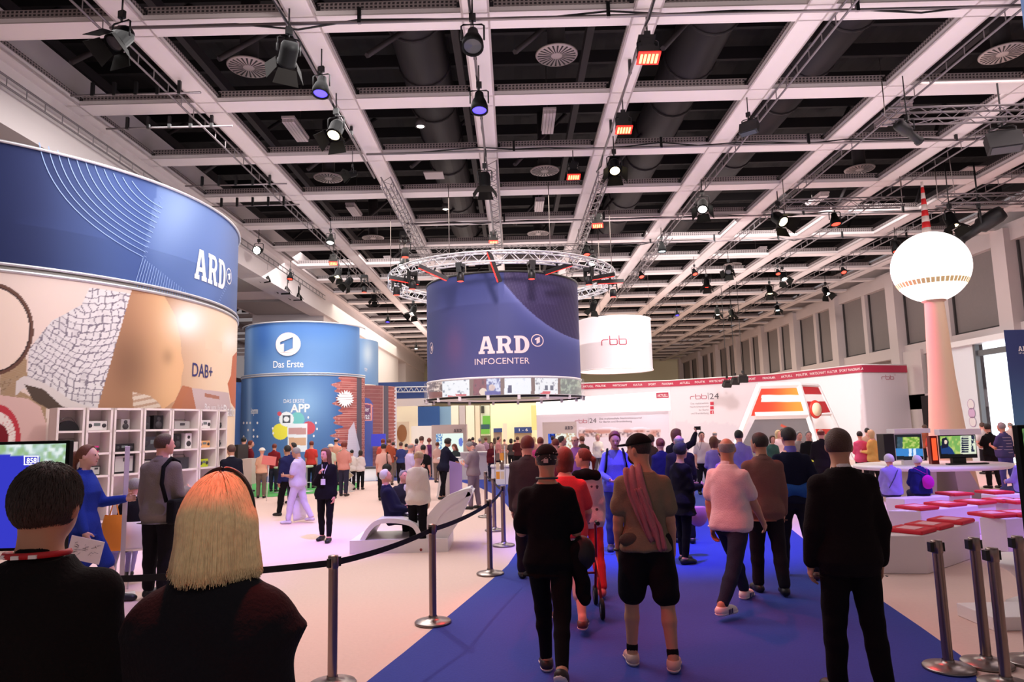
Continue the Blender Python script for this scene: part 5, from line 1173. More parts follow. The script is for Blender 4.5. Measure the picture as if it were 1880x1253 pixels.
# ---- white benches with red cushions
bm = mat('bench_white', (232, 220, 224), .5); cush = mat('cushion_red', (206, 24, 46), .7); pad = mat('cushion_print', (232, 170, 180), .7)
HB = .45
def bench(near, right, left, cpos, lab, clab):
    n_ = atz(*near, HB); r_ = atz(*right, HB); l_ = atz(*left, HB); b_ = r_+l_-n_
    o = empty('bench', (n_[0], n_[1], 0), label=lab, cat='bench'); q = [n_, r_, b_, l_]; V = [(p[0], p[1], 0) for p in q]+[(p[0], p[1], HB) for p in q]
    mb = MB(); mb.add(V, ((0, 3, 2, 1), (4, 5, 6, 7), (0, 1, 5, 4), (1, 2, 6, 5), (2, 3, 7, 6), (3, 0, 4, 7))); bevel(par(mb.build('box', bm, o), o), .012)
    d1 = (r_-n_)/np.linalg.norm(r_-n_); rz = math.atan2(d1[1], d1[0])
    for i, (cx_, cy_) in enumerate(cpos):
        p = atz(cx_, cy_, HB+.03); c = empty('seat_cushion', (p[0], p[1], HB), rz, label='red seat cushion on the '+clab+', %s from the left' % ord_[i], cat='cushion', group='red seat cushions on the white benches')
        bevel(MB().box((0, 0, .025), (.44, .44, .05)).build('cushion', cush, c), .02, 3); MB().box((-.02, 0, .052), (.26, .22, .004)).build('printed_label', pad, c)
    return o
bench((1697, 984), (1797, 957), (1600, 984), [(1672, 972), (1705, 964), (1745, 955)], 'front white bench with three red cushions right of the black suit', 'front white bench')
bench((1690, 939), (1828, 925), (1630, 938), [(1683, 931), (1735, 925), (1790, 921)], 'second white bench row behind the front one', 'second white bench')
bench((1660, 916), (1784, 909), (1625, 914), [(1752, 906)], 'third white bench on which two white haired people sit', 'third white bench')
bench((1845, 953), (1960, 945), (1797, 950), [(1822, 944), (1868, 942)], 'white bench at the right edge facing the front one', 'right edge bench')
bench((1850, 923), (1940, 919), (1825, 920), [(1842, 918), (1866, 920)], 'white bench behind the right edge one', 'bench behind the right edge one')
bench((1830, 910), (1930, 905), (1800, 907), [(1825, 903)], 'white bench of the man in lavender at the right edge', 'bench of the lavender man')
p = atz(1845, 1150); tag(bevel(MB().box((p[0]+.25, p[1]+.1, .06), (.9, .5, .12)).build('podium', white_m)), 'low white podium on the floor behind the bare barrier posts', 'podium')
ti = tag(MB().lathe([(.001, .44), (.36, .44), (.38, .41), (.20, .3), (.12, .2), (.14, .06), (.26, 0), (.001, 0)], 28).build('tub_chair', white_m, None, (atz(1895, 1110)[0]+.05, atz(1895, 1110)[1], 0)), 'white rounded tub seat cut off at the right edge', 'seat')
# ---- wave lounge (white double lounger)
wv = atz(700, 1008); yw = wv[1]; lg = empty('wave_lounger', (wv[0], yw, 0), label='white wave shaped double lounger behind the barrier belt', cat='lounger')
def ribbon(pp, th, y0, y1, name, parent, m):
    pts = [aty(x, y, (y0+y1)/2+parent.location[1])-np.array(parent.location) for x, y in pp]; n = len(pts); up = []; lo = []
    for i in range(n):
        t = pts[min(i+1, n-1)]-pts[max(i-1, 0)]; t = t/np.linalg.norm(t); q = np.array([-t[2], 0, t[0]])*th/2; up.append(pts[i]+q); lo.append(pts[i]-q)
    poly = [(p[0], p[2]) for p in up]+[(p[0], p[2]) for p in lo[::-1]]
    mb = MB(); V = [(x, y0, max(z, 0)) for x, z in poly]+[(x, y1, max(z, 0)) for x, z in poly]; k = len(poly)
    Fc = [(i, (i+1) % k, k+(i+1) % k, k+i) for i in range(k)]+[(i, i+1, k-2-i, k-1-i) for i in range(n-1)][::-1]+[(k+k-1-i, k+k-2-i, k+i+1, k+i) for i in range(n-1)]
    mb.add(V, Fc); return mb.build(name, m, parent)
def sp(pts, n=5):
    out = []; P_ = [np.array(p, float) for p in pts]; P_ = [P_[0]*2-P_[1]]+P_+[P_[-1]*2-P_[-2]]
    for i in range(1, len(P_)-2):
        for k in range(n):
            t = k/n; a_, b_, c_, d_ = P_[i-1:i+3]; out.append(tuple(.5*((2*b_)+(c_-a_)*t+(2*a_-5*b_+4*c_-d_)*t*t+(3*b_-a_-3*c_+d_)*t**3)))
    out.append(tuple(P_[-2])); return out
ribbon(sp([(676, 985), (688, 965), (705, 952), (735, 950), (765, 957), (778, 975)]), .07, -.4, .5, 'seat_arch', lg, white_m)
MB().box((.35, .05, .1), (1.5, .95, .2)).build('plinth', white_m, lg)
ribbon(sp([(690, 1003), (760, 998), (790, 975), (812, 935), (838, 912), (866, 900)]), .09, -.35, .55, 'backrest', lg, white_m)
mb = MB(); _q = [aty(x, y, yw-.3)-np.array(lg.location) for x, y in sp([(752, 1003), (772, 968), (792, 938), (816, 914), (842, 902), (867, 898), (858, 926), (840, 962), (816, 992), (800, 1004)], 4)]; mb.prism([(a_[0], -a_[2]) for a_ in _q], -.335, -.28, Matrix.Rotation(-PI/2, 4, 'X')); mb.build('side_shell', white_m, lg)
ribbon(sp([(866, 900), (852, 930), (835, 960), (815, 990)]), .07, -.35, .55, 'rear_leg', lg, white_m)
ribbon(sp([(820, 948), (832, 925), (845, 918), (856, 922)]), .05, -.3, .5, 'inner_arch', lg, beige_m)
# ---- pedestal, desks, racks
p = atz(815, 912); pd = empty('pedestal', (p[0], p[1], 0), label='white pedestal with a lavender side where three people meet', cat='pedestal')
mb = MB(); mb.prism([(-.18, 0), (.30, 0), (.40, 1.02), (-.02, 1.02)], -.25, .25, Matrix.Rotation(PI/2, 4, 'X')); mb.build('column', white_m, pd); MB().box((.16, 0, 1.04), (.62, .55, .04)).build('top', white_m, pd); MB().box((.36, -.27, .5), (.34, .02, .95)).build('side_panel', mat('lavender_panel', (186, 160, 232), .5), pd)
Y = 24.5
def desk(x0, x1, yt, Y, lab, name='counter', top=None, d=.8, col=None):
    a = aty(x0, yt, Y); b = aty(x1, yt, Y); o = empty(name, ((a[0]+b[0])/2, Y, 0), label=lab, cat='counter'); w_ = b[0]-a[0]
    MB().box((0, d/2, a[2]/2), (w_, d, a[2])).build('front', col or white_m, o); MB().box((0, d/2-.03, a[2]+.02), (w_+.06, d+.08, .05)).build('top', top or white_m, o); return o
desk(833, 895, 834, 25, 'bright white reception counter behind the pedestal group')
desk(902, 985, 858, 22.5, 'white counter edge left of the dark grey suit man')
desk(1255, 1345, 845, 20, 'white counter in front of the partition, right of the photographing man')
desk(1150, 1250, 850, 21, 'white counter behind the people facing the camera')
o = desk(634, 690, 862, 25.5, 'low white glowing desk with a dark top below the brick print', top=mat('dark_top', (70, 66, 72), .4), col=mat('desk_lit', (240, 240, 246), .5, emit=.25))
o = desk(1545, 1625, 862, 19, 'white counter behind the black suit man'); desk(1045, 1110, 838, 24, 'white counter with presenters below the skyline photo')
# rack with orange pictures
p = aty(918, 860, 19.0); rk = empty('picture_rack', (p[0], 19.0, 0), label='wire rack of small orange pictures behind the barrier', cat='rack'); 
for s in (-1, 1): MB().tube([(s*.14, 0, 0), (s*.14, 0, 1.35)], .012, 5).build('upright', alu, rk)
random.seed(8)
for k in range(3):
    for j in range(2): MB().box((-.06+.12*j, -.02, .55+.25*k), (.10, .01, .2)).build('picture', mat('pic%d' % ((k+j) % 3), ((240, 160, 60), (236, 214, 180), (120, 100, 90))[(k+j) % 3]), rk)
# tall cabinet with television side at the left
p = atz(445, 912); cb_ = empty('tall_cabinet', (p[0], p[1], 0), label='white cabinet on slanted legs carrying a black screen seen edge on', cat='cabinet')
wq = (aty(470, 850, p[1])[0]-aty(438, 850, p[1])[0]); MB().box((.0, .25, .72), (wq, .5, .75)).build('body', beige_m, cb_)
for s in (-1, 1): MB().tube([(s*wq*.4, .1, .36), (s*wq*.46, .05, 0)], .03, 6).build('leg', beige_m, cb_)
MB().box((-wq*.3, .2, 1.15), (.14, .8, .75)).build('screen', black_m, cb_)
# bar stools and sign
def stool(px, py, lab):
    p = atz(px, py); o = empty('bar_stool', p, label=lab, cat='stool'); MB().lathe([(.001, .80), (.19, .80), (.20, .77), (.17, .74), (.001, .74)], 24).build('seat', mat('stool_mint', (206, 224, 196), .4), o); MB().lathe([(.02, .03), (.02, .74)], 10).build('pole', alu, o); MB().lathe([(.001, 0), (.2, 0), (.2, .015), (.02, .03)], 24).build('base', alu, o); MB().tube([(.1*math.cos(a), .1*math.sin(a), .28) for a in np.linspace(0, 2*PI, 17)[:-1]], .01, 5, closed=True).build('foot_ring', alu, o)
stool(514, 905, 'pale green bar stool left of the man in the lavender vest'); stool(563, 903, 'pale green bar stool behind the man in the lavender vest')
p = aty(494, 846, 19); sg = empty('sign_board', p, rot=(0, RAD(8), 0), label='small pink sign board held above the stools', cat='sign'); MB().box((0, 0, 0), (.38, .02, .24)).build('board', mat('sign_pink', (236, 130, 130)), sg); MB().tube([(0, .03, 0), (0.1, .03, -1.2)], .012, 5).build('stick', white_m, sg)
# zigzag leaflet holder
p = atz(628, 905); zz = empty('leaflet_holder', (p[0]+.0, p[1]+.2, 0), label='zigzag diamond shaped leaflet holder right of the woman with the lanyard', cat='rack')
a = aty(617, 826, p[1])-p; 
for k in range(4):
    q = [(-.12+.0*k, -.02, 1.35-.34*k), (.08, -.02, 1.18-.34*k), (-.12, -.02, 1.01-.34*k), (-.32, -.02, 1.18-.34*k)]; MB().tube([Vector(v)+Vector((.12+.05*k, 0, 0)) for v in q], .018, 5, closed=True).build('diamond_frame', white_m, zz); 
    mb = MB(); mb.add([Vector(v)*1+Vector((.12+.05*k, .012, 0)) for v in q], ((0, 1, 2, 3),)); mb.build('leaflet', mat('leaflet%d' % (k % 2), ((200, 190, 150), (236, 226, 220))[k % 2]), zz)
MB().box((.1, .05, .01), (.4, .3, .02)).build('foot', white_m, zz)
# tv on the brick wall
q0 = aty(680, 798, 29.5); tag(MB().box((q0[0]+.35, 29.5, q0[2]-.25), (.62, .06, .52)).build('television', glow('tv_blue', (48, 50, 150), .8)), 'small blue lit television below the round sign on the brick print', 'television')
# sign pole beside the woman in blue
p = atz(222, 1098); sp_ = empty('sign_stand', (p[0], p[1], 0), RAD(120), label='slim white sign stand seen edge on beside the woman in blue', cat='stand')
MB().box((0, 0, 1.35), (.30, .05, .8)).build('sign_panel', mat('stand_white', (226, 216, 226), .4), sp_); MB().box((0, 0, .5), (.05, .05, 1.0)).build('post', mat('stand_white', (226, 216, 226), .4), sp_); MB().box((0, 0, .01), (.4, .3, .02)).build('foot', white_m, sp_)
# ================================================================ PEOPLE
def nets(F, org, res):
    S = F < 0; nx, ny, nz = F.shape
    c = S[:-1, :-1, :-1].astype(np.int8)
    cnt = np.zeros((nx-1, ny-1, nz-1), np.int8)
    for i in (0, 1):
        for j in (0, 1):
            for k in (0, 1): cnt += S[i:nx-1+i, j:ny-1+j, k:nz-1+k]
    act = np.argwhere((cnt > 0) & (cnt < 8))
    if len(act) == 0: return np.zeros((0, 3)), np.zeros((0, 4), int)
    idx = -np.ones(cnt.shape, np.int32); idx[tuple(act.T)] = np.arange(len(act))
    cor = [(i, j, k) for i in (0, 1) for j in (0, 1) for k in (0, 1)]
    val = np.stack([F[act[:, 0]+i, act[:, 1]+j, act[:, 2]+k] for i, j, k in cor], 1)
    sm = np.zeros((len(act), 3)); n = np.zeros(len(act))
    for a in range(8):
        for b in range(a+1, 8):
            d = [cor[b][q]-cor[a][q] for q in range(3)]
            if sum(abs(v) for v in d) != 1: continue
            m = (val[:, a] < 0) != (val[:, b] < 0); t = np.where(m, val[:, a]/np.where(m, val[:, a]-val[:, b], 1), 0)
            P = np.array(cor[a])[None]+t[:, None]*np.array(d)[None]; sm += np.where(m[:, None], P, 0); n += m
    V = (act+sm/n[:, None])*res+org; Fs = []
    for ax in range(3):
        sl0 = [slice(1, -1)]*3; sl1 = [slice(1, -1)]*3; sl0[ax] = slice(0, -1); sl1[ax] = slice(1, None)
        A = S[tuple(sl0)]; B = S[tuple(sl1)]; e = np.argwhere(A != B)
        if len(e) == 0: continue
        o = np.array([1, 1, 1]); o[ax] = 0; e = e+o; inside = S[tuple(e.T)]
        u, v = [(1, 2), (2, 0), (0, 1)][ax]; du = np.zeros(3, int); du[u] = 1; dv = np.zeros(3, int); dv[v] = 1
        q = np.stack([idx[tuple((e-du-dv).T)], idx[tuple((e-dv).T)], idx[tuple(e.T)], idx[tuple((e-du).T)]], 1)
        q = np.where(inside[:, None], q, q[:, ::-1]); Fs.append(q)
    Fc = np.concatenate(Fs); return V, Fc[(Fc >= 0).all(1)]
def smin(a, b, k):
    h = np.clip(.5+.5*(b-a)/k, 0, 1); return b*(1-h)+a*h-k*h*(1-h)
class Cone:
    def __init__(s, a, b, ra, rb, k=.02, fl=None): s.a = np.array(a, float); s.b = np.array(b, float); s.ra, s.rb, s.k = ra, rb, k
    def inf(s, t, t2=None): return Cone(s.a, s.b, s.ra+t, s.rb+(t if t2 is None else t2), s.k)
    def bb(s): return np.minimum(s.a-s.ra, s.b-s.rb), np.maximum(s.a+s.ra, s.b+s.rb)
    def d(s, X, Y, Z):
        ba = s.b-s.a; L = ba@ba+1e-12; x, y, z = X-s.a[0], Y-s.a[1], Z-s.a[2]
        t = np.clip((x*ba[0]+y*ba[1]+z*ba[2])/L, 0, 1); x = x-t*ba[0]; y = y-t*ba[1]; z = z-t*ba[2]
        return np.sqrt(x*x+y*y+z*z)-(s.ra+t*(s.rb-s.ra))
class Ell:
    def __init__(s, c, r, R=None, k=.02, cut=None): s.c = np.array(c, float); s.r = np.array(r, float); s.R = np.eye(3) if R is None else R; s.k = k; s.cut = cut
    def inf(s, t, t2=None): return Ell(s.c, s.r+t, s.R, s.k, s.cut)
    def bb(s): m = np.full(3, s.r.max()); return s.c-m, s.c+m
    def d(s, X, Y, Z):
        x, y, z = X-s.c[0], Y-s.c[1], Z-s.c[2]; R = s.R
        q = [x*R[0, i]+y*R[1, i]+z*R[2, i] for i in range(3)]
        n = np.sqrt((q[0]/s.r[0])**2+(q[1]/s.r[1])**2+(q[2]/s.r[2])**2); d = (n-1)*s.r.min()
        g = np.sqrt((q[0]/s.r[0]**2)**2+(q[1]/s.r[1]**2)**2+(q[2]/s.r[2]**2)**2)+1e-6; d = n*(n-1)/g
        if s.cut is not None: d = np.maximum(d, s.cut(q[0], q[1], q[2]))
        return d
class Torso:
    def __init__(s, prof, o, R, k=.03): s.p = np.array(prof, float); s.o = np.array(o, float); s.R = R; s.k = k
    def inf(s, t, t2=None): p = s.p.copy(); p[:, 1:3] += t; return Torso(p, s.o, s.R, s.k)
    def bb(s):
        P = []
        for z, a, b, y in s.p: 
            for sx in (-1, 1):
                for sy in (-1, 1): P.append(s.o+s.R@np.array([sx*a, y+sy*b, z-.93]))
        P = np.array(P); return P.min(0)-.02, P.max(0)+.02
    def d(s, X, Y, Z):
        x, y, z = X-s.o[0], Y-s.o[1], Z-s.o[2]; R = s.R
        q = [x*R[0, i]+y*R[1, i]+z*R[2, i] for i in range(3)]; h = q[2]+.93
        a = np.interp(h, s.p[:, 0], s.p[:, 1]); b = np.interp(h, s.p[:, 0], s.p[:, 2]); yo = np.interp(h, s.p[:, 0], s.p[:, 3])
        n = ((np.abs(q[0])/a)**2.4+(np.abs(q[1]-yo)/b)**2.4)**(1/2.4)
        d = (n-1)*np.minimum(a, b); return np.maximum(d, np.maximum(s.p[0, 0]-h, h-s.p[-1, 0]))
def surf(prims, res, clips=(), wr=0., ph=0.):
    lo = np.min([p.bb()[0] for p in prims], 0)-2.5*res; hi = np.max([p.bb()[1] for p in prims], 0)+2.5*res
    for (pt, n) in clips:
        for ax in range(3):
            if n[ax] > .97: hi[ax] = min(hi[ax], pt[ax]+3*res)
            if n[ax] < -.97: lo[ax] = max(lo[ax], pt[ax]-3*res)
    dim = np.maximum(np.ceil((hi-lo)/res).astype(int)+1, 4)
    ax = [lo[i]+res*np.arange(dim[i]) for i in range(3)]; F = np.full(dim, .1, np.float32)
    for p in prims:
        b0, b1 = p.bb(); m = p.k+2.5*res; i0 = np.clip(((b0-m-lo)/res).astype(int), 0, dim); i1 = np.clip(((b1+m-lo)/res).astype(int)+2, 0, dim)
        if (i1 <= i0).any(): continue
        sl = tuple(slice(a, b) for a, b in zip(i0, i1)); X = ax[0][sl[0]][:, None, None]; Y = ax[1][sl[1]][None, :, None]; Z = ax[2][sl[2]][None, None, :]
        F[sl] = smin(F[sl], p.d(X, Y, Z), p.k)
    X = ax[0][:, None, None]; Y = ax[1][None, :, None]; Z = ax[2][None, None, :]
    if wr: F = F+wr*(np.sin(19*Z+11*X+ph+2.5*np.sin(9*X+6*Z+ph)+2*np.sin(13*Y))+.7*np.sin(31*Z-23*X+1.7*np.sin(14*X-11*Z+ph*2)+ph*3)*np.sin(9*X+7*Y+ph))
    for (pt, n) in clips: F = np.maximum(F, (X-pt[0])*n[0]+(Y-pt[1])*n[1]+(Z-pt[2])*n[2])
    F[0] = F[-1] = .1; F[:, 0] = F[:, -1] = .1; F[:, :, 0] = F[:, :, -1] = .1
    return nets(F, lo, res)
def rotx(a): c, s = math.cos(a), math.sin(a); return np.array([[1, 0, 0], [0, c, -s], [0, s, c]])
def rotz(a): c, s = math.cos(a), math.sin(a); return np.array([[c, -s, 0], [s, c, 0], [0, 0, 1]])
def roty(a): c, s = math.cos(a), math.sin(a); return np.array([[c, 0, s], [0, 1, 0], [-s, 0, c]])
nrm = lambda v: np.array(v, float)/np.linalg.norm(v)
PM = [(.80,.135,.105,0),(.88,.166,.120,-.012),(.95,.162,.120,-.005),(1.05,.146,.110,.002),(1.15,.150,.114,.0),(1.25,.164,.120,-.002),(1.33,.166,.112,-.008),(1.38,.150,.098,-.012),(1.42,.120,.084,-.016),(1.45,.092,.070,-.015),(1.48,.070,.060,-.012),(1.52,.053,.054,-.004),(1.60,.050,.053,.004)]
PW = [(.80,.14,.105,0),(.88,.174,.122,-.014),(.95,.166,.116,-.006),(1.05,.132,.096,.002),(1.15,.134,.102,.006),(1.25,.146,.118,.012),(1.33,.146,.100,.002),(1.38,.130,.086,-.008),(1.42,.102,.072,-.013),(1.45,.078,.062,-.014),(1.48,.058,.054,-.010),(1.52,.045,.047,-.003),(1.60,.042,.045,.004)]
DOWN = ((.13, .02, -1), (.04, .22, -1)); WF = ((.14, .45, -1), (.02, .75, -1)); WB = ((.16, -.40, -1), (.05, -.05, -1)); BENT = ((.18, .1, -1), (-.25, 1, .05)); HOLD = ((.15, .35, -1), (-.55, 1, .25)); HELD = ((.10, .05, -1), (0, .55, -1)); LAP = ((.15, .35, -1), (-.35, 1, -.25)); PHONE = ((.2, .5, -.8), (-.3, .75, .9)); POCK = ((.35, -.25, -1), (-.25, .30, -1)); UP = ((.35, .75, .35), (-.05, .8, .75))
HAIRC = {'black': (24, 18, 18), 'dark': (44, 32, 28), 'brown': (78, 50, 38), 'auburn': (112, 64, 40), 'blond': (206, 176, 130), 'grey': (150, 144, 142), 'white': (216, 210, 206), 'darkgrey': (74, 68, 66), 'red': (120, 44, 30)}  # the red tone puts red top lighting on heads into the hair colour
SKIN = {'fair': (224, 176, 152), 'tan': (196, 142, 112), 'rosy': (226, 160, 142), 'deep': (140, 92, 70)}
def hairm(c): return mat('hair_'+c, HAIRC[c], .55, noise=.35, bump=.8, scale=140)
def add_part(root, name, prims, m, res, clips=(), wr=0., ph=0., label=None):
    V, Fc = surf(prims, res, clips, wr, ph)
    if len(Fc) == 0: return None
    o = link_mesh(name, raw_mesh(name, V, Fc, True), m, root)
    if label: o['label'] = label
    return o
PEOPLE = []
def person(px, top, az, feet=None, Y=None, sex='m', hair='short', hc='dark', skin='fair', up=('shirt', (200, 200, 200)), low=('trousers', (40, 40, 50)), shoe=(24, 22, 24), sole=None, legs=((4, 4), (-4, 4)), arms=(DOWN, DOWN), lean=0., turn=0., nod=0., fat=0., label='', group=None, face=False, cap=None, res=None, seat=None, sleeve=None, over=None, lc_=0., hunch=0., sd=0, X=None, h=None, hem=None, curl=25, glasses=False, lanyard=None, footfix=None, height_ok=True):
    if feet is not None: Y = atz(*feet)[1] if Y is None else Y
    hp = aty(px, top, Y)
    res = res or (.008 if Y < 3 else .0115 if Y < 7 else .0135 if Y < 10.5 else .018 if Y < 16 else .026)
    W_ = sex == 'f'; prof = np.array(PW if W_ else PM, float)
    if fat: k = np.exp(-((prof[:, 0]-1.05)/.14)**2)*fat; prof[:, 1] += k*.7; prof[:, 2] += k; prof[:, 3] += k*.4
    R = rotx(-RAD(lean)); hip0 = np.array([0, 0, .93]); T = Torso(prof, hip0, R)
    tp = lambda x, y, z: hip0+R@np.array([x, y, z-.93])
    RH = R@rotx(-RAD(hunch)); nb = tp(0, -.008, 1.46); HR = RH@rotz(RAD(turn))@rotx(-RAD(nod)); nt = nb+RH@np.array([0, .012, .09]); hc_ = nt+HR@np.array([0, .022, .085])
    hh = lambda x, y, z: hc_+HR@np.array([x, y, z])
    # head, y forward
    head = [Ell(hc_, (.074, .094, .100), HR, .02), Ell(hh(0, .018, -.055), (.056, .070, .060), HR, .03), Cone(nb, nt+HR@np.array([0, 0, .01]), .054 if not W_ else .045, .050 if not W_ else .042, .02),
            Cone(hh(0, .088, .005), hh(0, .106, -.028), .008, .014, .012), Ell(hh(0, .078, -.062), (.024, .018, .008), HR, .008), Ell(hh(0, .072, -.096), (.022, .022, .018), HR, .02),
            Ell(hh(.079, -.006, -.012), (.012, .020, .034), HR, .006), Ell(hh(-.079, -.006, -.012), (.012, .020, .034), HR, .006), Ell(hh(.030, .082, .022), (.020, .012, .006), HR, .010), Ell(hh(-.030, .082, .022), (.020, .012, .006), HR, .010)]
    sh = .160 if not W_ else .136
    A = []; hands = []; sleeves = []
    for sgn, arm in ((-1, arms[0]), (1, arms[1])):
        S = tp(sgn*sh, -.012, 1.372); u = nrm([sgn*arm[0][0], arm[0][1], arm[0][2]]); f = nrm([sgn*arm[1][0], arm[1][1], arm[1][2]])
        E = S+u*.285; Wr = E+f*.25; r = .047 if not W_ else .040
        A += [Cone(S, E, r+.004, r-.008, .04), Cone(E, E+f*.08, r-.008, r-.007, .01), Cone(E+f*.08, Wr, r-.007, .026 if not W_ else .023, .01)]
        fw = np.array([0, 1., 0]) if abs(f[1]) < .85 else np.array([0, 0, 1.]); s_ = nrm(fw-f*(fw@f)); n_ = np.cross(f, s_); n_ = n_ if n_[0]*sgn < 0 else -n_
        if abs(f[1]) >= .85: n_ = n_
        H = [Cone(Wr-f*.02, Wr+f*.03, .024, .024, .01), Ell(Wr+f*.052, (.038, .048, .015), np.stack([s_, f, n_], 1), .012)]
        c = RAD(curl)
        for i in range(4):
            b = Wr+f*.082+s_*(.029-.0195*i); d1 = f*math.cos(c)+n_*math.sin(c); d2 = f*math.cos(2.3*c)+n_*math.sin(2.3*c); L = (.040, .045, .042, .034)[i]
            H += [Cone(b, b+d1*L, .0093, .0085, .004), Cone(b+d1*L, b+d1*L+d2*L*.9, .0085, .007, .003)]
        b = Wr+f*.030+s_*.030; d1 = nrm(f*.75+s_*.7+n_*.35); d2 = nrm(f*.9+s_*.25+n_*.5); H += [Cone(b, b+d1*.036, .0125, .0105, .006), Cone(b+d1*.036, b+d1*.036+d2*.030, .0105, .008, .003)]
        hands.append((H, Wr+f*.09, f, n_, Wr)); sleeves.append((S, E, Wr, u, f, r))
    Lg = []; legj = []
    for sgn, lg in ((-1, legs[0]), (1, legs[1])):
        a = RAD(lg[0]); k = RAD(lg[1]); sd_ = RAD(lg[2]) if len(lg) > 2 else RAD(2)
        Hj = np.array([sgn*.088, -.005, .90]); td = np.array([sgn*math.sin(sd_), math.sin(a), -math.cos(a)*math.cos(sd_)]); K = Hj+td*.42; b = a-k
        sdn = np.array([sgn*math.sin(sd_)*.4, math.sin(b), -math.cos(b)]); sdn = nrm(sdn); An = K+sdn*.405
        Lg += [Cone(Hj, K, .086 if not W_ else .090, .056, .035), Cone(K, K+sdn*.14, .054, .056, .02), Cone(K+sdn*.14, An, .055, .037, .02)]
        pitch = lg[3] if len(lg) > 3 else (math.degrees(b) if lg[1] > 22 and b < -.25 else 0); yaw = sgn*RAD(-8)
        FR = rotz(yaw)@rotx(RAD(pitch)); legj.append((Hj, K, An, FR, sdn))
    lowz = min(j[2][2]+(j[3]@np.array([0, .1, -.085]))[2] if j[3][2, 1] < -.1 else j[2][2]-.085 for j in legj)
    if seat is not None: pass
    Ft = []
    for (Hj, K, An, FR, sdn) in legj:
        g = lambda x, y, z: An+FR@np.array([x, y, z-.085]); Ft.append([Cone(g(0, -.035, .045), g(0, .02, .05), .040, .040, .02), Cone(g(0, .0, .045), g(.0, .13, .030), .040, .036, .02), Ell(g(0, .145, .030), (.042, .045, .030), FR, .02), Cone(g(0, 0, .05), g(0, -.005, .10), .036, .038, .02)])
    feetp = [p for q in Ft for p in q]
    body = [T]+head+A+[h_ for h__ in hands for h_ in h__[0][:2]]+Lg+feetp
    topz = (hc_+HR@np.array([0, 0, .118]))[2]
    if cap: topz += .01
    tz = (h if h is not None else hp[2]); s = tz/(topz-lowz) if seat is None else (tz-seat)/(topz-.845)
    zoff = -lowz*s if seat is None else seat-.845*s
    if not (.75 < s < 1.35): print('PERSON SCALE', label, round(s, 2), 'tz', round(float(tz), 2))
    s = min(max(s, .7), 1.4)
    if seat is None: pass
    RZ = rotz(RAD(az)); xy = (RZ@hc_)[:2]*s
    V, Fc = surf(body, res)
    for hnd in hands:
        r_ = .0042 if Y < 7.5 else .0062 if Y < 13 else .009
        v, f = surf(hnd[0], r_); Fc = np.concatenate([Fc, f+len(V)]); V = np.concatenate([V, v])
    skm = mat('skin_'+skin, SKIN[skin], .5, noise=.06, scale=30); root = link_mesh('person', raw_mesh('person', V, Fc, True), skm)
    root.location = (hp[0]-xy[0], (Y if feet is None else Y), zoff) if X is None else (X, Y, zoff); root.rotation_euler = (0, 0, RAD(az)); root.scale = (s, s, s)
    tag(root, label, 'person', group)
    ph = (sd or px)*.37
    # hair
    hm = hairm(hc); hr = max(res*.8, .006)
    e = lambda t, cy=-.008, cz=.020: (hh(0, cy, cz), (.075+t, .095+t, .092+t))
    if hair in ('short', 'long', 'pony', 'curly', 'bob', 'bun'):
        t = {'curly': .030, 'bob': .022, 'long': .016}.get(hair, .013)*(.5 if cap else 1); c0, r0 = e(t)
        lowcut = {'short': -.060+lc_, 'pony': -.05, 'bun': -.05, 'curly': -.065, 'bob': -.12, 'long': -.14}[hair]
        cut = lambda x, y, z: -np.minimum((z-np.where(y < .01, lowcut, lowcut+(y-.01)*2.6+(np.abs(x) < .055)*0))*.6, (.055-y)+np.maximum(z-.035, 0)*1.5)
        P = [Ell(c0, r0, HR, .015, cut)]
        if hair == 'long': P += [Cone(hh(0, -.06, -.02), hh(0, -.095, -.20), .075, .07, .05), Cone(hh(.06, -.03, -.03), hh(.075, -.02, -.24), .035, .028, .03), Cone(hh(-.06, -.03, -.03), hh(-.075, -.02, -.24), .035, .028, .03)]
        if hair == 'bob': P += [Cone(hh(.055, -.03, -.03), hh(.055, -.03, -.11), .036, .030, .04), Cone(hh(-.055, -.03, -.03), hh(-.055, -.03, -.11), .036, .030, .04), Cone(hh(0, -.06, -.02), hh(0, -.06, -.10), .055, .05, .04)]
        if hair == 'pony': P += [Cone(hh(0, -.10, .02), hh(0, -.14, -.02), .022, .03, .02), Cone(hh(0, -.14, -.02), hh(0, -.13, -.17), .03, .012, .02)]
        if hair == 'bun': P += [Ell(hh(0, -.115, .04), (.04, .035, .04), HR, .015)]
        add_part(root, 'hair', P, hm, hr, wr=.0035 if hair == 'curly' else .0012, ph=ph)
    elif hair == 'bald':
        cut = lambda x, y, z: -np.minimum(np.minimum(z+.065-np.maximum(y, 0)*1.5, .030-z), .035-y)
        add_part(root, 'hair', [Ell(e(.006)[0], e(.006)[1], HR, .01, cut)], hm, min(hr, .009))
    if cap:
        cm = cloth(cap); c0, r0 = e(.021, -.004, .014); cut = lambda x, y, z: -(z-.020+y*.15)
        add_part(root, 'cap', [Ell(c0, r0, HR, .01, cut)], cm, hr)
        bs = 1
        add_part(root, 'cap_brim', [Ell(hh(0, .13*bs, .030), (.065, .075, .010), HR@rotx(-.12*bs), .01)], cm, min(hr, .007))
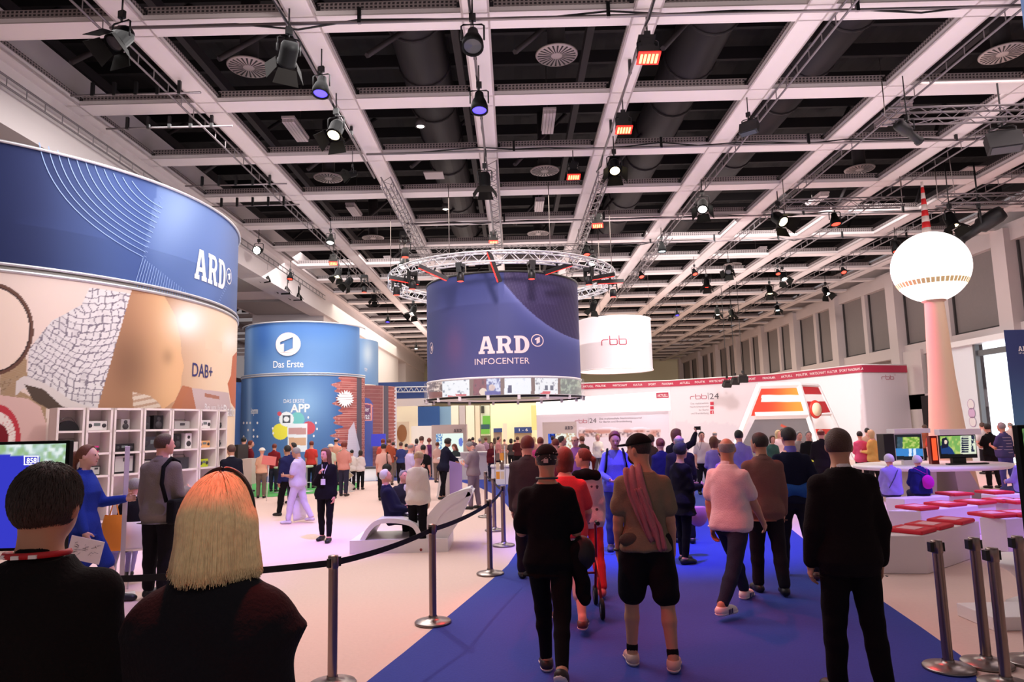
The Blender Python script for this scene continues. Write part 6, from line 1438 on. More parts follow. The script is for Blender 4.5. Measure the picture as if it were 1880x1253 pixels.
    if face or (abs(((az+turn) % 360)-180) < 110 and Y < 20):
        em = mat('eye_dark', (40, 28, 26), .2); 
        for sx in (-1, 1): MB().lathe([(.001, .007), (.006, .005), (.009, 0)], 10, Matrix.Translation(Vector(hh(sx*.030, .0865, .006))) @ (Matrix([list(r_) for r_ in HR]).to_4x4()) @ Matrix.Rotation(-PI/2, 4, 'X')).build('eye', em, root)
        add_part(root, 'mouth', [Ell(hh(0, .0935, -.063), (.023, .006, .0045), HR, .003)], mat('lips', (168, 84, 80), .5), .004)
    if glasses:
        for sx in (-1, 1): MB().tube([Vector(hh(sx*.032+.022*math.cos(q), .100, .006+.016*math.sin(q))) for q in np.linspace(0, 2*PI, 13)[:-1]], .0025, 4, closed=True).build('glasses_rim', black_m, root)
        for sx in (-1, 1): MB().tube([Vector(hh(sx*.054, .098, .01)), Vector(hh(sx*.078, -.005, .01))], .0025, 4).build('glasses_arm', black_m, root)
    # clothes
    kind, uc = up; um = cloth(uc)
    tI, hemz, slv, wr = {'tee': (.013, .86, .62, .003), 'shirt': (.015, .84, .62, .0024), 'long': (.014, .86, 2, .003), 'blouse': (.022, .80, 2, .005), 'blazer': (.021, .79, 2, .002), 'jacket': (.027, .86, 2, .004), 'coat': (.035, .62, 2, .004), 'vest': (.026, .84, .62, .003), 'polo': (.015, .86, .6, .003), 'cape': (.038, .8, 1.5, .004)}[kind]
    if hem: hemz = hem
    if sleeve is not None: slv = sleeve
    topc = {'blazer': 1.485, 'jacket': 1.49, 'coat': 1.49, 'shirt': 1.485, 'polo': 1.485, 'vest': 1.48, 'cape': 1.47}.get(kind, 1.462)
    pf = prof.copy()
    if hemz < .8: pf = np.concatenate([[[hemz, .190, .130, -.004]], pf])
    zs = sorted({round(z, 3) for z in pf[:, 0] if hemz < z < topc} | {hemz, topc}); pf = np.array([[z]+[np.interp(z, pf[:, 0], pf[:, i]) for i in (1, 2, 3)] for z in zs])
    if seat is not None: pf = pf[pf[:, 0] >= .80]
    Tt = Torso(pf, hip0, R, .03).inf(tI); zz_ = Tt.p[:, 0]; Tt.p[:, 1] += .026*np.clip((1.03-zz_)/.12, 0, 1); Tt.p[:, 2] += .014*np.clip((1.03-zz_)/.12, 0, 1)
    if kind in ('blazer', 'jacket', 'coat'): k_ = np.exp(-((zz_-1.39)/.045)**2); Tt.p[:, 1] += .018*k_
    if kind == 'cape': k_ = np.exp(-((zz_-1.33)/.08)**2); Tt.p[:, 1] += .06*k_
    zax = R@np.array([0, 0, 1.]); clips = []
    P = [Tt]
    for i, (S, E, Wr, u, f, r) in enumerate(sleeves):
        if slv is None or slv == 0: continue
        g = tI*.65+.002
        if slv < 1: e2 = S+u*.285*slv; P += [Cone(S, e2, r+.006+g, r+.012+g, .038)]; P.append(Cone(e2-u*.03, e2+u*.02, r+.013+g, r+.013+g, .01))
        else:
            P += [Cone(S, E, r+.006+g, r+.0+g, .038), Cone(E, E+f*.235*(min(slv, 2)-1), r+.0+g, r-.012+g, .012)]
        if kind in ('blazer', 'jacket', 'coat'): P += [Ell(S+np.array([0, 0, .010]), (r+.020, r+.016, r+.012), None, .03)]
    up_o = add_part(root, {'tee': 't_shirt', 'long': 'jumper', 'polo': 'polo_shirt', 'cape': 'cape_top'}.get(kind, kind), P, um, res, clips, wr, ph)
    if kind in ('blazer', 'shirt', 'polo', 'jacket', 'coat', 'vest'):
        cm = cloth((225, 220, 222)) if kind == 'blazer' and W_ is False and over is None else um; rr = .056 if not W_ else .048
        add_part(root, 'collar', [Cone(tp(0, -.014, 1.465), tp(0, -.004, 1.515), rr+.014, rr+.002, .01)], cm, min(res, .012), [(tp(0, 0, 1.522), zax)])
        if kind == 'blazer': add_part(root, 'lapel', [Cone(tp(0, -.022, 1.45), tp(0, -.014, 1.485), rr+.028, rr+.012, .02)], um, min(res, .012), [(tp(0, 0, 1.498), zax)])
        if kind == 'blazer' and abs(((az) % 360)-180) < 62:
            add_part(root, 'shirt_front', [Ell(tp(0, np.interp(1.36, prof[:, 0], prof[:, 2])-.004, 1.37), (.038, .03, .10), R, .01)], cloth(over or (225, 220, 222)), min(res, .014))
    lk, lc = low; lm = cloth(lc)
    if lk in ('trousers', 'jeans', 'shorts', 'slim', 'capri'):
        g = {'trousers': .020, 'jeans': .013, 'shorts': .034, 'slim': .008, 'capri': .018}[lk]; P = []
        pf = prof[(prof[:, 0] < 1.06)].copy(); P.append(Torso(pf, hip0, R if seat is None else R, .03).inf(.006))
        cl = [(tp(0, 0, 1.03), zax)]
        for (Hj, K, An, FR, sdn) in legj:
            if lk == 'shorts': P += [Cone(Hj, Hj+(K-Hj)*.86, .086+g, .062+g+.012, .035)]
            elif lk == 'capri': P += [Cone(Hj, K, .086+g, .056+g, .035), Cone(K, K+sdn*.17, .056+g, .058+g, .02)]
            else: P += [Cone(Hj, K, .086+g, .056+g, .035), Cone(K, K+sdn*.14, .055+g, .053+g*.9, .02), Cone(K+sdn*.14, K+sdn*.375, .053+g*.9, (.040+g*1.1), .02)]
        if lk == 'shorts':
            tops = P; 
        add_part(root, 'shorts' if lk in ('shorts', 'capri') else 'trousers', P, lm, res, cl, .003, ph+1)
    elif lk == 'skirt':
        P = [Torso(prof[prof[:, 0] < 1.06], hip0, R).inf(.014)]+[Cone(j[0], j[0]+(j[1]-j[0])*1.12, .10, .085, .10) for j in legj]; a_ = (legj[0][0]+legj[1][0])/2; b_ = (legj[0][1]+legj[1][1])/2; P.append(Cone(a_, b_, .10, .085, .08))
        add_part(root, 'skirt', P, lm, res, [(tp(0, 0, 1.03), zax), (np.array([0, 0, .40]), np.array([0, 0, -1.]))], .002, ph)
    for q, (Hj, K, An, FR, sdn) in zip(Ft, legj):
        so = An+FR@np.array([0, 0, -.085]); nz = FR@np.array([0, 0, 1.]); tt = An+FR@np.array([0, 0, .0])
        if Y > 19 and not sole and shoe is None: continue
        sr = min(res, .011 if Y < 8 else .018)
        add_part(root, 'shoe', [p.inf(.007) for p in q], mat('shoe_%02x%02x%02x' % tuple(shoe), shoe, .5), sr, [(so+nz*.004, -nz), (tt+nz*.0, nz)])
        if sole and Y < 9: add_part(root, 'sole', [p.inf(.012) for p in q[:3]], mat('sole_%02x%02x%02x' % tuple(sole), sole, .6), .008, [(so, -nz), (so+nz*.026, nz)])
    if lk == 'shorts':
        for (Hj, K, An, FR, sdn) in legj: add_part(root, 'sock', [Cone(An-sdn*.01, An-sdn*.055, .043, .045, .01)], cloth((22, 20, 24)), .009)
    if lanyard is not None:
        lm_ = mat('lanyard_%02x%02x%02x' % tuple(lanyard), lanyard, .6)
        MB().tube([Vector(tp(.080*math.cos(q), -.014+.076*math.sin(q), 1.500-.004*math.sin(q))) for q in np.linspace(PI-.2, 2*PI+.2, 16)], .0095, 6).build('lanyard', lm_, root) if abs((az % 360)) < 90 or (az % 360) > 270 else MB().tube([Vector(tp(-.06, .05, 1.46)), Vector(tp(-.03, .135, 1.33)), Vector(tp(0, .145, 1.18)), Vector(tp(.03, .135, 1.33)), Vector(tp(.06, .05, 1.46))], .006, 5).build('lanyard', lm_, root)
    M = np.array(Matrix.Translation(root.location) @ Euler(root.rotation_euler).to_matrix().to_4x4() @ Matrix.Scale(s, 4))
    tw = lambda p: (M@np.append(p, 1))[:3]
    info = dict(root=root, hands=[tw(h_[1]) for h_ in hands], wr=[tw(h_[4]) for h_ in hands], s=s, tp=tp, hh=hh, tw=tw, az=az, sleeves=sleeves, T=T, P=P, res=res)
    PEOPLE.append(info); return info
def wear(info, name, pts, r, m, n=6):
    return MB().tube([Vector(p) for p in pts], r, n).build(name, m, info['root'])
def strap(info, side, m, w_=.02, diag=False, y=.0):
    """bag strap over the shoulder; side -1 left, 1 right; lies outside the garment"""
    tp = info['tp']; g = .045
    pts = [(side*.12, .13+g*.3, 1.30), (side*.13, .06+g, 1.44), (side*.13, -.03, 1.485), (side*.12, -.13-g*.2, 1.40), (side*-.02 if diag else side*.13, -.165-g*.2, 1.22), (side*-.17 if diag else side*.17, -.14, 1.02)]
    return wear(info, 'bag_strap', [tp(*p) for p in pts], w_, m, 5)
def tote(info, hand, w_, h, lab, col, d=.06, rz=0., m=None, name='shopping_bag', cat='bag', sub=None):
    p = info['hands'][hand]; o = empty(name, (p[0], p[1], p[2]-.02), RAD(rz), label=lab, cat=cat); m = m or mat('bag_%02x%02x%02x' % tuple(col), col, .45, bump=.6, scale=9)
    mb = MB(); n = 7; V = []
    for i in range(n):
        t = i/(n-1); z = -.14-h*t; ww = w_*(.42+.10*math.sin(PI*min(t*1.3, 1)))
        dd = d*(.25+.75*math.sin(PI*min(t+.15, .95)))
        for k in range(12): a = 2*PI*k/12; V.append((ww*math.copysign(abs(math.cos(a))**.5, math.cos(a)), dd*math.sin(a), z+.01*math.sin(3*a+i)))
    Fc = [(i*12+k, i*12+(k+1) % 12, (i+1)*12+(k+1) % 12, (i+1)*12+k) for i in range(n-1) for k in range(12)]+[tuple(range((n-1)*12, n*12))]
    mb.add(V, Fc, True); mb.build('body', m, o)
    for s_ in (-1, 1): MB().tube([(-w_*.2, s_*.01, -.15), (-.02, s_*.008, 0), (.02, s_*.008, 0), (w_*.2, s_*.01, -.15)], .005, 4).build('handle', m, o)
    return o

def drape(info, name, path, wdir, width, m, amp=.010, folds=3.5, off=.012, nrm_=(0, -1, 0)):
    """a folded sheet of cloth lying along a path in body coordinates"""
    pts = [np.array(p, float) for p in path]; n = 22; k = 18; V = []; segs = np.cumsum([0]+[np.linalg.norm(b-a) for a, b in zip(pts, pts[1:])])
    for i in range(n):
        t = segs[-1]*i/(n-1); c = np.array([np.interp(t, segs, [p[j] for p in pts]) for j in range(3)]); w_ = width*(.75+.35*math.sin(PI*i/(n-1)))
        nn = np.array(nrm_[0] if i < n*.35 else nrm_[1] if isinstance(nrm_[0], tuple) else nrm_, float) if isinstance(nrm_[0], tuple) else np.array(nrm_, float)
        for j in range(k):
            q = j/(k-1)-.5; V.append(info['tp'](*(c+np.array(wdir)*q*w_+nn*(off+amp*math.sin(folds*2*PI*q+i*.25)+amp*.5*math.sin(i*.9+j))+np.array([0, 0, .006*math.sin(j*1.7)]))))
    Fc = [(i*k+j, i*k+j+1, (i+1)*k+j+1, (i+1)*k+j) for i in range(n-1) for j in range(k-1)]
    o = link_mesh(name, raw_mesh(name, V, Fc, True), m, info['root']); sd_ = o.modifiers.new('s', 'SOLIDIFY'); sd_.thickness = .008; return o
# ================================================================ WHO STANDS WHERE
BLK = (16, 15, 18); NAVY = (24, 26, 48); WHT = (226, 220, 222)
# ---- front pair
p1 = person(82, 854, 10, Y=2.1, hair='short', hc='dark', skin='tan', up=('blazer', (20, 18, 20)), low=('trousers', (18, 18, 20)), lanyard=(190, 30, 40), turn=-6, fat=.02, over=(20, 18, 20), lc_=-.022, label='grey haired man in black jacket with red lanyard, seen from behind at far left')
p2 = person(402, 868, -4, Y=1.95, sex='f', hair='none', hc='blond', skin='rosy', up=('cape', (20, 20, 27)), low=('trousers', (18, 18, 22)), label='blond woman in loose black top seen from behind, in front')
root = p2['root']; hh = p2['hh']
hb = hairm('blond')
cutf = lambda x, y, z: -np.minimum(.05-y, z+.30)
HV = add_part(root, 'hair', [Ell(hh(0, -.008, .008), (.086, .106, .110), None, .03, cutf), Cone(hh(0, -.045, -.03), hh(.0, -.070, -.135), .084, .082, .05), Cone(hh(.052, -.02, -.03), hh(.078, -.025, -.135), .050, .046, .03), Cone(hh(-.052, -.02, -.03), hh(-.078, -.025, -.135), .050, .046, .03)], hb, .007, [(hh(0, 0, -.158), np.array([0, 0, -1.]))], wr=.001, ph=1)
from mathutils.bvhtree import BVHTree
def strands(info, hair_o, n, m, seed, r0, length, top, droop, hangz=None, name='hair_strands'):
    """thin tapered strands that follow the surface of the hair volume; one countless mass"""
    rnd = np.random.RandomState(seed); me = hair_o.data; bv = BVHTree.FromPolygons([v.co for v in me.vertices], [p.vertices for p in me.polygons])
    hh = info['hh']; c = Vector(hh(0, -.01, .0)); zc = c.z; cu = bpy.data.curves.new(name, 'CURVE'); cu.dimensions = '3D'; cu.bevel_depth = r0; cu.bevel_resolution = 0
    def snap(p, off):
        o = Vector((c.x, c.y, p.z if p.z < zc else zc)); d = (p-o)
        if d.length < 1e-4: return None
        d.normalize(); h = bv.ray_cast(o+d*.5, -d); return h[0]+d*off if h[0] is not None else None
    tries = 0; made = 0
    while made < n and tries < n*4:
        tries += 1; v = Vector((rnd.normal(), rnd.normal(), rnd.normal())); v.normalize()
        if hangz is not None: v.z = abs(v.z)*.9+.05
        p = c+v*.12; off = rnd.uniform(.0004, .0035); q = snap(p, off)
        if q is None or q.y-c.y > top: continue
        pts = [q]; d = Vector((v.x*.4+rnd.normal(0, .12), v.y*.4-.15+rnd.normal(0, .1), -.55)) if hangz is None else Vector((v.x, v.y*.8, -.35))
        d.normalize(); step = length/ (9 if hangz is not None else 3); k = 0
        while k < (40 if hangz is not None else 3):
            k += 1; d = (d+Vector((0, 0, -droop))).normalized(); nx = pts[-1]+d*step
            if hangz is not None and nx.z < zc+hangz+rnd.uniform(-.012, .012): break
            s2 = snap(nx, off+(.0012*k if hangz is None else rnd.uniform(-.0006, .0008)));
            if s2 is None: break
            pts.append(s2)
        if len(pts) < 3: continue
        if hangz is not None: pts.append(pts[-1]+Vector((rnd.normal(0, .003), rnd.normal(0, .003), -rnd.uniform(.006, .02))))
        made += 1; sp_ = cu.splines.new('POLY'); sp_.points.add(len(pts)-1)
        for j, p in enumerate(pts): sp_.points[j].co = (*p, 1); sp_.points[j].radius = 1-.6*j/(len(pts)-1)
    o = bpy.data.objects.new(name, cu); COL.objects.link(o); cu.materials.append(m); o.parent = info['root']; o['kind'] = 'stuff'; return o
strands(p2, HV, 3600, mat('hair_strand_blond', (236, 208, 164), .45, noise=.3, scale=60), 3, .0012, .13, .06, .22, -.150)
h1 = [o for o in p1['root'].children if o.name.startswith('hair')][0]
strands(p1, h1, 6500, mat('hair_strand_grey', (70, 60, 56), .5, noise=.5, scale=90), 4, .0009, .022, .07, .12)
MB().tube([Vector(hh(.090*math.cos(q), .004, .010+.118*math.sin(q))) for q in np.linspace(.05, PI-.05, 24)], .006, 6).build('hair_band', black_m, root)
for a in (1.25, 1.42, 1.60): MB().box(tuple(p1['tp'](.0785*math.cos(PI*a), -.014+.0785*math.sin(PI*a)*1.09, 1.502)), (.020, .008, .010)).build('lanyard_print', white_ink, p1['root'])
# ---- group near the shelves
p3 = person(163, 817, -84, feet=(190, 1112), sex='f', hair='pony', hc='auburn', skin='fair', up=('blazer', (40, 62, 150)), low=('skirt', (38, 58, 140)), shoe=(20, 20, 30), legs=((28, 6), (-20, 22)), arms=(((.1, .55, -1), (-.1, .9, .10)), ((.10, .15, -1), (.05, .35, -1))), over=(206, 170, 160), label='woman in blue jacket and skirt walking right with a printed map')
add_part(p3['root'], 'hair_curls', [Ell(p3['hh'](0, -.13, -.01), (.05, .055, .06), None, .02), Ell(p3['hh'](.01, -.15, -.07), (.045, .05, .06), None, .02), Ell(p3['hh'](0, -.14, -.13), (.035, .035, .045), None, .02)], hairm('auburn'), .007, wr=.006)
h_ = p3['hands'][1]; mp = empty('brochure', (h_[0]+.02, h_[1]-.05, h_[2]-.10), label='white printed map brochure held by the woman in blue', cat='brochure', rot=(RAD(4), RAD(14), RAD(4)))
MB().box((0, 0, 0), (.36, .008, .25)).build('sheet', mat('map_paper', (232, 222, 220), .6), mp)
random.seed(11); mb = MB()
for i in range(26): a = random.uniform(-.12, .12); b_ = random.uniform(-.07, .07); mb.tube([(a, -.006, b_), (a+random.uniform(-.05, .05), -.006, b_+random.uniform(-.03, .03))], .0022, 3)
mb.build('map_lines', mat('map_ink', (90, 76, 80)), mp)['kind'] = 'stuff'
p4 = person(302, 797, -8, feet=(290, 1098), hair='short', hc='brown', skin='rosy', up=('blazer', (128, 118, 112)), low=('trousers', (24, 22, 26)), turn=-35, over=(128, 118, 112), arms=(DOWN, BENT), legs=((2, 2), (-3, 3)), label='man in grey blazer with black shoulder bag before the radio shelves')
tb_ = cloth((20, 20, 22)); strap(p4, 1, tb_, .022)
mb = MB(); mb.box((0, 0, 0), (.10, .30, .26)); o = bevel(mb.build('bag', tb_, p4['root'], tuple(p4['tp'](.25, -.05, .92))), .03)
p5 = person(240, 880, 55, Y=9.0, hair='short', hc='grey', skin='rosy', up=('blazer', (26, 24, 30)), low=('trousers', (150, 140, 196)), seat=.46, legs=((82, 84, 6), (84, 70, 6)), arms=(BENT, LAP), lean=12, label='seated grey haired man in dark suit and lavender trousers, partly hidden by the pole')
ch = empty('chair', (p5['root'].location[0], 9.0, 0), RAD(55), label='white wire chair under the seated grey haired man', cat='chair'); MB().lathe([(.001, .43), (.22, .44), (.24, .47)], 20).build('seat', white_m, ch)
for a, b_ in ((-1, -1), (1, -1), (1, 1), (-1, 1)): MB().tube([(a*.15, b_*.15, .44), (a*.22, b_*.22, 0)], .01, 6).build('leg', alu, ch)
MB().lathe([(.23, .47), (.25, .62), (.24, .80), (.235, .80), (.245, .62), (.225, .47)], 16, None, PI*1.08, PI*1.92).build('backrest', white_m, ch)
ob = tote(p3, 0, .26, .42, 'orange plastic bag hanging beside the slim sign stand', (244, 150, 40), rz=15)
p = aty(211, 925, 8.6); ob.location = (p[0], p[1], p[2])
p6 = person(405, 819, 150, Y=15.3, hair='short', hc='brown', skin='rosy', up=('jacket', (30, 26, 28)), low=('trousers', (26, 24, 28)), arms=(DOWN, BENT), label='man in dark jacket facing the other at the end of the shelves')
p7 = person(424, 817, 30, Y=14.2, hair='short', hc='brown', skin='tan', up=('blazer', (26, 26, 36)), low=('trousers', (24, 24, 28)), turn=30, label='man in dark blue suit with a white bag at the end of the shelves'); tote(p7, 1, .36, .40, 'white carrier bag of the man in the dark blue suit by the shelves', (232, 224, 234), rz=40)
fo = empty('folder', p6['hands'][1], label='small orange folder held by the man in the dark jacket', cat='folder'); bevel(MB().box((0, 0, .08), (.16, .02, .26)).build('cover', mat('folder_orange', (240, 150, 40)), fo), .004)
p8 = person(543, 822, 75, feet=(530, 962), hair='short', hc='grey', skin='tan', up=('vest', (198, 184, 214)), low=('trousers', (206, 192, 226)), shoe=(210, 200, 216), legs=((16, 8), (-14, 16)), arms=(BENT, DOWN), hunch=12, fat=.03, label='man in pale vest and trousers walking left with a white bag')
for S, E, Wr, u, f, r in p8['sleeves']: add_part(p8['root'], 'shirt_sleeve', [Cone(S, S+u*.17, .068, .072, .02)], cloth((226, 220, 230)), .016)
tote(p8, 1, .42, .46, 'white carrier bag of the man in the pale vest', (232, 226, 240), rz=60)
p8b = person(527, 818, 60, feet=(500, 948), hair='short', hc='black', skin='tan', up=('jacket', (36, 38, 84)), low=('trousers', (22, 20, 24)), legs=((14, 6), (-18, 20)), label='man in dark clothes walking left behind the man in the pale vest')
p9 = person(598, 823, 176, feet=(600, 994), sex='f', hair='long', hc='auburn', skin='rosy', up=('blazer', (22, 20, 24)), low=('slim', (20, 18, 22)), over=(30, 28, 34), shoe=(18, 16, 20), legs=((10, 3), (-6, 6)), arms=(DOWN, ((.2, .15, -1), (-.6, .6, .9))), turn=-20, lanyard=(220, 220, 226), face=True, label='long haired woman in black trouser suit with lanyard badge walking towards the camera')
MB().box(tuple(p9['tp'](0, .155, 1.12)), (.085, .012, .11)).build('badge', mat('badge_white', (226, 222, 228)), p9['root'])
# ---- lounger group
yl = wv[1]
s1_ = person(709, 862, -78, Y=yl+.05, hair='short', hc='white', skin='rosy', up=('blazer', (30, 30, 58)), low=('trousers', (28, 28, 40)), seat=.42, legs=((80, 72, 4), (78, 80, 4)), arms=(LAP, LAP), lean=-14, fat=.04, nod=4, label='white haired man in navy suit sitting on the wave lounger')
s2_ = person(741, 864, -150, Y=yl+.75, hair='short', hc='grey', skin='rosy', up=('blazer', (44, 42, 48)), low=('trousers', (40, 38, 44)), seat=.42, legs=((80, 78, 4), (78, 80, 4)), arms=(LAP, LAP), lean=-4, turn=10, face=True, label='grey haired man in dark suit sitting beside the one in navy')
p12 = person(768, 830, -12, feet=(762, 1012), sex='f', hair='bun', hc='blond', skin='fair', up=('blouse', (226, 214, 196)), low=('trousers', (20, 18, 22)), shoe=(150, 60, 60), arms=(DOWN, DOWN), nod=10, hunch=10, fat=.02, label='woman in cream patterned blouse and black trousers beside the lounger')
p13 = person(822, 806, -50, feet=(800, 918), sex='f', hair='curly', hc='black', skin='tan', up=('blazer', (30, 30, 50)), low=('slim', (20, 20, 26)), legs=((8, 5), (-10, 6)), arms=(((.1, .7, -.8), (-.1, 1, -.35)), ((.1, .7, -.8), (-.1, 1, -.35))), lean=12, label='dark haired woman in navy suit leaning over the pedestal')
p14 = person(834, 816, 150, Y=20.6, sex='f', hair='long', hc='auburn', skin='rosy', up=('jacket', (52, 60, 62)), low=('trousers', (30, 28, 34)), arms=(BENT, HOLD), nod=25, label='woman in dark green jacket reading behind the pedestal')
p15 = person(862, 813, 62, feet=(868, 935), hair='short', hc='grey', skin='rosy', up=('vest', (150, 132, 140)), low=('trousers', (128, 112, 130)), arms=(HOLD, HOLD), nod=22, hunch=15, label='man in grey vest reading a leaflet right of the pedestal')
for S, E, Wr, u, f, r in p15['sleeves']: add_part(p15['root'], 'shirt_sleeve', [Cone(S, E, .062, .056, .02)], cloth((176, 156, 190)), .016)
lf = empty('leaflet', (p15['hands'][0]+p15['hands'][1])/2, label='small white leaflet held by the man in the grey vest', cat='leaflet', rot=(RAD(60), 0, RAD(60))); MB().box((0, 0, .03), (.2, .15, .004)).build('sheet', white_ink, lf)
# ---- people walking on the blue path
q1 = person(968, 800, -4, feet=(958, 1066), hair='short', hc='red', skin='rosy', up=('blazer', (72, 60, 64)), low=('trousers', (42, 36, 42)), over=(72, 60, 64), legs=((10, 4), (-12, 14)), label='short haired man in dark grey suit at the left edge of the blue path')
q2 = person(1003, 815, -6, feet=(1005, 1248), hair='short', hc='black', skin='tan', cap=(36, 26, 26), up=('tee', BLK), low=('slim', (18, 16, 18)), shoe=(40, 26, 26), sole=(228, 214, 210), legs=((18, 8, -3), (-20, 24, 0)), arms=(BENT, BENT), hem=.78, sleeve=.75, lanyard=(40, 60, 60), label='person in black t-shirt and patterned black cap walking on the blue path')
MB().box(tuple(q2['hh'](0, -.118, .0)), (.035, .016, .030)).build('cap_patch', mat('patch_beige', (206, 180, 170)), q2['root'])
random.seed(4)
for i in range(30):
    a = random.uniform(PI, 2*PI); z = random.uniform(-.01, .07); rr = math.sqrt(max(0, 1-((z-.014)/.113)**2)); MB().box(tuple(q2['hh'](.096*math.cos(a)*rr, -.004+.117*math.sin(a)*rr, z)), (.006, .006, .006)).build('cap_dot', mat('patch_beige', (206, 180, 170)), q2['root'])
bm_ = mat('bag_black', (18, 16, 20), .6); o = add_part(q2['root'], 'hip_bag', [Ell(q2['tp'](.25, .02, .93), (.10, .12, .13), None, .02)], bm_, .012)
add_part(q2['root'], 'cloth_drape', [Cone(q2['tp'](.2, -.02, .95), q2['tp'](.26, -.06, .62), .08, .05, .02)], cloth(BLK), .012, wr=.006)
q3 = person(1036, 823, -2, feet=(1040, 1150), hair='bob', hc='red', skin='rosy', up=('tee', (222, 70, 78)), low=('capri', (206, 176, 176)), shoe=(90, 40, 40), sole=(226, 200, 200), legs=((14, 6), (-14, 18)), arms=(((.2, .3, -1), (-.05, .9, -.6)), ((.25, .2, -1), (-.1, .8, -.7))), fat=.05, lean=4, label='person in coral red t-shirt pushing a walker behind the one in black')
q4 = person(1070, 824, 2, feet=(1086, 1092), sex='f', hair='pony', hc='red', skin='rosy', up=('jacket', (216, 188, 194)), low=('trousers', (206, 52, 60)), shoe=(190, 90, 100), turn=60, legs=((12, 5), (-12, 14)), hem=.80, arms=(DOWN, DOWN), label='woman with ponytail in white patterned jacket and red trousers')
sc = cloth((20, 18, 22)); add_part(q4['root'], 'scarf', [Cone(q4['tp'](-.11, -.05, 1.42), q4['tp'](.11, -.05, 1.42), .075, .075, .03), Cone(q4['tp'](0, -.09, 1.44), q4['tp'](0, -.02, 1.46), .06, .06, .04)], sc, .014)
fm_ = mat('flower_ink', (70, 50, 60)); random.seed(2)
for i in range(12): z = random.uniform(.86, 1.3); x = random.uniform(-.12, .13); MB().lathe([(.001, .006), (random.uniform(.012, .024), 0)], 7, Matrix.Translation(Vector(q4['tp'](x, -.155-.012*(abs(x) < .08)-.01*math.sin(z*3), z)))@Matrix.Rotation(PI/2, 4, 'X')).build('printed_motif', fm_, q4['root'])
q6 = person(1172, 795, -8, feet=(1180, 1224), hair='short', hc='dark', skin='tan', cap=(20, 17, 18), up=('tee', (128, 114, 92)), low=('shorts', (22, 20, 24)), shoe=(200, 168, 158), sole=(226, 206, 200), turn=55, legs=((4, 3, 5), (-6, 4, 7)), arms=(((.16, .0, -1), (.02, .18, -1)), DOWN), label='bearded man in olive t-shirt, black cap and shorts on the blue path')
hh = q6['hh']; add_part(q6['root'], 'beard', [Ell(hh(0, .035, -.072), (.062, .070, .052), None, .02, lambda x, y, z: np.maximum(-(y+.02), z-.022))], hairm('black'), .008)
jk = cloth((170, 110, 116)); tp = q6['tp']
o = drape(q6, 'draped_jacket', [(-.09, .10, 1.36), (-.085, .03, 1.462), (-.08, -.06, 1.478), (-.075, -.105, 1.42), (-.05, -.128, 1.30), (.0, -.135, 1.15), (.07, -.128, .95)], (1, 0, .25), .13, jk, .010, 2.5, .018, ((0, -.25, 1), (0, -1, 0)))
drape(q6, 'draped_sleeve', [(-.05, -.14, 1.34), (.02, -.150, 1.18), (.09, -.150, 1.02), (.12, -.145, .88)], (1, 0, .3), .07, jk, .008, 1.5, .018, (0, -1, 0))
MB().tube([Vector(tp(*p)) for p in [(-.19+.0*i, -.0, 0) for i in ()]] or [Vector(q6['sleeves'][0][2]+np.array([.034*math.cos(a), .034*math.sin(a), .01])) for a in np.linspace(0, 2*PI, 14)[:-1]], .010, 6, closed=True).build('watch', black_m, q6['root'])
for n_, (S_, E_) in enumerate(((-.088, 0), (.088, 0))): pass
add_part(q6['root'], 'waist_pouch', [Ell(tp(-.12, -.11, .95), (.085, .035, .055), None, .02)], cloth((84, 74, 66)), .010)
q5 = person(1127, 793, 176, Y=10.4, sex='f', hair='short', hc='red', skin='rosy', up=('long', (112, 110, 200)), low=('jeans', (70, 76, 130)), shoe=(60, 50, 70), arms=(((.35, .3, -1), (-.5, .9, -.3)), ((.35, .3, -1), (-.5, .9, -.3))), fat=.03, nod=22, face=True, label='woman in bright blue top with backpack straps facing the camera')
for s_ in (-1, 1): MB().tube([Vector(q5['tp'](s_*.11, -.02, 1.475)), Vector(q5['tp'](s_*.13, .105, 1.40)), Vector(q5['tp'](s_*.15, .15, 1.22)), Vector(q5['tp'](s_*.18, .06, 1.05))], .018, 5).build('backpack_strap', tb_, q5['root'])
q7 = person(1212, 805, 8, Y=12.3, sex='f', hair='bun', hc='red', skin='rosy', up=('jacket', (36, 34, 76)), low=('trousers', (28, 26, 40)), fat=.05, label='person in navy jacket with hair tied up, behind the bearded man')
q8 = person(1250, 814, -62, feet=(1258, 1034), sex='f', hair='curly', hc='black', skin='rosy', up=('blouse', (24, 20, 24)), low=('slim', (20, 18, 24)), shoe=(18, 16, 18), glasses=True, hem=.70, arms=(BENT, BENT), legs=((5, 3), (-5, 4)), label='dark haired woman with glasses in long black printed top facing right')
bg = empty('handbag', aty(1281, 945, 9.9), label='pink shoulder bag of the dark haired woman with glasses', cat='bag'); add_part(bg, 'body', [Ell((0, 0, 0), (.14, .09, .17), None, .02)], mat('bag_pink', (226, 140, 160), .6), .014, [((0, 0, .11), (0, 0, 1.))]); MB().tube([(-.05, 0, .1), (-.16, 0, .36), (-.05, .02, .42)], .012, 5).build('strap', tb_, bg)
q9 = person(1242, 788, -35, Y=13.1, sex='f', hair='bob', hc='auburn', skin='rosy', up=('jacket', (24, 20, 24)), low=('trousers', (22, 20, 24)), arms=(DOWN, UP), turn=-30, label='person in black jacket raising a camera overhead')
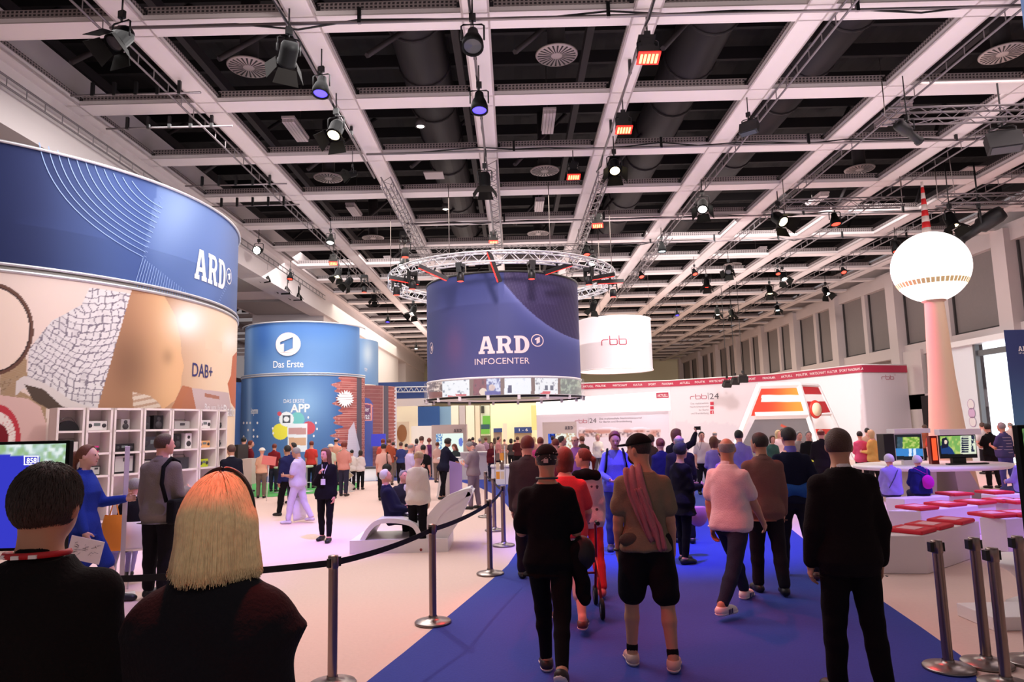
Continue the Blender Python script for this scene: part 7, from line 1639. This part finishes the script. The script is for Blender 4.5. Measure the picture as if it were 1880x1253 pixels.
h_ = q9['hands'][1]; cm_ = empty('camera', (h_[0]+.03, h_[1], h_[2]+.04), RAD(-40), label='small black camera held high by the person in the black jacket', cat='camera'); bevel(MB().box((0, 0, 0), (.12, .04, .07)).build('body', black_m, cm_), .006); MB().lathe([(.001, .05), (.024, .05), (.026, 0)], 14, Matrix.Rotation(-PI/2, 4, 'X')).build('lens', shiny, cm_); MB().tube([(.06, 0, -.02), (.07, 0, -.25), (.02, 0, -.42), (-.03, 0, -.3), (-.05, 0, -.03)], .004, 4).build('wrist_strap', black_m, cm_)
q9b = person(1246, 798, 0, Y=11.0, hair='bald', hc='grey', skin='rosy', up=('jacket', (40, 34, 40)), low=('trousers', (30, 28, 32)), label='bald man directly behind the dark haired woman with glasses')
q10 = person(1334, 802, -46, feet=(1348, 1118), hair='bald', hc='grey', skin='tan', up=('shirt', (232, 208, 208)), low=('jeans', (40, 44, 62)), shoe=(232, 216, 214), sole=(240, 232, 232), legs=((33, 8, 3), (-27, 16, 3)), arms=(((.2, -.05, -1), (.04, .2, -1)), WF), fat=.035, turn=30, label='bald man in white short sleeved shirt and jeans striding on the blue path')
for leg_ in (0, 1): pass
MB().tube([Vector(q10['sleeves'][0][2]+np.array([.036*math.cos(a), .036*math.sin(a), .01])) for a in np.linspace(0, 2*PI, 14)[:-1]], .007, 6, closed=True).build('wrist_band', white_ink, q10['root'])
q11 = person(1393, 795, -4, feet=(1405, 1090), hair='short', hc='dark', skin='tan', up=('blazer', (122, 88, 82)), low=('trousers', (34, 30, 36)), over=(122, 88, 82), turn=35, legs=((6, 3), (-8, 6)), label='dark haired man in brown blazer walking beside the white shirt man')
q12 = person(1447, 785, -10, feet=(1465, 1060), hair='short', hc='dark', skin='rosy', up=('long', (26, 28, 50)), low=('trousers', (34, 32, 42)), shoe=(90, 50, 44), turn=20, legs=((8, 4, 6), (-8, 5, 6)), arms=(POCK, POCK), label='tall man in navy pullover with a blue sweater round his waist')
add_part(q12['root'], 'tied_sweater', [Cone(q12['tp'](-.14, -.06, 1.0), q12['tp'](.14, -.06, 1.0), .10, .10, .05), Cone(q12['tp'](-.10, .06, 1.0), q12['tp'](.10, .06, 1.0), .09, .09, .05)], cloth((40, 84, 160)), .013, wr=.005)
add_part(q12['root'], 'shirt_collar', [Cone(q12['tp'](0, -.012, 1.45), q12['tp'](0, -.004, 1.50), .080, .066, .01)], cloth((120, 110, 200)), .012)
q13 = person(1540, 787, -3, feet=(1556, 1284), hair='short', hc='brown', skin='tan', up=('blazer', (24, 18, 20)), low=('trousers', (18, 15, 18)), turn=-28, legs=((4, 3, 3), (-5, 5, 3)), arms=(((.22, -.05, -1), (.05, .25, -1)), ((.24, -.02, -1), (.0, .22, -1))), fat=.025, label='bearded man in black suit with white collar, nearest on the blue path')
hh = q13['hh']; add_part(q13['root'], 'beard', [Ell(hh(0, .035, -.070), (.060, .070, .050), None, .02, lambda x, y, z: np.maximum(-(y+.02), z-.022))], hairm('brown'), .009)
# striped shoes of the striding man
for o in list(q10['root'].children):
    if o.name.startswith('shoe'):
        vs = [v.co.copy() for v in o.data.vertices]; c = sum(vs, Vector())/len(vs)
        for sx in (-1, 1):
            xs_ = [v.x for v in vs if abs(v.y-c.y) < .05]; xe = (max(xs_) if sx > 0 else min(xs_))
            for k in range(3): MB().box((xe+sx*.001, c.y-.03+.028*k, c.z-.005), (.006, .010, .045), None).build('shoe_stripe', navy_ink, q10['root'])
# walker of the person in coral
wk = empty('rollator', (q3['root'].location[0]+.05, q3['root'].location[1]+.42, 0), label='red and black four wheeled walker pushed on the blue path', cat='walker')
rm = mat('walker_red', (160, 30, 36), .4, .5); tyre = mat('tyre', (16, 16, 18), .8)
for sx in (-1, 1):
    MB().tube([(sx*.26, -.28, .92), (sx*.27, -.02, .88), (sx*.28, .12, .50), (sx*.28, .32, .12)], .014, 7).build('frame_tube', rm, wk); MB().tube([(sx*.28, .10, .52), (sx*.28, -.24, .12)], .014, 7).build('frame_tube', rm, wk); MB().tube([(sx*.26, -.34, .92), (sx*.26, -.20, .92)], .02, 8).build('grip', black_m, wk)
    for y_ in (-.24, .32):
        w__ = MB().lathe([(.055, -.018), (.09, -.018), (.10, 0), (.09, .018), (.055, .018), (.055, -.018)], 22, Matrix.Translation((sx*.28, y_, .10))@Matrix.Rotation(PI/2, 4, 'Y')).build('wheel', tyre, wk); MB().lathe([(.001, -.012), (.055, -.014), (.055, .014), (.001, .012)], 16, Matrix.Translation((sx*.28, y_, .10))@Matrix.Rotation(PI/2, 4, 'Y')).build('hub', alu, w__)
bevel(MB().box((0, .06, .52), (.5, .24, .04)).build('seat', black_m, wk), .01); MB().tube([(-.28, .2, .35), (.28, .2, .35)], .012, 6).build('cross_bar', rm, wk)
# ---- middle distance, right
pp = [
 (1310, 802, 14.0, -10, 'f', 'bob', 'auburn', (150, 130, 206), 'long', 'woman in lavender top between the raised camera and the bald man in white'),
 (1326, 826, 12.6, 0, 'f', 'bun', 'black', (170, 120, 180), 'tee', 'dark haired woman with a pink hair scrunchie'),
 (1356, 790, 13.5, -5, 'm', 'short', 'black', (140, 128, 200), 'shirt', 'dark haired man in lilac shirt left of the brown blazer'),
 (1287, 793, 18, 180, 'm', 'short', 'black', (226, 206, 206), 'tee', 'young man in white t-shirt at the counter by the partition'),
 (1312, 792, 22, 0, 'm', 'bald', 'grey', (90, 70, 70), 'shirt', 'small bald man far behind the white counter'),
 (1417, 800, 19, 180, 'f', 'bob', 'brown', (60, 92, 86), 'blouse', 'woman in dark green top facing the camera in front of the cabin'),
 (1428, 790, 21, 200, 'f', 'long', 'blond', (236, 206, 210), 'tee', 'blond woman in pale pink top inside the cabin'),
 (1436, 787, 22, 170, 'f', 'short', 'brown', (220, 60, 120), 'tee', 'person in pink top inside the cabin'),
 (1466, 793, 18, 190, 'm', 'short', 'grey', (150, 140, 140), 'vest', 'grey haired man in grey vest beside the navy pullover man'),
 (1483, 792, 17.0, 175, 'm', 'short', 'grey', (22, 20, 24), 'polo', 'grey haired man in black polo shirt facing the camera'),
 (1507, 787, 15.2, -20, 'm', 'bald', 'red', (30, 24, 30), 'jacket', 'bald man in dark jacket left of the black suit man head'),
 (1517, 800, 16.8, -70, 'm', 'curly', 'blond', (226, 226, 90), 'tee', 'stooping person in yellow top just left of the black suit man'),
 (1578, 792, 18.6, -20, 'f', 'short', 'black', (226, 90, 130), 'blouse', 'dark haired woman in pink top right of the black suit man'),
 (1592, 786, 21, -30, 'm', 'short', 'black', (180, 140, 120), 'shirt', 'dark haired man behind the woman in mustard'),
 (1598, 790, 18.3, 30, 'f', 'bob', 'blond', (214, 168, 96), 'blouse', 'blond woman in mustard blouse and black trousers'),
 (1697, 780, 24, 0, 'm', 'short', 'brown', (150, 80, 60), 'shirt', 'brown haired person behind the left television'),
 (1712, 784, 19.5, 160, 'm', 'short', 'brown', (190, 70, 50), 'shirt', 'person in rust red shirt between the two televisions'),
 (1812, 778, 17.8, 10, 'm', 'short', 'dark', (26, 22, 26), 'polo', 'man in black polo shirt taking a picture at the daylight gate'),
 (1803, 776, 22, 0, 'm', 'short', 'brown', (200, 190, 190), 'shirt', 'brown haired person behind the man in the black polo at the gate'),
 (1854, 775, 24, 0, 'm', 'bald', 'grey', (226, 196, 190), 'shirt', 'bald person in pale pink shirt in the gate light'),
]
for (px, top, Y, az, sx, hr_, hc, col, kd, lab) in pp: person(px, top, az, Y=Y, sex=sx, hair=hr_, hc=hc, skin='rosy', up=(kd, col), low=('trousers', (34, 30, 36)), arms=(HOLD, HOLD) if 'picture' in lab else (BENT, DOWN), lean=30 if 'stooping' in lab else 0, label=lab)
r2 = person(1838, 776, 15, feet=(1842, 905), hair='short', hc='grey', skin='tan', up=('polo', (70, 68, 110)), low=('jeans', (78, 80, 150)), arms=(HOLD, DOWN), fat=.06, label='grey haired man in striped polo shirt and jeans at the right')
for k in range(7): 
    z = .92+.075*k; T_ = r2['T']; a = np.interp(z, T_.p[:, 0], T_.p[:, 1])+.0235; b_ = np.interp(z, T_.p[:, 0], T_.p[:, 2])+.0235; y0 = np.interp(z, T_.p[:, 0], T_.p[:, 3])
    MB().lathe([(1, -.011), (1.006, 0), (1, .011)], 32, Matrix.Translation(Vector(r2['tp'](0, y0, z)))@Matrix.Diagonal((a, b_, 1, 1))).build('stripe', cloth((150, 136, 160)), r2['root'])
def sit(px, top, az, Y, lab, **k): return person(px, top, az, Y=Y, seat=.47, legs=((84, 86, 3), (84, 86, 3)), label=lab, **k)
Ys = atz(1660, 914, .45)[1]+.25
sit(1632, 835, -4, Ys, 'white haired person in lavender coat sitting on the third bench', hair='curly', hc='white', skin='rosy', up=('jacket', (150, 136, 210)), low=('trousers', (60, 56, 90)), fat=.06, arms=(LAP, LAP), sd=3)
sb = PEOPLE[-1]; MB().tube([Vector(sb['tp'](.10, -.14, 1.42)), Vector(sb['tp'](.0, -.185, 1.25)), Vector(sb['tp'](-.14, -.18, 1.02))], .010, 5).build('bag_strap', navy_ink, sb['root'])
sit(1687, 838, -10, Ys, 'white haired person in navy coat with magenta bag sitting on the third bench', hair='curly', hc='white', skin='rosy', up=('jacket', (36, 38, 110)), low=('trousers', (40, 40, 70)), fat=.07, arms=(LAP, LAP), lean=6)
sb = PEOPLE[-1]; add_part(sb['root'], 'drawstring_bag', [Ell(sb['tp'](.09, -.21, 1.13), (.13, .08, .17), None, .03)], cloth((200, 40, 180)), .018, wr=.005)
for s_ in (-1, 1): MB().tube([Vector(sb['tp'](.09, -.22, 1.30)), Vector(sb['tp'](s_*.13, -.14, 1.45)), Vector(sb['tp'](s_*.13, .02, 1.48))], .006, 5).build('bag_cord', cloth((200, 40, 180)), sb['root'])
sit(1872, 828, 14, atz(1850, 908, .45)[1]+.2, 'person in lavender shirt sitting at the right edge', hair='short', hc='grey', skin='rosy', up=('shirt', (150, 140, 220)), low=('jeans', (70, 70, 110)), fat=.04, arms=(LAP, LAP), sleeve=2)
# ---- crowds further away : px, head top, distance, heading, sex, hair, colour of hair, garment colour, kind, label
pp = [
 (448, 803, 23, -20, 'm', 'short', 'black', (120, 60, 60), 'shirt', 'dark haired man in dull red at the white cabinet'),
 (461, 809, 22, -60, 'm', 'short', 'red', (110, 30, 40), 'shirt', 'man in dark red shirt right of the white cabinet'),
 (481, 823, 20, 10, 'f', 'none', 'white', (226, 176, 150), 'tee', 'person in white sun hat left of the pink sign board'),
 (504, 815, 22, 0, 'm', 'short', 'red', (130, 34, 44), 'shirt', 'person in dark red top above the pink sign board'),
 (526, 822, 18, 20, 'm', 'short', 'black', (44, 42, 46), 'blazer', 'dark haired man in charcoal jacket at the bar stools'),
 (538, 813, 18.5, 100, 'm', 'short', 'black', (50, 50, 120), 'jacket', 'man in blue jacket behind the man in the pale vest'),
 (572, 810, 23, 0, 'm', 'short', 'red', (220, 70, 66), 'tee', 'person in red t-shirt before the app print'),
 (607, 816, 21, 0, 'f', 'none', 'white', (206, 214, 190), 'tee', 'person in white cap right of the long haired woman'),
 (617, 804, 24, 10, 'm', 'bald', 'brown', (230, 160, 140), 'tee', 'bald man in salmon t-shirt before the brick print'),
 (632, 812, 20, -10, 'm', 'curly', 'red', (220, 150, 140), 'shirt', 'curly haired person in pink behind the leaflet holder'),
 (646, 826, 22, 0, 'f', 'bun', 'black', (236, 226, 222), 'blouse', 'left person in white top at the glowing desk'),
 (662, 827, 22, 0, 'f', 'bob', 'dark', (236, 222, 222), 'blouse', 'right person in white top at the glowing desk'),
 (703, 806, 24, 0, 'm', 'short', 'red', (214, 90, 80), 'tee', 'person in red top before the blue lit television'),
 (714, 806, 23.5, 10, 'm', 'short', 'auburn', (170, 84, 60), 'shirt', 'brown haired man in rust shirt before the brick print end'),
 (704, 815, 18.5, 5, 'm', 'short', 'dark', (226, 176, 164), 'tee', 'man in pale salmon t-shirt with black shoulder bag behind the lounger'),
 (736, 812, 24, 0, 'f', 'short', 'brown', (60, 70, 130), 'tee', 'brown haired person in blue top left of the kiosk'),
 (746, 815, 25, 0, 'm', 'short', 'black', (70, 80, 110), 'tee', 'dark haired person right of the one in blue by the kiosk'),
 (755, 813, 16.5, -60, 'm', 'bald', 'grey', (206, 190, 232), 'tee', 'bald man in lilac t-shirt behind the cream blouse woman'),
 (774, 801, 22, -20, 'm', 'short', 'brown', (226, 178, 176), 'shirt', 'tall man in pink checked shirt behind the cream blouse woman'),
 (777, 817, 18, -10, 'm', 'short', 'black', (28, 24, 28), 'tee', 'dark haired person in black between the cream blouse and the navy suit'),
 (788, 805, 27, 0, 'f', 'curly', 'red', (110, 50, 100), 'tee', 'purple clad person behind the kiosk left side'),
 (803, 812, 24, -20, 'f', 'short', 'auburn', (220, 180, 170), 'shirt', 'person in patterned pale shirt before the first kiosk screen'),
 (868, 803, 30, 0, 'm', 'short', 'black', (90, 70, 80), 'jacket', 'far person in dark jacket, right of the first kiosk'),
 (881, 805, 27, 5, 'm', 'short', 'grey', (214, 186, 196), 'shirt', 'far man in pale pink shirt at the reception counter'),
 (892, 803, 28, -10, 'm', 'short', 'auburn', (170, 130, 150), 'shirt', 'far man in mauve shirt right of the pale pink one'),
 (902, 812, 24, 180, 'f', 'long', 'auburn', (110, 40, 50), 'blouse', 'far woman in dark red with a white badge'),
 (908, 804, 31, 0, 'f', 'long', 'brown', (180, 150, 130), 'tee', 'far woman in beige left of the doorway post'),
 (916, 802, 27, -90, 'm', 'short', 'dark', (196, 130, 130), 'shirt', 'far man in dusty red shirt in the doorway'),
 (938, 806, 29, 0, 'f', 'bob', 'black', (70, 60, 60), 'tee', 'far dark clad person right of the doorway post'),
 (950, 802, 27, 5, 'm', 'short', 'brown', (80, 36, 40), 'tee', 'far person in maroon left of the grey suit man'),
 (992, 803, 16, -10, 'm', 'short', 'red', (180, 60, 110), 'shirt', 'person in magenta light between grey suit and black cap'),
 (1020, 806, 15, 0, 'm', 'short', 'red', (120, 36, 50), 'tee', 'person in dark red left of the second kiosk screen'),
 (1032, 801, 15.5, -90, 'm', 'short', 'black', (66, 60, 50), 'shirt', 'dark haired man in olive facing right by the second kiosk'),
 (1055, 800, 14.5, 150, 'm', 'bald', 'red', (150, 90, 160), 'jacket', 'bald man with glasses in magenta light right of the second kiosk'),
 (1068, 801, 19, 20, 'm', 'short', 'auburn', (60, 50, 40), 'jacket', 'brown haired man in dark jacket behind the bald man with glasses'),
 (1097, 797, 24, 180, 'f', 'bob', 'blond', (240, 226, 210), 'blouse', 'blond woman in cream at the news counter'),
 (1194, 798, 14, 0, 'm', 'short', 'brown', (80, 60, 50), 'jacket', 'brown jacket person just right of the bearded man'),
 (1015, 801, 24, 0, 'm', 'short', 'brown', (150, 110, 110), 'tee', 'far brown haired person before the second kiosk'),
 (980, 803, 26, 0, 'f', 'bob', 'blond', (200, 150, 130), 'tee', 'far blond person right of the grey suit man'),
 (862, 806, 27, 0, 'f', 'bob', 'brown', (150, 100, 110), 'tee', 'far brown haired person just left of the reception counter visitors'),
 (926, 807, 33, 0, 'm', 'short', 'brown', (160, 130, 120), 'tee', 'far brown haired person under the far left doorway sign'),
 (945, 809, 33, 0, 'f', 'short', 'dark', (120, 100, 90), 'tee', 'far dark haired person under the sign reading 1 - 6'),
 (963, 805, 34, 0, 'f', 'curly', 'blond', (210, 180, 150), 'tee', 'far fair haired person under the sign reading 1 - 6'),
 (722, 812, 27, 0, 'm', 'short', 'dark', (90, 50, 50), 'tee', 'far person at the end of the brick print'),
 (765, 806, 29, 0, 'f', 'bob', 'dark', (90, 80, 110), 'tee', 'far dark haired person below the blue display board'),
]
random.seed(21)
for (px, top, Y, az, sx, hr_, hc, col, kd, lab) in pp:
    q = person(px, top, az, Y=Y, sex=sx, hair=hr_, hc=hc, skin='rosy', up=(kd, col), low=('trousers', random.choice(((34, 30, 40), (52, 50, 70), (120, 104, 96), (28, 26, 30)))), arms=random.choice(((BENT, DOWN), (DOWN, DOWN), (DOWN, BENT))), glasses='glasses' in lab, label=lab, shoe=(30, 26, 28))
    if 'hat' in lab or 'white cap' in lab:
        hh = q['hh']; add_part(q['root'], 'hat', [Ell(hh(0, 0, .06), (.10, .115, .075), None, .02), Ell(hh(0, 0, .035), (.15, .165, .012), None, .02)], cloth((236, 230, 222)), .02)
    if 'shoulder bag' in lab: add_part(q['root'], 'shoulder_bag', [Ell(q['tp'](.12, -.16, 1.0), (.15, .08, .14), None, .02)], bm_, .02); strap(q, 1, tb_, .015)
